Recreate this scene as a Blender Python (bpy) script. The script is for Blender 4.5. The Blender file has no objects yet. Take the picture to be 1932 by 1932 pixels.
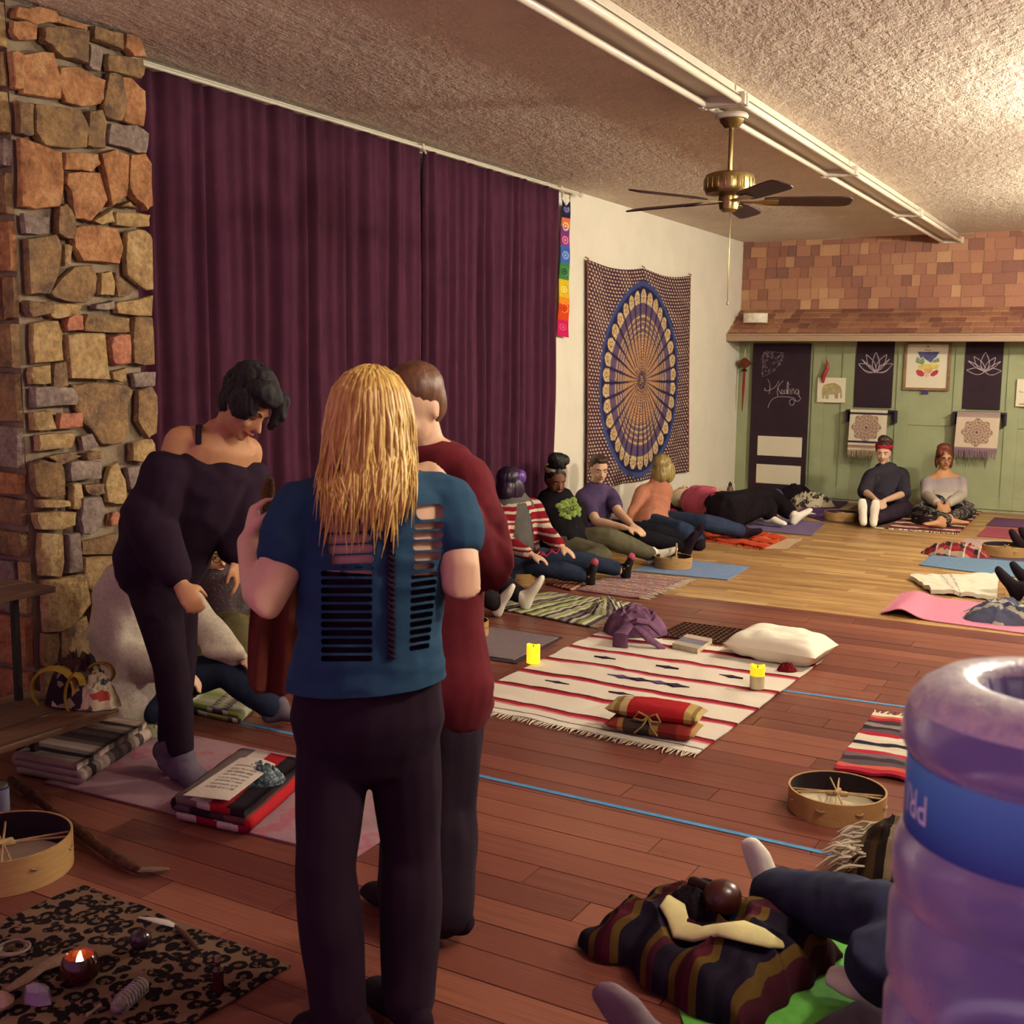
import bpy, bmesh, math, random
import numpy as np
from mathutils import Vector as V, Matrix, noise
from mathutils.bvhtree import BVHTree
S = bpy.context.scene; C = S.collection
random.seed(11)
PI = math.pi
# ------------------------------------------------------------------ camera
FPX, YAW, PITCH, ROLL, CAMH = 2136.0, 29.6114, 7.5615, 0.6933, 1.60
_y, _p, _r = (math.radians(a) for a in (YAW, PITCH, ROLL))
FW = V((-math.sin(_y)*math.cos(_p), math.cos(_y)*math.cos(_p), -math.sin(_p)))
_rt = V((math.cos(_y), math.sin(_y), 0)); _up = _rt.cross(FW)
RT = math.cos(_r)*_rt + math.sin(_r)*_up; UP = -math.sin(_r)*_rt + math.cos(_r)*_up
EYE = V((0, 0, CAMH))
cam = bpy.data.cameras.new('camera'); camo = bpy.data.objects.new('camera', cam); C.objects.link(camo)
camo.matrix_world = Matrix(((RT.x, UP.x, -FW.x, EYE.x), (RT.y, UP.y, -FW.y, EYE.y), (RT.z, UP.z, -FW.z, EYE.z), (0, 0, 0, 1)))
cam.sensor_width = 36; cam.lens = FPX/1932*36; cam.clip_start = 0.05; cam.clip_end = 60
cam.dof.use_dof = True; cam.dof.focus_distance = 5.5; cam.dof.aperture_fstop = 9.0
S.camera = camo
# ------------------------------------------------------------------ world, exposure
w = bpy.data.worlds.new('world'); S.world = w; w.use_nodes = True
bg = w.node_tree.nodes['Background']; bg.inputs[0].default_value = (0.60, 0.24, 0.50, 1); bg.inputs[1].default_value = 0.85
S.view_settings.view_transform = 'Standard'; S.view_settings.look = 'None'
S.view_settings.exposure = 0.15; S.view_settings.gamma = 1.0; S.view_settings.use_curve_mapping = False
S.cycles.max_bounces = 7; S.cycles.diffuse_bounces = 3; S.cycles.glossy_bounces = 2; S.cycles.transmission_bounces = 6; S.cycles.caustics_reflective = False; S.cycles.caustics_refractive = False; S.cycles.adaptive_threshold = 0.06; S.cycles.use_light_tree = False
# the lamps of the room: bare round bulbs on the right-hand wall (objects built further down)
LAMPS = [(0.47, 3.0, 2.62, 420), (0.47, 6.9, 2.62, 1000), (0.47, 10.3, 2.62, 1050)]
LAMPCOL = (1.0, 0.94, 0.77)
# ------------------------------------------------------------------ room constants
XW, YB, ZC, XR, Y0 = -4.52, 13.55, 3.065, 0.62, -0.6
# ------------------------------------------------------------------ place a photographed point in the room
def ray(px, py): return FW + RT*((px-966)/FPX) - UP*((py-966)/FPX)
def Z(px, py, z=0.0):
    d = ray(px, py); return EYE + d*((z-CAMH)/d.z)
def WX(px, py, x=XW):
    d = ray(px, py); return EYE + d*(x/d.x)
def WY(px, py, y=YB):
    d = ray(px, py); return EYE + d*(y/d.y)
def D(px, py, dist): return EYE + ray(px, py)*dist
def ZD(px, z, dist):
    a, b = EYE+ray(px, 0)*dist, EYE+ray(px, 1000)*dist; t = (z-a.z)/(b.z-a.z); return a+(b-a)*t
def dep(p): return (V(p)-EYE).dot(FW)
# ------------------------------------------------------------------ colours and materials
def lin(h, a=1.0):
    if isinstance(h, (tuple, list)): return tuple(h[:3])+(a,)
    h = h.lstrip('#'); o = []
    for i in (0, 2, 4):
        c = int(h[i:i+2], 16)/255; o.append(c/12.92 if c <= .04045 else ((c+.055)/1.055)**2.4)
    return tuple(o)+(a,)
class NT:
    def __init__(s, name):
        s.m = bpy.data.materials.new(name); s.m.use_nodes = True; s.t = s.m.node_tree
        s.b = s.t.nodes['Principled BSDF']; s.out = s.t.nodes['Material Output']
    def n(s, t, **k):
        x = s.t.nodes.new('ShaderNode'+t)
        for a, b in k.items(): setattr(x, a, b)
        return x
    def l(s, a, b): s.t.links.new(a, b)
    def put(s, sock, v):
        if hasattr(v, 'is_linked'): s.l(v, sock)
        else: sock.default_value = v
    def math(s, op, a, b=0.0, c=0.0):
        x = s.n('Math', operation=op); s.put(x.inputs[0], a); s.put(x.inputs[1], b); s.put(x.inputs[2], c); return x.outputs[0]
    def noise(s, vec, scale, det=3, rough=.6):
        x = s.n('TexNoise'); s.put(x.inputs['Scale'], scale); x.inputs['Detail'].default_value = det; x.inputs['Roughness'].default_value = rough
        if vec is not None: s.l(vec, x.inputs['Vector'])
        return x.outputs[0]
    def vor(s, vec, scale, feat='F1', out=0):
        x = s.n('TexVoronoi', feature=feat); s.put(x.inputs['Scale'], scale); s.l(vec, x.inputs['Vector']); return x.outputs[out]
    def co(s, which='Object'): return s.n('TexCoord').outputs[which]
    def map(s, vec, scale=(1, 1, 1), rot=(0, 0, 0), loc=(0, 0, 0)):
        x = s.n('Mapping'); s.l(vec, x.inputs[0]); x.inputs[1].default_value = loc; x.inputs[2].default_value = rot; x.inputs[3].default_value = scale; return x.outputs[0]
    def sep(s, vec):
        x = s.n('SeparateXYZ'); s.l(vec, x.inputs[0]); return x.outputs
    def ramp(s, fac, stops, interp='LINEAR'):
        x = s.n('ValToRGB'); r = x.color_ramp; r.interpolation = interp
        while len(r.elements) < len(stops): r.elements.new(0.5)
        for e, (p, c) in zip(r.elements, stops): e.position = p; e.color = lin(c)
        s.put(x.inputs[0], fac); return x.outputs[0]
    def mix(s, f, a, b, mode='MIX'):
        x = s.n('MixRGB', blend_type=mode); s.put(x.inputs[0], f)
        for i, c in ((1, a), (2, b)):
            if hasattr(c, 'is_linked'): s.l(c, x.inputs[i])
            else: x.inputs[i].default_value = lin(c)
        return x.outputs[0]
    def bump(s, h, strength=.3, dist=.01):
        x = s.n('Bump'); x.inputs['Strength'].default_value = strength; x.inputs['Distance'].default_value = dist; s.l(h, x.inputs['Height']); s.l(x.outputs[0], s.b.inputs['Normal'])
    def col(s, c):
        if hasattr(c, 'is_linked'): s.l(c, s.b.inputs['Base Color'])
        else: s.b.inputs['Base Color'].default_value = lin(c)
    def fin(s, rough=.7, metal=0, spec=.3, **k):
        s.put(s.b.inputs['Roughness'], rough); s.b.inputs['Metallic'].default_value = metal; s.b.inputs['Specular IOR Level'].default_value = spec
        for a, v in k.items(): s.b.inputs[a].default_value = v
        return s.m
_mc = {}
def mat(name, c, rough=.75, metal=0, spec=.3, nz=(18, .22), bp=(0, 0, .004), stretch=(1, 1, 1), **k):
    """plain procedural material: base colour broken up by noise, optional relief"""
    if name in _mc: return _mc[name]
    s = NT(name); v = s.map(s.co(), stretch); f = s.noise(v, nz[0])
    a = lin(c); d = tuple(x*(1-nz[1]) for x in a[:3]); e = tuple(min(1, x*(1+nz[1])) for x in a[:3])
    s.col(s.ramp(f, [(.3, d), (.7, e)]))
    if bp[0]: s.bump(s.noise(v, bp[0], 4), bp[1], bp[2])
    _mc[name] = s.fin(rough, metal, spec, **k); return _mc[name]
def fabric(name, c, nz=(9, .18), scale=420, st=.25):
    if name in _mc: return _mc[name]
    s = NT(name); v = s.co(); f = s.noise(v, nz[0], 4)
    a = lin(c); d = tuple(x*(1-nz[1]) for x in a[:3]); e = tuple(min(1, x*(1+nz[1])) for x in a[:3])
    s.col(s.ramp(f, [(.3, d), (.7, e)])); s.bump(s.noise(v, scale, 2), st, .003)
    _mc[name] = s.fin(.92, 0, .12); return _mc[name]
def stripes(name, stops, axis=0, warp=.012, interp='CONSTANT', coord='UV', rep=1.0, wsc=6.0, rough=.95, scale=1.0):
    """woven bands: colour ramp along one texture axis, edges made uneven by noise"""
    s = NT(name); v = s.co(coord); p = s.sep(v)[axis]
    if scale != 1.0: p = s.math('MULTIPLY', p, scale)
    p = s.math('ADD', p, s.math('MULTIPLY', s.math('SUBTRACT', s.noise(v, wsc, 5, .75), .5), warp))
    if rep != 1.0: p = s.math('FRACT', s.math('MULTIPLY', p, rep))
    elif coord != 'UV': p = s.math('FRACT', p)
    c = s.ramp(p, stops, interp)
    f = s.noise(s.map(v, (90, 90, 90)), 3, 2)
    c = s.mix(.35, c, s.ramp(f, [(.25, '#9a9a9a'), (.75, '#ffffff')]), 'MULTIPLY')
    s.col(c); s.bump(s.noise(s.map(v, (160, 160, 160)), 3, 2), .4, .004)
    return s.fin(rough, 0, .1)
def glow(name, c, e, base=None):
    s = NT(name); s.col(base or c); s.b.inputs['Emission Color'].default_value = lin(c); s.b.inputs['Emission Strength'].default_value = e
    return s.fin(.5)
# ------------------------------------------------------------------ mesh building
class MB:
    def __init__(s): s.v = []; s.f = []; s.uv = []; s.c = None
    def add(s, vs, fs, uvs=None):
        b = len(s.v); s.v += [tuple(x) for x in vs]; s.f += [tuple(i+b for i in f) for f in fs]
        s.uv += uvs if uvs else [None]*len(fs); return s
    def box(s, c, d, ax=None):
        c = V(c); ax = ax or (V((1, 0, 0)), V((0, 1, 0)), V((0, 0, 1)))
        vs = [c+ax[0]*(i*d[0]/2)+ax[1]*(j*d[1]/2)+ax[2]*(k*d[2]/2) for i in (-1, 1) for j in (-1, 1) for k in (-1, 1)]
        return s.add(vs, [(0, 1, 3, 2), (4, 6, 7, 5), (0, 4, 5, 1), (2, 3, 7, 6), (0, 2, 6, 4), (1, 5, 7, 3)])
    def loft(s, pts, rad, side=None, n=12, cap=True, flat=False):
        """closed tube through pts; rad = r or (a along side, b across)"""
        pts = [V(p) for p in pts]; m = len(pts)
        rad = [(r, r) if not isinstance(r, tuple) else r for r in (rad if isinstance(rad, list) else [rad]*m)]
        tg = [(pts[min(i+1, m-1)]-pts[max(i-1, 0)]) for i in range(m)]
        tg = [t.normalized() if t.length > 1e-9 else V((0, 0, 1)) for t in tg]
        if side is None:
            a = V((0, 0, 1)) if abs(tg[0].z) < .9 else V((1, 0, 0)); side = a.cross(tg[0])
        side = V(side)
        rings = []
        def ring(p, t, sd, a, b):
            fr = t.cross(sd); rings.append([p+sd*(a*math.cos(2*PI*k/n))+fr*(b*math.sin(2*PI*k/n)) for k in range(n)])
        sds = []
        for i in range(m):
            sd = side-tg[i]*side.dot(tg[i]); sd = sd.normalized() if sd.length > 1e-6 else (sds[-1] if sds else V((1, 0, 0))); sds.append(sd); side = sd if m > 2 and not flat else side
        if cap:
            r = min(rad[0])
            for q in (.985, .6): ring(pts[0]-tg[0]*(r*q*.9), tg[0], sds[0], rad[0][0]*math.sqrt(1-q*q), rad[0][1]*math.sqrt(1-q*q))
        for i in range(m): ring(pts[i], tg[i], sds[i], *rad[i])
        if cap:
            r = min(rad[-1])
            for q in (.6, .985): ring(pts[-1]+tg[-1]*(r*q*.9), tg[-1], sds[-1], rad[-1][0]*math.sqrt(1-q*q), rad[-1][1]*math.sqrt(1-q*q))
        vs = [x for r in rings for x in r]; fs = []; uvs = []
        R_ = len(rings)
        for i in range(R_-1):
            for k in range(n):
                fs.append((i*n+k, i*n+(k+1) % n, (i+1)*n+(k+1) % n, (i+1)*n+k))
                uvs.append([(k/n, i/(R_-1)), ((k+1)/n, i/(R_-1)), ((k+1)/n, (i+1)/(R_-1)), (k/n, (i+1)/(R_-1))])
        fs.append(tuple(range(n-1, -1, -1))); fs.append(tuple((R_-1)*n+k for k in range(n))); uvs += [None, None]
        return s.add(vs, fs, uvs)
    def ell(s, c, ax, r, nu=16, nv=10):
        c = V(c); vs = []; fs = []
        for j in range(1, nv):
            t = PI*j/nv
            for i in range(nu):
                p = 2*PI*i/nu; vs.append(c+ax[0]*(r[0]*math.sin(t)*math.cos(p))+ax[1]*(r[1]*math.sin(t)*math.sin(p))+ax[2]*(r[2]*math.cos(t)))
        vs += [c+ax[2]*r[2], c-ax[2]*r[2]]; a = len(vs)-2
        for j in range(nv-2):
            for i in range(nu): fs.append((j*nu+i, (j+1)*nu+i, (j+1)*nu+(i+1) % nu, j*nu+(i+1) % nu))
        for i in range(nu): fs.append((a, i, (i+1) % nu)); fs.append((a+1, (nv-2)*nu+(i+1) % nu, (nv-2)*nu+i))
        return s.add(vs, fs)
    def lathe(s, c, prof, n=40, ax=None, closed=False):
        c = V(c); ax = ax or XYZ; m = len(prof)
        vs = [c+ax[0]*(r*math.cos(2*PI*k/n))+ax[1]*(r*math.sin(2*PI*k/n))+ax[2]*z for r, z in prof for k in range(n)]
        fs = []; uvs = []
        for i in range(m if closed else m-1):
            j = (i+1) % m
            for k in range(n):
                fs.append((i*n+k, i*n+(k+1) % n, j*n+(k+1) % n, j*n+k)); uvs.append([(k/n, i/m), ((k+1)/n, i/m), ((k+1)/n, (i+1)/m), (k/n, (i+1)/m)])
        if not closed:
            if prof[0][0] > 1e-5: fs.append(tuple(range(n-1, -1, -1))); uvs.append(None)
            if prof[-1][0] > 1e-5: fs.append(tuple((m-1)*n+k for k in range(n))); uvs.append(None)
        return s.add(vs, fs, uvs)
    def prism(s, poly, n, d, inset=0.0):
        """polygon of 3D points pushed out along n by d (optionally chamfered)"""
        poly = [V(p) for p in poly]; n = V(n); m = len(poly); c = sum(poly, V((0, 0, 0)))/m
        if inset:
            r1 = poly; r2 = [p+n*(d*.55) for p in poly]; r3 = [p+(c-p)*inset+n*d for p in poly]; rs = [r1, r2, r3]
        else: rs = [poly, [p+n*d for p in poly]]
        vs = [p for r in rs for p in r]; fs = [tuple(range(m-1, -1, -1)), tuple((len(rs)-1)*m+i for i in range(m))]
        for k in range(len(rs)-1): fs += [(k*m+i, k*m+(i+1) % m, (k+1)*m+(i+1) % m, (k+1)*m+i) for i in range(m)]
        return s.add(vs, fs)
    def grid(s, nu, nv, fn, t=0.0, uvs=(1, 1)):
        """fn(u,v)->point; t = thickness downwards along -normal (approx -z)"""
        P = [[V(fn(i/nu, j/nv)) for i in range(nu+1)] for j in range(nv+1)]
        vs = [p for r in P for p in r]; fs = []; uv = []; W = nu+1
        for j in range(nv):
            for i in range(nu):
                fs.append((j*W+i, j*W+i+1, (j+1)*W+i+1, (j+1)*W+i))
                uv.append([((i+a)/nu*uvs[0], (j+b)/nv*uvs[1]) for a, b in ((0, 0), (1, 0), (1, 1), (0, 1))])
        if t:
            k = len(vs); vs += [p-(t if isinstance(t, V) else V((0, 0, t))) for p in vs[:k]]
            fs2 = [tuple(x+k for x in reversed(f)) for f in fs]; uv2 = [list(reversed(u)) for u in uv]
            edge = [i for i in range(nu)], [nv*W+i for i in range(nu)]
            for i in range(nu):
                fs2.append((i, i+k, i+1+k, i+1)); uv2.append([(i/nu, 0)]*2+[((i+1)/nu, 0)]*2)
                a = nv*W+i; fs2.append((a+1, a+1+k, a+k, a)); uv2.append([((i+1)/nu, 1)]*2+[(i/nu, 1)]*2)
            for j in range(nv):
                a = j*W; fs2.append((a+W, a+W+k, a+k, a)); uv2.append([(0, (j+1)/nv)]*2+[(0, j/nv)]*2)
                a = j*W+nu; fs2.append((a, a+k, a+W+k, a+W)); uv2.append([(1, j/nv)]*2+[(1, (j+1)/nv)]*2)
            fs += fs2; uv += uv2
        return s.add(vs, fs, uv)
    def mesh(s, name):
        me = bpy.data.meshes.new(name); me.from_pydata(s.v, [], s.f)
        if any(u for u in s.uv):
            l = me.uv_layers.new(name='UVMap'); i = 0; flat = []
            for f, u in zip(s.f, s.uv):
                for k in range(len(f)): flat += (u[k] if u else (0.5, 0.5))
            l.data.foreach_set('uv', flat)
        me.validate(); return me
XYZ = (V((1, 0, 0)), V((0, 1, 0)), V((0, 0, 1)))
WL = {}
def place(me, name, m, parent=None, smooth=True, bevel=0):
    """link a mesh given in room coordinates; its origin goes to its base (or its parent's)"""
    if parent is None:
        co = np.empty(len(me.vertices)*3, 'f'); me.vertices.foreach_get('co', co); co = co.reshape(-1, 3); a, b = co.min(0), co.max(0)
        loc = V(((a[0]+b[0])/2, (a[1]+b[1])/2, a[2]))
    else: loc = WL[parent.name]
    me.transform(Matrix.Translation(-loc))
    if smooth: me.polygons.foreach_set('use_smooth', [True]*len(me.polygons))
    if smooth == 'auto':
        for e in me.edges: pass
        me.set_sharp_from_angle(angle=math.radians(38))
    o = bpy.data.objects.new(name, me); C.objects.link(o); WL[o.name] = loc
    for x in (m if isinstance(m, (list, tuple)) else [m]): me.materials.append(x)
    if parent is None: o.location = loc
    else: o.parent = parent
    if bevel:
        b = o.modifiers.new('bevel', 'BEVEL'); b.width = bevel; b.segments = 2; b.limit_method = 'ANGLE'
    return o
def build(mb, name, m, parent=None, smooth='auto', bevel=0): return place(mb.mesh(name), name, m, parent, smooth, bevel)
def tag(o, label, cat=None, group=None, kind=None):
    if label: o['label'] = label
    if cat: o['category'] = cat
    if group: o['group'] = group
    if kind: o['kind'] = kind
    return o
def thing(name, label, cat, loc, group=None):
    o = bpy.data.objects.new(name, None); C.objects.link(o); o.location = V(loc); o.empty_display_size = .1; WL[o.name] = V(loc)
    return tag(o, label, cat, group)
def struct(o): o['kind'] = 'structure'; return o
def stuff(o): o['kind'] = 'stuff'; return o
def remesh(mb, voxel, it=6, disp=None):
    """fuse overlapping closed shapes into one continuous skin"""
    me = mb.mesh('tmp'); o = bpy.data.objects.new('tmp', me); C.objects.link(o)
    r = o.modifiers.new('r', 'REMESH'); r.mode = 'VOXEL'; r.voxel_size = voxel; r.use_smooth_shade = True
    if it: q = o.modifiers.new('s', 'SMOOTH'); q.factor = .5; q.iterations = it
    dg = bpy.context.evaluated_depsgraph_get(); dg.update()
    out = bpy.data.meshes.new_from_object(o.evaluated_get(dg)); bpy.data.objects.remove(o); bpy.data.meshes.remove(me)
    if disp:
        n = len(out.vertices); co = np.empty(n*3, 'f'); no = np.empty(n*3, 'f'); out.vertices.foreach_get('co', co); out.vertices.foreach_get('normal', no)
        co = co.reshape(-1, 3); no = no.reshape(-1, 3); a = np.array([disp(V(p)) for p in co], 'f')
        out.vertices.foreach_set('co', (co+no*a[:, None]).ravel()); out.update()
    return out
def fold(amp, sc=(9, 9, 4), seed=0):
    """wrinkle field for cloth"""
    s = V((seed*3.1, seed*1.7, seed*.9)); k = V(sc)
    def f(p):
        q = V((p.x*k.x, p.y*k.y, p.z*k.z))+s
        return amp*(1-2*abs(noise.noise(q))+.5*noise.noise(q*2.3))
    return f
def lerp(a, b, t): return a+(b-a)*t
def nz3(p, s=1.0): return noise.noise(V(p)*s)
# ================================================================== STRUCTURE
def m_wood(name, c1, c2, c3, rough, seed=0.0, gsc=(1.2, 26, 26), uvrand=False):
    s = NT(name); v = s.co()
    rnd = s.sep(s.co('UV'))[0] if uvrand else s.n('ObjectInfo').outputs['Random']
    off = s.n('Combine'+'XYZ'); s.l(s.math('MULTIPLY', rnd, 37.0), off.inputs[0]); s.l(s.math('MULTIPLY', rnd, 91.0), off.inputs[1])
    a = s.n('VectorMath', operation='ADD'); s.l(v, a.inputs[0]); s.l(off.outputs[0], a.inputs[1])
    g = s.noise(s.map(a.outputs[0], gsc), 1.6, 3, .65); base = s.ramp(rnd, [(0, c1), (.55, c2), (1, c3)])
    c = s.mix(.75, base, s.ramp(g, [(.28, '#5a4a44'), (.62, '#ffffff')]), 'MULTIPLY'); s.col(c)
    s.bump(g, .12, .003)
    r = s.math('ADD', s.math('MULTIPLY', s.noise(v, 5, 3), .22), rough-.11)
    return s.fin(r, 0, .4)
M_dark = m_wood('dark_plank_wood', '#744038', '#884e42', '#9b5f4c', .33)
M_light = m_wood('light_laminate_wood', '#a87d50', '#bd935e', '#d2ad76', .42, uvrand=True)
floor = struct(build(MB().box(((XW+XR)/2, (Y0+YB)/2, -.06), (XR-XW+.1, YB-Y0, .1)), 'floor', M_dark, smooth=False))
# dark planks, one object each, laid along x
pm = MB(); pm.box((.5, .5, -.006), (.998, .972, .012)); pme = pm.mesh('plank')
pme.materials.append(M_dark); PW = .135; y = .75; first = True
rr = random.Random(3)
while y < 7.30:
    wd = min(PW, 7.315-y); x = XW+.001-rr.uniform(0, 1.2)
    while x < XR:
        L = rr.uniform(1.3, 2.6); a, b = max(x, XW+.001), min(x+L, XR); x += L
        if b-a < .05: continue
        o = bpy.data.objects.new('plank', pme); C.objects.link(o); o.parent = floor
        o.location = V((a, y, rr.uniform(-.0012, 0)))-WL['floor']; o.scale = (b-a, wd, 1)
    y += PW
lm = MB(); y = 7.315
while y < YB:
    x = XW-rr.uniform(0, .8)
    while x < XR:
        L = rr.uniform(.55, 1.25); a, b = max(x, XW), min(x+L, XR); x += L
        if b-a < .03: continue
        r = rr.random(); z = -.001-rr.random()*.0006; y2 = min(y+.0985, YB)
        n0 = len(lm.v); lm.box(((a+b)/2, (y+y2)/2, z-.005), (b-a-.0012, y2-y-.0012, .01))
        lm.uv[-6:] = [[(r, r)]*4]*6
    y += .1
stuff(build(lm, 'laminate_board', M_light, floor, smooth=False))
# ceiling: swirled plaster
s = NT('ceiling_plaster'); v = s.co(); v2 = s.map(v, (1, .6, 1))
n1 = s.noise(v2, 9, 4, .72); n2 = s.noise(v2, 26, 3, .7)
h = s.math('ADD', s.math('MULTIPLY', s.ramp(n1, [(.42, '#000000'), (.6, '#ffffff')]), .7), n2)
s.col(s.ramp(s.noise(v, 2.2, 5), [(.3, '#d2c1b2'), (.75, '#e0d2c2')])); s.bump(h, .42, .02); M_ceil = s.fin(.9, 0, .1)
struct(build(MB().box(((XW+XR)/2, (Y0+YB)/2, ZC+.06), (XR-XW+.3, YB-Y0+.2, .12)), 'ceiling', M_ceil, smooth=False))
M_white = mat('white_wall_paint', '#e9e2d2', .85, nz=(3, .04), bp=(60, .12, .004))
struct(build(MB().box((XW-.06, (Y0+YB)/2, ZC/2), (.12, YB-Y0+.2, ZC)), 'wall_left', M_white, smooth=False))
struct(build(MB().box((XR+.06, (Y0+YB)/2, ZC/2), (.12, YB-Y0+.2, ZC)), 'wall_right', M_white, smooth=False))
M_green = mat('sage_green_paint', '#9aa07c', .7, nz=(4, .07), bp=(90, .08, .003))
wback = struct(build(MB().box(((XW+XR)/2, YB+.06, ZC/2), (XR-XW, .12, ZC)), 'wall_back', M_green, smooth=False))
def wbox(x0, x1, z0, z1, d0, d1, name, m, parent, bevel=.002):
    return build(MB().box(((x0+x1)/2, YB-(d0+d1)/2, (z0+z1)/2), (abs(x1-x0), d1-d0, abs(z1-z0))), name, m, parent, smooth=False, bevel=bevel)
# raised stiles and rails of the green panelling
SX = [WY(a, 800).x for a in (1400, 1541, 1596, 1700, 1808, 1908)]+[-.75, -.1, .5]
ZR = [(1.80, 1.88), (WY(1760, 803).z, WY(1760, 788).z), (.03, .17)]
for i, x in enumerate(SX): wbox(x-.07, x+.07, .03, 1.88, .001, .016, 'stile', M_green, wback)
for i in range(len(SX)-1):
    for j, (a, b) in enumerate(ZR):
        if j == 1 and i in (0, 1): continue
        wbox(SX[i]+.071, SX[i+1]-.071, a, b, .001, .014, 'rail', M_green, wback)
# shingles over the panelling
def m_shingle():
    s = NT('cedar_shingle'); r = s.n('ObjectInfo').outputs['Random']; v = s.co()
    u = s.sep(s.co('UV'))[0]; r = s.math('FRACT', s.math('ADD', r, s.math('MULTIPLY', u, 7.3)))
    c = s.ramp(r, [(0, '#8a6258'), (.25, '#a06e5c'), (.55, '#ac7a64'), (.85, '#b8876a'), (1, '#cca07c')])
    g = s.noise(s.map(v, (60, 60, 5)), 1.2, 4); s.col(s.mix(.4, c, s.ramp(g, [(.3, '#7d6a66'), (.6, '#ffffff')]), 'MULTIPLY')); s.bump(g, .2, .003)
    return s.fin(.8, 0, .15)
M_sh = m_shingle(); rs = random.Random(5)
shme = MB()
shme.add([(0, 0, 0), (1, 0, 0), (1, -.018, 0), (0, -.018, 0), (0, 0, 1), (1, 0, 1), (1, -.004, 1), (0, -.004, 1)], [(0, 1, 2, 3), (7, 6, 5, 4), (3, 2, 6, 7), (0, 4, 5, 1), (0, 3, 7, 4), (1, 5, 6, 2)])
shme = shme.mesh('shingle'); shme.materials.append(M_sh)
z = 2.25
while z < ZC-.02:
    x = XW+.002-rs.uniform(0, .15)
    while x < XR:
        L = rs.uniform(.09, .25); a, b = max(x, XW+.002), min(x+L, XR); x += L
        if b-a < .03: continue
        o = bpy.data.objects.new('shingle', shme); C.objects.link(o); o.parent = wback
        o.location = V((a+.002, YB-.001, z+rs.uniform(-.006, .006)))-WL['wall_back']; o.scale = (b-a-.004, rs.uniform(.8, 1.3), min(.14, ZC-z-.004))
    z += .125
# flared skirt of shingles (rows too foreshortened to pick apart)
sl = MB(); A = V((0, YB-.005, 2.262)); B = V((0, YB-.47, 1.965)); dr = (B-A).normalized(); nr = V((0, dr.z, -dr.y)); nr = -nr if nr.z < 0 else nr
L = (B-A).length
for k in range(5):
    x = XW+.002-rs.uniform(0, .15)
    while x < XR:
        ww = rs.uniform(.09, .25); a, b = max(x, XW+.002), min(x+ww, XR); x += ww
        if b-a < .03: continue
        p0 = A+dr*(L*k/5); p1 = A+dr*(L*(k+1)/5+.006); r = rs.random(); e = nr*.014
        X0, X1 = V((a+.002, 0, 0)), V((b-.002, 0, 0))
        sl.add([X0+p0, X1+p0, X1+p1+e*.3, X0+p1+e*.3, X0+p0+e*.15, X1+p0+e*.15, X1+p1+e*1.3, X0+p1+e*1.3], [(3, 2, 1, 0), (4, 5, 6, 7), (0, 1, 5, 4), (2, 3, 7, 6), (1, 2, 6, 5), (3, 0, 4, 7)], [[(r, r)]*4]*6)
skirt = stuff(build(sl, 'shingle_skirt', M_sh, wback, smooth=False))
M_beam = mat('fascia_paint', '#a88c74', .6, nz=(8, .08), stretch=(.2, 6, 6))
struct(build(MB().box(((XW+XR)/2, YB-.49, 1.915), (XR-XW-.004, .05, .085)).box(((XW+XR)/2, YB-.515, 1.95), (XR-XW-.004, .03, .018)).box(((XW+XR)/2, YB-.24, 1.895), (XR-XW-.004, .46, .014)), 'trim_1', M_beam, smooth=False, bevel=.003))
struct(build(MB().box((XW+.012, 11.1, .07), (.022, 4.8, .13)), 'baseboard_left', M_white, smooth=False, bevel=.004))
# ------------------------------------------------------------------ stone chimney breast on the left wall
XC = -4.25; YC0, YC1 = WX(38, 600, XC).y, WX(268, 500, XC).y
s = NT('mortar'); s.col(s.ramp(s.noise(s.co(), 9, 5), [(.3, '#8a7866'), (.7, '#a8957c')])); s.bump(s.noise(s.co(), 45, 5), .5, .01); M_mort = s.fin(.95, 0, .05)
chim = build(MB().box(((XW+XC)/2-.01, (YC0+YC1)/2, ZC/2), (XC-XW-.02, YC1-YC0-.02, ZC-.004)), 'stone_chimney', M_mort, smooth=False)
tag(chim, 'fieldstone chimney breast rising to the ceiling beside the dark curtain', 'chimney')
def m_stone(name, stops):
    s = NT(name); v = s.co(); r = s.n('ObjectInfo').outputs['Random']
    off = s.n('Combine'+'XYZ'); s.l(s.math('MULTIPLY', r, 53.0), off.inputs[2]); a = s.n('VectorMath', operation='ADD'); s.l(v, a.inputs[0]); s.l(off.outputs[0], a.inputs[1])
    f = s.noise(a.outputs[0], 8, 4, .68); c = s.ramp(f, stops); s.col(s.mix(.5, c, s.ramp(s.noise(a.outputs[0], 40, 2), [(.3, '#8d8079'), (.65, '#ffffff')]), 'MULTIPLY'))
    s.bump(s.noise(a.outputs[0], 22, 4, .75), .75, .02); return s.fin(.85, 0, .12)
STM = {'o': m_stone('stone_orange', [(.3, '#94684c'), (.5, '#c08a60'), (.7, '#d0a478')]), 't': m_stone('stone_tan', [(.3, '#937a58'), (.5, '#c0a070'), (.7, '#d0b88c')]),
       'b': m_stone('stone_brown', [(.28, '#68574e'), (.5, '#987a5a'), (.7, '#b09064')]), 'g': m_stone('stone_grey', [(.3, '#7a6c68'), (.55, '#9c8a80'), (.75, '#b4a28c')]),
       'p': m_stone('stone_pink', [(.3, '#b0705a'), (.55, '#cc8a6e'), (.75, '#d8a082')])}
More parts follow.
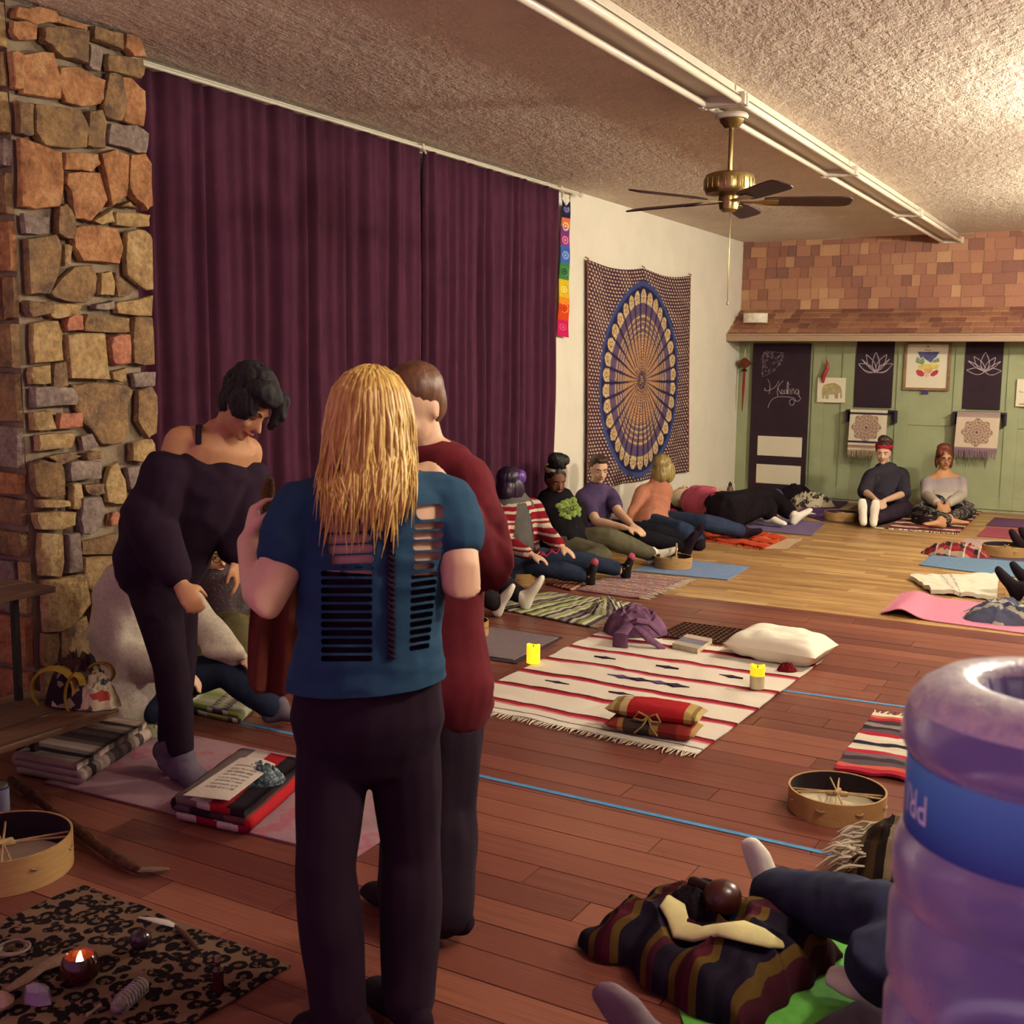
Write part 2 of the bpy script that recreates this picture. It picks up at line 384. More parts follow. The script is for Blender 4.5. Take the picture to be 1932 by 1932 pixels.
Z1 = [('o', 100,60,250,40,380,100,380,170,230,185,80,130), ('o', 70,165,240,190,235,290,110,295,60,220), ('b', 285,210,600,235,600,465,420,420,330,330,285,300), ('o', 400,125,600,185,605,222,400,170),
 ('b', 640,200,850,250,850,370,640,290), ('o', 870,260,975,280,1015,420,930,415,870,350), ('g', 630,330,720,380,700,520,620,480), ('b', 770,400,1010,440,1025,500,1000,575,770,520),
 ('o', 50,390,130,400,130,650,70,640), ('o', 140,410,360,395,400,560,405,720,140,680), ('o', 420,500,560,500,740,590,730,720,640,770,460,745,420,640), ('b', 770,540,850,560,890,740,860,880,740,850,735,720),
 ('o', 870,570,930,580,1030,670,1020,915,880,880), ('b', 95,740,205,760,205,985,110,970), ('b', 220,770,540,810,605,950,580,1075,290,1060,225,960), ('b', 610,820,700,810,735,900,720,1080,600,1060),
 ('g', 780,910,960,920,1050,980,1030,1115,920,1085,765,1050), ('o', 125,1020,330,1090,410,1110,430,1300,400,1500,230,1520,130,1500), ('o', 440,1120,660,1130,680,1200,620,1255,430,1240),
 ('o', 460,1270,690,1270,740,1460,620,1610,520,1590,490,1400,450,1350), ('o', 700,1130,790,1100,890,1140,870,1430,770,1500), ('o', 905,1140,1010,1130,1050,1200,1060,1500,1030,1530,950,1450,900,1350),
 ('t', 640,1610,780,1520,790,1620,700,1640), ('t', 820,1550,1060,1570,1050,1650,820,1640), ('b', 830,1510,900,1470,960,1525), ('g', 145,1560,325,1590,320,1700,160,1700), ('b', 400,1510,450,1490,510,1600,500,1740,390,1700),
 ('o', 520,1670,620,1650,820,1680,850,1800,830,1920,570,1900,515,1800), ('t', 900,1700,1030,1690,1080,1750,1085,2105,1000,2080,900,2000), ('b', 170,1750,380,1720,410,1800,400,1940,330,2140,190,2140), ('t', 440,1790,495,1800,480,1930,440,1940),
 ('b', 350,2132,520,1952,640,1940,680,2032,670,2132,600,2202,400,2172), ('t', 700,1992,770,1982,800,2052,790,2152,700,2147), ('b', 810,1992,940,2112,900,2152,830,2162), ('t', 850,2202,1075,2157,1070,2302,830,2282,820,2232),
 ('b', 160,2192,330,2202,340,2282,190,2312), ('t', 350,2222,550,2232,540,2282,400,2322,335,2302), ('g', 660,2222,790,2192,800,2252,660,2252), ('p', 450,2322,550,2302,560,2402,445,2412), ('b', 600,2292,900,2322,905,2422,580,2412),
 ('b', 950,2322,1075,2322,1090,2652,950,2642), ('t', 215,2362,390,2347,420,2432,430,2622,225,2642), ('t', 460,2452,720,2437,740,2672,760,2762,480,2752), ('p', 780,2462,905,2442,905,2647,830,2657,785,2622),
 ('t', 205,2677,325,2662,335,2792,205,2797), ('b', 370,2652,455,2632,460,2812,365,2812), ('t', 790,2712,890,2682,890,2772,800,2762), ('g', 940,2722,1105,2712,1100,2812,960,2822), ('g', 220,2827,490,2827,520,2892,515,2947,225,2967),
 ('b', 510,2812,640,2792,880,2812,940,2862,900,2982,910,3132,860,3222,720,3222,640,3112,540,2982), ('b', 980,2852,1080,2822,1118,2892,1110,3152,1060,3187,975,3062), ('t', 205,3002,330,2992,365,3122,215,3132),
 ('p', 415,3012,570,3007,565,3112,400,3122), ('t', 245,3172,500,3157,480,3262,250,3282), ('g', 560,3182,640,3162,690,3252,580,3277), ('t', 930,3232,1065,3202,1090,3300,1060,3372,930,3352), ('b', 330,3332,480,3302,560,3322,470,3362,400,3382),
 ('b', 210,3392,270,3352,400,3372,435,3492,430,3602,260,3612,215,3512), ('g', 475,3367,690,3362,690,3482,475,3502), ('b', 590,3302,695,3292,690,3342,600,3352), ('t', 500,3532,560,3532,565,3692,500,3702), ('b', 575,3532,720,3522,720,3592,600,3592),
 ('t', 780,3402,830,3372,880,3492,900,3662,760,3652,745,3532), ('g', 900,3412,1090,3402,1080,3600,930,3560), ('t', 250,3642,460,3647,460,3687,260,3697), ('t', 230,3742,510,3732,500,3822,400,3864,260,3852), ('g', 560,3632,690,3622,715,3712,670,3864,560,3882,545,3782),
 ('p', 790,3742,850,3732,840,3812,785,3832), ('b', 930,3620,1100,3640,1110,3860,900,3880)]
Z3 = [('t', 225,185,350,190,345,440,230,430), ('g', 380,190,450,180,470,410,385,415), ('b', 480,230,680,180,760,200,770,300,480,305), ('t', 490,330,700,320,800,330,780,480,560,520,500,500), ('t', 245,470,480,430,510,600,400,740,260,770),
      ('b', 245,790,330,780,320,960,250,980), ('b', 345,780,500,690,540,860,480,980,350,1000), ('t', 540,540,800,500,840,800,600,830), ('b', 250,1000,480,1000,500,1200,260,1210), ('g', 560,860,860,830,880,1180,540,1200)]
rk = random.Random(9)
def stone(poly, n, m, parent, d):
    P = []
    for i, p in enumerate(poly):
        q = poly[(i+1) % len(poly)]; P.append(p); e = q-p
        t = e.cross(n).normalized(); P.append(lerp(p, q, rk.uniform(.35, .65))+t*rk.uniform(-.006, .010))
    c = sum(P, V((0, 0, 0)))/len(P); mb = MB(); m_ = len(P); rings = []
    for ins, h in ((0, 0), (.0, d*.7), (.035, d*.95), (.2, d*1.02), (.6, d*1.05)):
        rings.append([p+(c-p)*ins+n*(h+(rk.uniform(-.1, .1)*d if h > d*.6 else 0)) for p in P])
    vs = [p for r in rings for p in r]; fs = [tuple((len(rings)-1)*m_+i for i in range(m_))]
    for k in range(len(rings)-1): fs += [(k*m_+i, k*m_+(i+1) % m_, (k+1)*m_+(i+1) % m_, (k+1)*m_+i) for i in range(m_)]
    mb.add(vs, fs); return build(mb, 'stone', m, parent, smooth='auto')
for lst, sc, oy in ((Z1, 3.864, 0), (Z3, 3.22, 950)):
    for q in lst:
        pts = [(q[1+2*i]/sc, q[2+2*i]/sc+oy) for i in range((len(q)-1)//2)]
        P = [WX(px, py, XC+.005) for px, py in pts]
        P = [V((p.x, p.y, min(p.z, ZC-.01))) for p in P]
        cc_ = sum(P, V((0, 0, 0)))/len(P); P = [cc_+(p-cc_)*1.05 for p in P]; P = [V((p.x, p.y, min(p.z, ZC-.01))) for p in P]
        ar = sum((P[i].y*P[(i+1) % len(P)].z-P[(i+1) % len(P)].y*P[i].z) for i in range(len(P)))
        if ar < 0: P.reverse()
        stone(P, V((1, 0, 0)), STM[q[0]], chim, rk.uniform(.026, .05))
# end face of the chimney breast (towards the camera): coursed blocks
z = .02
while z < ZC-.05:
    hgt = min(rk.uniform(.11, .26), ZC-.01-z); x = XW+.01
    while x < XC-.02:
        ww = min(rk.uniform(.12, .26), XC-.004-x)
        if XC-x-ww < .06: ww = XC-.004-x
        yy = YC0+.004; j = lambda: rk.uniform(0, .012)
        stone([V((x+.006+j(), yy, z+.006+j())), V((x+ww-.006-j(), yy, z+.006+j())), V((x+ww-.006-j(), yy, z+hgt-.008-j())), V((x+.006+j(), yy, z+hgt-.008-j()))], V((0, -1, 0)), STM[rk.choice('obbtg')], chim, rk.uniform(.025, .045)); x += ww
    z += hgt
# ------------------------------------------------------------------ curtain, rod
M_curt = fabric('plum_curtain_cloth', '#472236', (5, .16), 260, .3)
def curtain(y0, y1, seed, label):
    rc = random.Random(seed); ph = []; n = int((y1-y0)/.012); acc = 0; wv = []
    fr = [(rc.uniform(.85, 1.15)*2*PI/.145, rc.uniform(0, 6)), (2*PI/.41, rc.uniform(0, 6)), (2*PI/.083, rc.uniform(0, 6))]
    def fn(u, v):
        y = lerp(y0, y1, u); z = lerp(ZC-.055, .03, v); k = .55+.45*min(1, v*4)
        warp = y+.012*noise.noise(V((y*2, z*.7, seed)))*v*3
        d = .026*math.sin(fr[0][0]*warp+fr[0][1]+1.3*math.sin(fr[1][0]*warp))+.014*math.sin(fr[1][0]*warp+fr[1][1])+.007*math.sin(fr[2][0]*warp+fr[2][1])
        return V((XW+.085+d*k+.012*noise.noise(V((y*4, z*1.2, seed+5))), y, z-.01*abs(math.sin(fr[0][0]*warp*.5))*(1-v)))
    o = build(MB().grid(n, 14, fn, t=V((.004, 0, 0))), 'curtain', M_curt, smooth=True); tag(o, label, 'curtain', 'plum curtains on the left wall'); return o
YS = WX(795, 270, XW+.08).y; YE = WX(1052, 352, XW+.08).y
curtain(YC1+.02, YS, 1, 'wide dark plum curtain next to the stone chimney')
curtain(YS+.012, YE, 2, 'dark plum curtain on the side of the rainbow banner')
rod = thing('curtain_rod', 'white curtain rod under the ceiling above the plum curtains', 'curtain rod', (XW+.085, 6.4, ZC-.06))
M_rod = mat('white_enamel', '#dcd3bf', .35, spec=.5, nz=(5, .03))
build(MB().loft([(XW+.085, YC1+.015, ZC-.045), (XW+.085, YE+.42, ZC-.045)], .011, n=10), 'pole', M_rod, rod)
for yy in (YC1+.06, YS, YE+.04): build(MB().box((XW+.05, yy, ZC-.03), (.1, .018, .018)).box((XW+.085, yy, ZC-.05), (.03, .02, .045)).loft([(XW+.1, yy, ZC-.06), (XW+.115, yy, ZC-.085)], .008, n=8), 'bracket', M_rod, rod, bevel=.002)
build(MB().ell((XW+.085, YC1+.015, ZC-.045), XYZ, (.026, .03, .026)), 'finial', M_rod, rod)
build(MB().ell((XW+.085, YE+.43, ZC-.045), XYZ, (.022, .026, .022)), 'finial', M_rod, rod)
# ------------------------------------------------------------------ wall lamps that light the room (right-hand wall, beside the frame)
M_brass = mat('brass', '#8c7444', .32, .9, nz=(30, .1))
for i, (lx, ly, lz, e) in enumerate(LAMPS):
    t = thing('wall_lamp', ('bare round bulb lamp on the right wall nearest the camera', 'bare round bulb lamp halfway along the right wall', 'bare round bulb lamp on the right wall nearest the green panelling')[i], 'lamp', (lx, ly, lz), 'bulb wall lamps')
    ld = bpy.data.lights.new('bulb', 'POINT'); ld.energy = e*.2852; ld.color = LAMPCOL; ld.shadow_soft_size = .085; lo = bpy.data.objects.new('bulb', ld); C.objects.link(lo); lo.parent = t
    build(MB().lathe((lx, ly, lz-.125), [(.0, 0), (.035, 0), (.05, .02), (.045, .022), (.03, .004), (0, .004)], 24), 'socket_cup', M_brass, t)
    build(MB().lathe((XR-.002, ly, lz-.12), [(.0, 0), (.055, 0), (.055, -.012), (.02, -.02), (0, -.02)], 24, (V((0, 1, 0)), V((0, 0, 1)), V((1, 0, 0)))).loft([(XR-.01, ly, lz-.12), (lx, ly, lz-.122)], .009, n=8), 'bracket', M_brass, t)
# ================================================================== CEILING AND WALL FITTINGS
def vcmat(name, rough=.9, bump=0):
    s = NT(name); a = s.n('Attribute'); a.attribute_name = 'Col'
    f = s.noise(s.co(), 120, 3); s.col(s.mix(.3, a.outputs[0], s.ramp(f, [(.3, '#a8a8a8'), (.7, '#ffffff')]), 'MULTIPLY'))
    if bump: s.bump(s.noise(s.co(), 300, 2), bump, .003)
    return s.fin(rough, 0, .12)
def printed(name, nu, nv, fn, colfn, m, parent=None, t=0.0):
    """cloth or paper grid with a flat print computed per vertex: colfn(u,v)->hex or tuple"""
    mb = MB().grid(nu, nv, fn, t); me = mb.mesh(name); a = me.color_attributes.new('Col', 'FLOAT_COLOR', 'POINT')
    cols = []
    for j in range(nv+1):
        for i in range(nu+1): cols += lin(colfn(i/nu, j/nv))
    if t: cols += cols
    a.data.foreach_set('color', cols); return place(me, name, m, parent, True)
M_print = vcmat('printed_cloth', .92, .3); M_paper = vcmat('printed_paper', .75)
M_enam = mat('fixture_enamel', '#cdbfae', .4, spec=.5, nz=(3, .05)); M_tube = mat('unlit_tube_glass', '#efe4d0', .12, spec=.8, nz=(2, .02)); M_grey = mat('end_cap_metal', '#8d8276', .45, .5)
FY = [3.45-2.51, 3.45, 5.96, 8.47, 10.98, 13.49]
names = ['behind the ceiling fan, nearest the camera', 'in front of the fan along the ceiling', 'right above the ceiling fan', 'halfway to the shingled wall', 'ending at the shingled wall']
for i in range(5):
    a, b = FY[i]+.01, FY[i+1]-.01; xc = -2.13
    t = thing('fluorescent_light', ['unlit twin-tube ceiling light over the camera', 'unlit twin-tube ceiling light entering at the top edge', 'unlit twin-tube ceiling light just beyond the ceiling fan', 'second unlit twin-tube ceiling light from the shingled wall', 'unlit twin-tube ceiling light touching the shingled wall'][i], 'ceiling light', (xc, (a+b)/2, 2.955), 'row of fluorescent lights')
    build(MB().box((xc, (a+b)/2, 3.035), (.13, b-a, .056)).box((xc, (a+b)/2, 3.004), (.20, b-a-.02, .008)), 'housing', M_enam, t, bevel=.003)
    for sx in (-1, 1):
        build(MB().loft([(xc+sx*.095, a+.03, 2.972), (xc+sx*.095, b-.03, 2.972)], .019, n=12), 'tube', M_tube, t)
    for yy in (a+.012, b-.012): build(MB().box((xc, yy, 2.985), (.255, .022, .062)).box((xc-.115, yy, 2.975), (.03, .026, .05)).box((xc+.115, yy, 2.975), (.03, .026, .05)), 'end_cap', M_enam, t, bevel=.003)
# ceiling fan
fc = V((-2.15, 6.16, 2.955)); zb = WY(1372, 381, fc.y).z; zt = WY(1372, 327, fc.y).z
fan = thing('ceiling_fan', 'brass ceiling fan with dark wooden blades hanging under the lights', 'ceiling fan', fc)
M_fbr = mat('antique_brass', '#9c8758', .28, .95, nz=(14, .12)); M_blade = mat('walnut_blade', '#3b1f24', .45, nz=(6, .25), stretch=(1, 1, 1))
build(MB().lathe(fc, [(0, 0), (.085, 0), (.092, -.012), (.085, -.028), (0, -.03)], 32), 'ceiling_plate', M_enam, fan)
build(MB().lathe(fc, [(0, -.03), (.068, -.03), (.06, -.05), (.035, -.078), (0, -.08)], 32), 'canopy', M_fbr, fan)
build(MB().loft([fc-V((0, 0, .07)), V((fc.x, fc.y, zt-.02))], .013, n=14), 'downrod', M_fbr, fan)
mt = V((fc.x, fc.y, zt)); hm = zt-zb
mo = build(MB().lathe(mt, [(0, 0), (.10, -.0), (.13, -.012), (.136, -.03), (.136, -.095), (.128, -.112), (.08, -.125), (0, -.125)], 48), 'motor_housing', M_fbr, fan)
rib = MB()
for k in range(22):
    a = 2*PI*k/22; rib.box(mt+V((math.cos(a)*.137, math.sin(a)*.137, -.062)), (.006, .016, .056), (V((math.cos(a), math.sin(a), 0)), V((-math.sin(a), math.cos(a), 0)), V((0, 0, 1))))
build(rib, 'ribbing', M_fbr, mo, bevel=.002)
build(MB().lathe(mt, [(0, -.12), (.055, -.12), (.058, -.15), (.05, -.195), (.03, -.21), (0, -.21)], 32), 'switch_cup', M_fbr, fan)
h = Z(1588, 381, zb)-V((fc.x, fc.y, zb)); a0 = math.atan2(h.y, h.x)
for k in range(5):
    a = a0+2*PI*k/5; e = V((math.cos(a), math.sin(a), 0)); q = V((-math.sin(a), math.cos(a), 0)); up = V((0, 0, 1)); tq = (q*math.cos(.24)-up*math.sin(.24)); c0 = V((fc.x, fc.y, zb))
    prof = [(.19, .048), (.24, .058), (.45, .066), (.60, .068), (.645, .06), (.665, .035)]
    pts = [c0+e*r+tq*w for r, w in prof]+[c0+e*r-tq*w for r, w in reversed(prof)]
    bl = build(MB().prism(pts, e.cross(tq), .007), 'blade', M_blade, fan, smooth=False, bevel=.002)
    build(MB().prism([c0+e*r+tq*w for r, w in ((.06, .016), (.14, .012), (.2, .03), (.27, .026), (.27, -.026), (.2, -.03), (.14, -.012), (.06, -.016))], e.cross(tq), -.005), 'blade_iron', M_fbr, bl, smooth=False)
ch = V((fc.x+.02, fc.y-.02, zb-.1)); build(MB().loft([ch+V((0, 0, .05)), V((ch.x, ch.y, WY(1371, 572, ch.y).z))], .0022, n=6).ell(V((ch.x, ch.y, WY(1371, 572, ch.y).z)), XYZ, (.005, .005, .012), 8, 6), 'pull_chain', M_fbr, fan)
# ------------------------------------------------------------------ mandala tapestry
TL, TR, BL_, BR = WX(1105, 489, XW+.02), WX(1302, 520, XW+.02), WX(1104, 925, XW+.02), WX(1297, 890, XW+.02)
tc = WX(1208.6, 717, XW+.02); ry = (WX(1277, 717).y-WX(1134, 717).y)/2; rz = (WX(1209, 532).z-WX(1209, 893).z)/2
def tfn(u, v):
    p = lerp(lerp(TL, TR, u), lerp(BL_, BR, u), v); sag = .045*math.sin(PI*((u*2) % 1))*(1-v)
    return p+V((.012+.012*math.sin(u*23+v*3)*(.3+.7*v), 0, -sag))
def tcol(u, v):
    p = lerp(lerp(TL, TR, u), lerp(BL_, BR, u), v); dx, dz = (p.y-tc.y)/ry, (p.z-tc.z)/rz; r = math.hypot(dx, dz); th = math.atan2(dz, dx)
    if u < .012 or u > .99: return '#7d4a3e'
    if r > 1.0:
        i = math.floor(p.z/.033); q = (p.y/.066+.5*(i % 2)) % 1; k = (p.z/.033) % 1
        if r < 1.02: return '#3b4a7a'
        return '#c9ad93' if ((q-.5)/.30)**2+((k-.5)/.30)**2+.35*(q-.5)*(k-.5)*8 < 1 else '#3b2036'
    if r > .965: return '#3a4677'
    N = 34; a = (th*N/(2*PI)) % 1-.5; tip = .94-.085*(2*a)**2
    if r > tip or abs(a) > .44-.02/max(r, .1): return '#241f45'
    if r > .80:
        k = math.hypot(a*1.3, (r-.865)*9)
        return '#cdb287' if k < .16 else ('#7a5a44' if k < .26 else ('#d9c092' if int(k*26) % 2 else '#a98961'))
    if r > .69: return '#5c4a66' if abs(a) < .3 else '#4a3a5c'
    b = int(r*34); cell = (r*34) % 1
    if r > .46:
        c = ['#b79a6e', '#6e5a70', '#c2a070', '#75607a'][b % 4]
        return c if (abs(a) < .36 and .12 < cell < .9) else '#5a3c3a'
    if r > .09: return ('#bd9468' if (cell > .35 and abs(a) < .33) else '#84594a')
    return '#7c5c4a' if r > .05 else '#a88462'
tap = printed('mandala_tapestry', 240, 250, tfn, tcol, M_print, None, V((.003, 0, 0))); tag(tap, 'purple tapestry with a large round tan mandala pinned to the white wall', 'tapestry')
for u in (0, .5, 1):
    p = tfn(min(max(u, .005), .995), 0.0); build(MB().loft([p+V((-.02, 0, .02)), p+V((.01, 0, .005))], .006, n=6), 'pin', M_brass, tap)
# ------------------------------------------------------------------ chakra banner
b0, b1, b2, b3 = WX(1061, 376, XW+.05), WX(1076, 379, XW+.05), WX(1052, 633, XW+.05), WX(1073, 637, XW+.05)
def bfn(u, v):
    p = lerp(lerp(b0, b1, u), lerp(b2, b3, u), v); notch = .05*(1-2*abs(u-.5))*(1-min(1, v*12)); return p-V((-.004*math.sin(v*19), 0, notch))
BS = [(.13, '#241a44'), (.19, '#d0704a'), (.25, '#6f3a82'), (.33, '#9c2c70'), (.46, '#3d62b4'), (.58, '#3f7a45'), (.71, '#e2c02c'), (.76, '#e88f2a'), (.88, '#d8481f'), (1.01, '#c81f5e')]
def bcol(u, v):
    c = next(x for q, x in BS if v <= q)
    for k, q in enumerate((.06, .19, .29, .40, .52, .65, .79, .93)):
        d = math.hypot(u-.5, (v-q)*12.5/1.0)
        if .24 < d < .33 or (d < .12): return ['#9aa0c8', '#f3d6a0', '#d9a6c8', '#9db8e8', '#243d2c', '#f2e68a', '#c0391a', '#e55a86'][k]
        if .33 < d < .42 and int(math.atan2(v-q, u-.5)*3) % 2 == 0: return ['#5a5a92', '#f0b060', '#b05a98', '#6d92d8', '#6a9a58', '#d2a020', '#f0a050', '#a8164c'][k]
    return c
ban = printed('chakra_banner', 26, 260, bfn, bcol, M_print, None, V((.003, 0, 0))); tag(ban, 'narrow rainbow banner with seven round emblems hanging beside the curtain', 'banner')
for p in (b0, b1):
    rg = MB(); ring = [p+V((-.005+0, .011*math.cos(a), .045+.03*math.sin(a))) for a in [2*PI*k/14 for k in range(15)]]
    rg.loft(ring, .003, n=6, cap=False).loft([p+V((-.005, 0, -.005)), p+V((-.005, 0, .02))], .003, n=6); build(rg, 'hanging_ring', M_grey, ban)
# ------------------------------------------------------------------ back wall: black door with chalk drawing
def wq(a, b, c, d, off): return [WY(*a, YB-off), WY(*b, YB-off), WY(*c, YB-off), WY(*d, YB-off)]
NB = V((0, -1, 0))
M_black = mat('blackboard_paint', '#2a1724', .75, nz=(6, .18)); M_pan = mat('door_panel_white', '#dcd3bd', .6, nz=(3, .03)); M_chalk = mat('chalk', '#b3a3ac', .95, nz=(60, .4)); M_chd = mat('faint_chalk', '#7d6a78', .95, nz=(60, .4))
dq = wq((1424, 648), (1532, 650), (1521, 938), (1412, 934), .0); dx0, dx1, dz1 = dq[0].x, dq[1].x, dq[0].z
door = build(MB().box(((dx0+dx1)/2, YB-.03, (dz1+.008)/2), (dx1-dx0, .036, dz1-.008)), 'door_1', M_black, smooth=False, bevel=.003); struct(door); tag(door, 'black chalkboard-painted door with two white lower panels')
for a, b in (((1430, 822), (1512, 863)), ((1427.5, 875), (1509.5, 916))):
    p, q = WY(*a, YB-.05), WY(*b, YB-.05); build(MB().box(((p.x+q.x)/2, YB-.051, (p.z+q.z)/2), (q.x-p.x, .008, p.z-q.z)), 'door_panel', M_pan, door, smooth=False, bevel=.003)
def chalk(lines, m, parent, off, r=.0035, name='chalk_drawing', conv=None):
    mb = MB()
    for L in lines:
        P = [WY(*(conv(*p) if conv else p), YB-off) for p in L]
        if len(P) > 2:   # smooth
            Q = []
            for i in range(len(P)-1):
                a, b, c, d = P[max(i-1, 0)], P[i], P[i+1], P[min(i+2, len(P)-1)]
                for t in (0, .25, .5, .75): Q.append(.5*((2*b)+(c-a)*t+(2*a-5*b+4*c-d)*t*t+(3*b-3*c+d-a)*t**3))
            P = Q+[P[-1]]
        mb.loft(P, r, n=5)
    return build(mb, name, m, parent)
z5 = lambda x, y: (1370+x/5.682, 620+y/5.682); z6 = lambda x, y: (1580+x/5.489, 620+y/5.489)
heal = [[(445, 540), (470, 600), (462, 700)], [(415, 640), (420, 665), (470, 660), (530, 620), (565, 560)], [(612, 560), (560, 620), (548, 690), (556, 722)], [(556, 640), (580, 690), (600, 700)],
        [(590, 690), (612, 672), (600, 655), (588, 678), (600, 702), (622, 690)], [(650, 660), (630, 660), (624, 690), (640, 700), (652, 665), (656, 700)], [(662, 700), (668, 600), (660, 570), (654, 640), (668, 702)], [(684, 650), (688, 700)], [(684, 594), (686, 598)],
        [(704, 700), (706, 655), (724, 650), (732, 700)], [(775, 655), (752, 655), (745, 690), (765, 700), (778, 660), (778, 720), (800, 745), (780, 775), (740, 775), (706, 755), (680, 780), (690, 818), (720, 815), (740, 760), (700, 738), (600, 730), (520, 742), (470, 790), (448, 850)]]
chalk(heal, M_chalk, door, .0485, .003, 'chalk_lettering', z5)
dl = []; rd = random.Random(4)
for k in range(70):
    x, y = rd.uniform(385, 610), rd.uniform(250, 510)
    if math.hypot(x-385, y-250) > 235 or x-385+ (y-250)*.3 > 240: continue
    r = rd.uniform(7, 15); dl.append([(x+r*math.cos(a), y+r*math.sin(a)) for a in (0, 1.6, 3.1, 4.7, 6.28)])
dl += [[(385, 515), (450, 490), (510, 450), (560, 390), (595, 330), (612, 260)], [(385, 515), (392, 400), (400, 255)], [(400, 255), (500, 248), (612, 260)]]
chalk(dl, M_chd, door, .0485, .0022, 'chalk_doily', z5)
# chalkboard panels with lotus drawings
def board(q, lab, lines):
    a, b, c, d = wq(*[z6(*p) for p in q], .02); mb = MB().prism([V((a.x, YB-.018, a.z)), V((b.x, YB-.018, a.z)), V((b.x, YB-.018, c.z)), V((a.x, YB-.018, c.z))][::-1], NB, .008)
    o = build(mb, 'chalkboard', M_black, smooth=False); tag(o, lab, 'chalkboard', 'chalkboard strips on the green wall'); chalk(lines, M_chalk, o, .0275, .004, 'lotus_drawing', z6)
def petal(x0, y0, x1, y1, w, n=6):
    dx, dy = x1-x0, y1-y0; L = math.hypot(dx, dy); nx, ny = -dy/L, dx/L
    f = lambda t, s: (x0+dx*t+nx*s*w*math.sin(PI*t**.8), y0+dy*t+ny*s*w*math.sin(PI*t**.8))
    return [f(i/n, 1) for i in range(n+1)]+[f(1-i/n, -1) for i in range(1, n+1)]
board(((207, 108), (598, 112), (580, 822), (180, 815)), 'black chalkboard strip with a seven-petal lotus above the striped towel',
      [petal(395, 445, 400, 245, 36), petal(392, 445, 300, 270, 34), petal(400, 445, 510, 268, 34), petal(385, 447, 222, 365, 40), petal(405, 447, 570, 365, 40), petal(385, 447, 252, 318, 8), petal(405, 447, 540, 316, 8), [(222, 372), (280, 430), (395, 455), (500, 438), (570, 370)]])
board(((1335, 108), (1730, 115), (1700, 842), (1305, 833)), 'black chalkboard strip with a slender lotus above the plain-edged towel',
      [petal(1525, 440, 1535, 245, 44), petal(1522, 440, 1415, 290, 34), petal(1530, 440, 1637, 300, 34), petal(1520, 450, 1340, 430, 34), petal(1530, 452, 1695, 438, 34), petal(1520, 440, 1355, 335, 14), petal(1530, 445, 1690, 342, 14)])
# framed print
a, c = WY(*z6(720, 104)), WY(*z6(1142, 645)); fx0, fx1, fz1, fz0 = a.x-.01, c.x+.02, min(a.z, 1.87), c.z
fr = thing('framed_print', 'framed picture of a colourful seated figure between the chalkboards', 'picture', ((fx0+fx1)/2, YB-.02, fz0))
M_frame = mat('oak_frame', '#8a6a4c', .5, nz=(20, .2)); M_card = mat('cream_card', '#e2d8c0', .7, nz=(4, .03))
tz = fz1
for x0, x1, z0, z1 in ((fx0, fx0+.03, fz0, tz), (fx1-.03, fx1, fz0, tz), (fx0+.03, fx1-.03, fz0, fz0+.03), (fx0+.03, fx1-.03, tz-.012, tz)): build(MB().box(((x0+x1)/2, YB-.033, (z0+z1)/2), (x1-x0, .03, z1-z0)), 'frame_bar', M_frame, fr, smooth=False, bevel=.004)
card = build(MB().box(((fx0+fx1)/2, YB-.026, (fz0+tz)/2), (fx1-fx0-.05, .01, tz-fz0-.04)), 'print_card', M_card, fr, smooth=False)
PC = {'i': '#5a5a86', 'g': '#7d8f6a', 'y': '#d9c46a', 'r': '#b23a4e', 'p': '#d8a07c', 'k': '#4a3440'}
shp = [('i', [(830, 240), (1058, 240), (1020, 300), (1000, 310), (970, 355), (930, 330), (900, 310), (890, 290), (862, 310), (845, 270)]), ('g', [(835, 290), (860, 320), (890, 300), (905, 340), (885, 375), (810, 350), (815, 310)]), ('g', [(990, 330), (1050, 300), (1058, 345), (1020, 350), (985, 355)]),
       ('y', [(830, 385), (900, 370), (1010, 362), (1055, 375), (1040, 420), (840, 425)]), ('p', [(890, 425), (930, 412), (985, 425), (960, 465), (905, 465)]), ('r', [(812, 440), (830, 425), (870, 432), (900, 462), (895, 492), (860, 496), (825, 480)]), ('r', [(960, 480), (985, 445), (1030, 425), (1048, 440), (1035, 470), (995, 495), (970, 492)]),
       ('k', [(905, 215), (972, 222), (972, 227), (905, 222)]), ('k', [(918, 200), (935, 172), (958, 200), (945, 196), (935, 180), (925, 202)]), ('p', [(912, 470), (925, 470), (920, 515), (913, 500)]), ('p', [(932, 470), (944, 470), (942, 500), (934, 500)])]
for k, pl in shp: build(MB().prism([WY(*z6(*p), YB-.0312) for p in pl][::-1], NB, .001), 'printed_shape', mat('print_'+k, PC[k], .8), card, smooth=False)
clip = WY(*z6(908, 662), YB-.03); build(MB().box(clip, (.07, .02, .035)), 'clip', mat('violet_plastic', '#4a3a8a', .4), fr, smooth=False, bevel=.006)
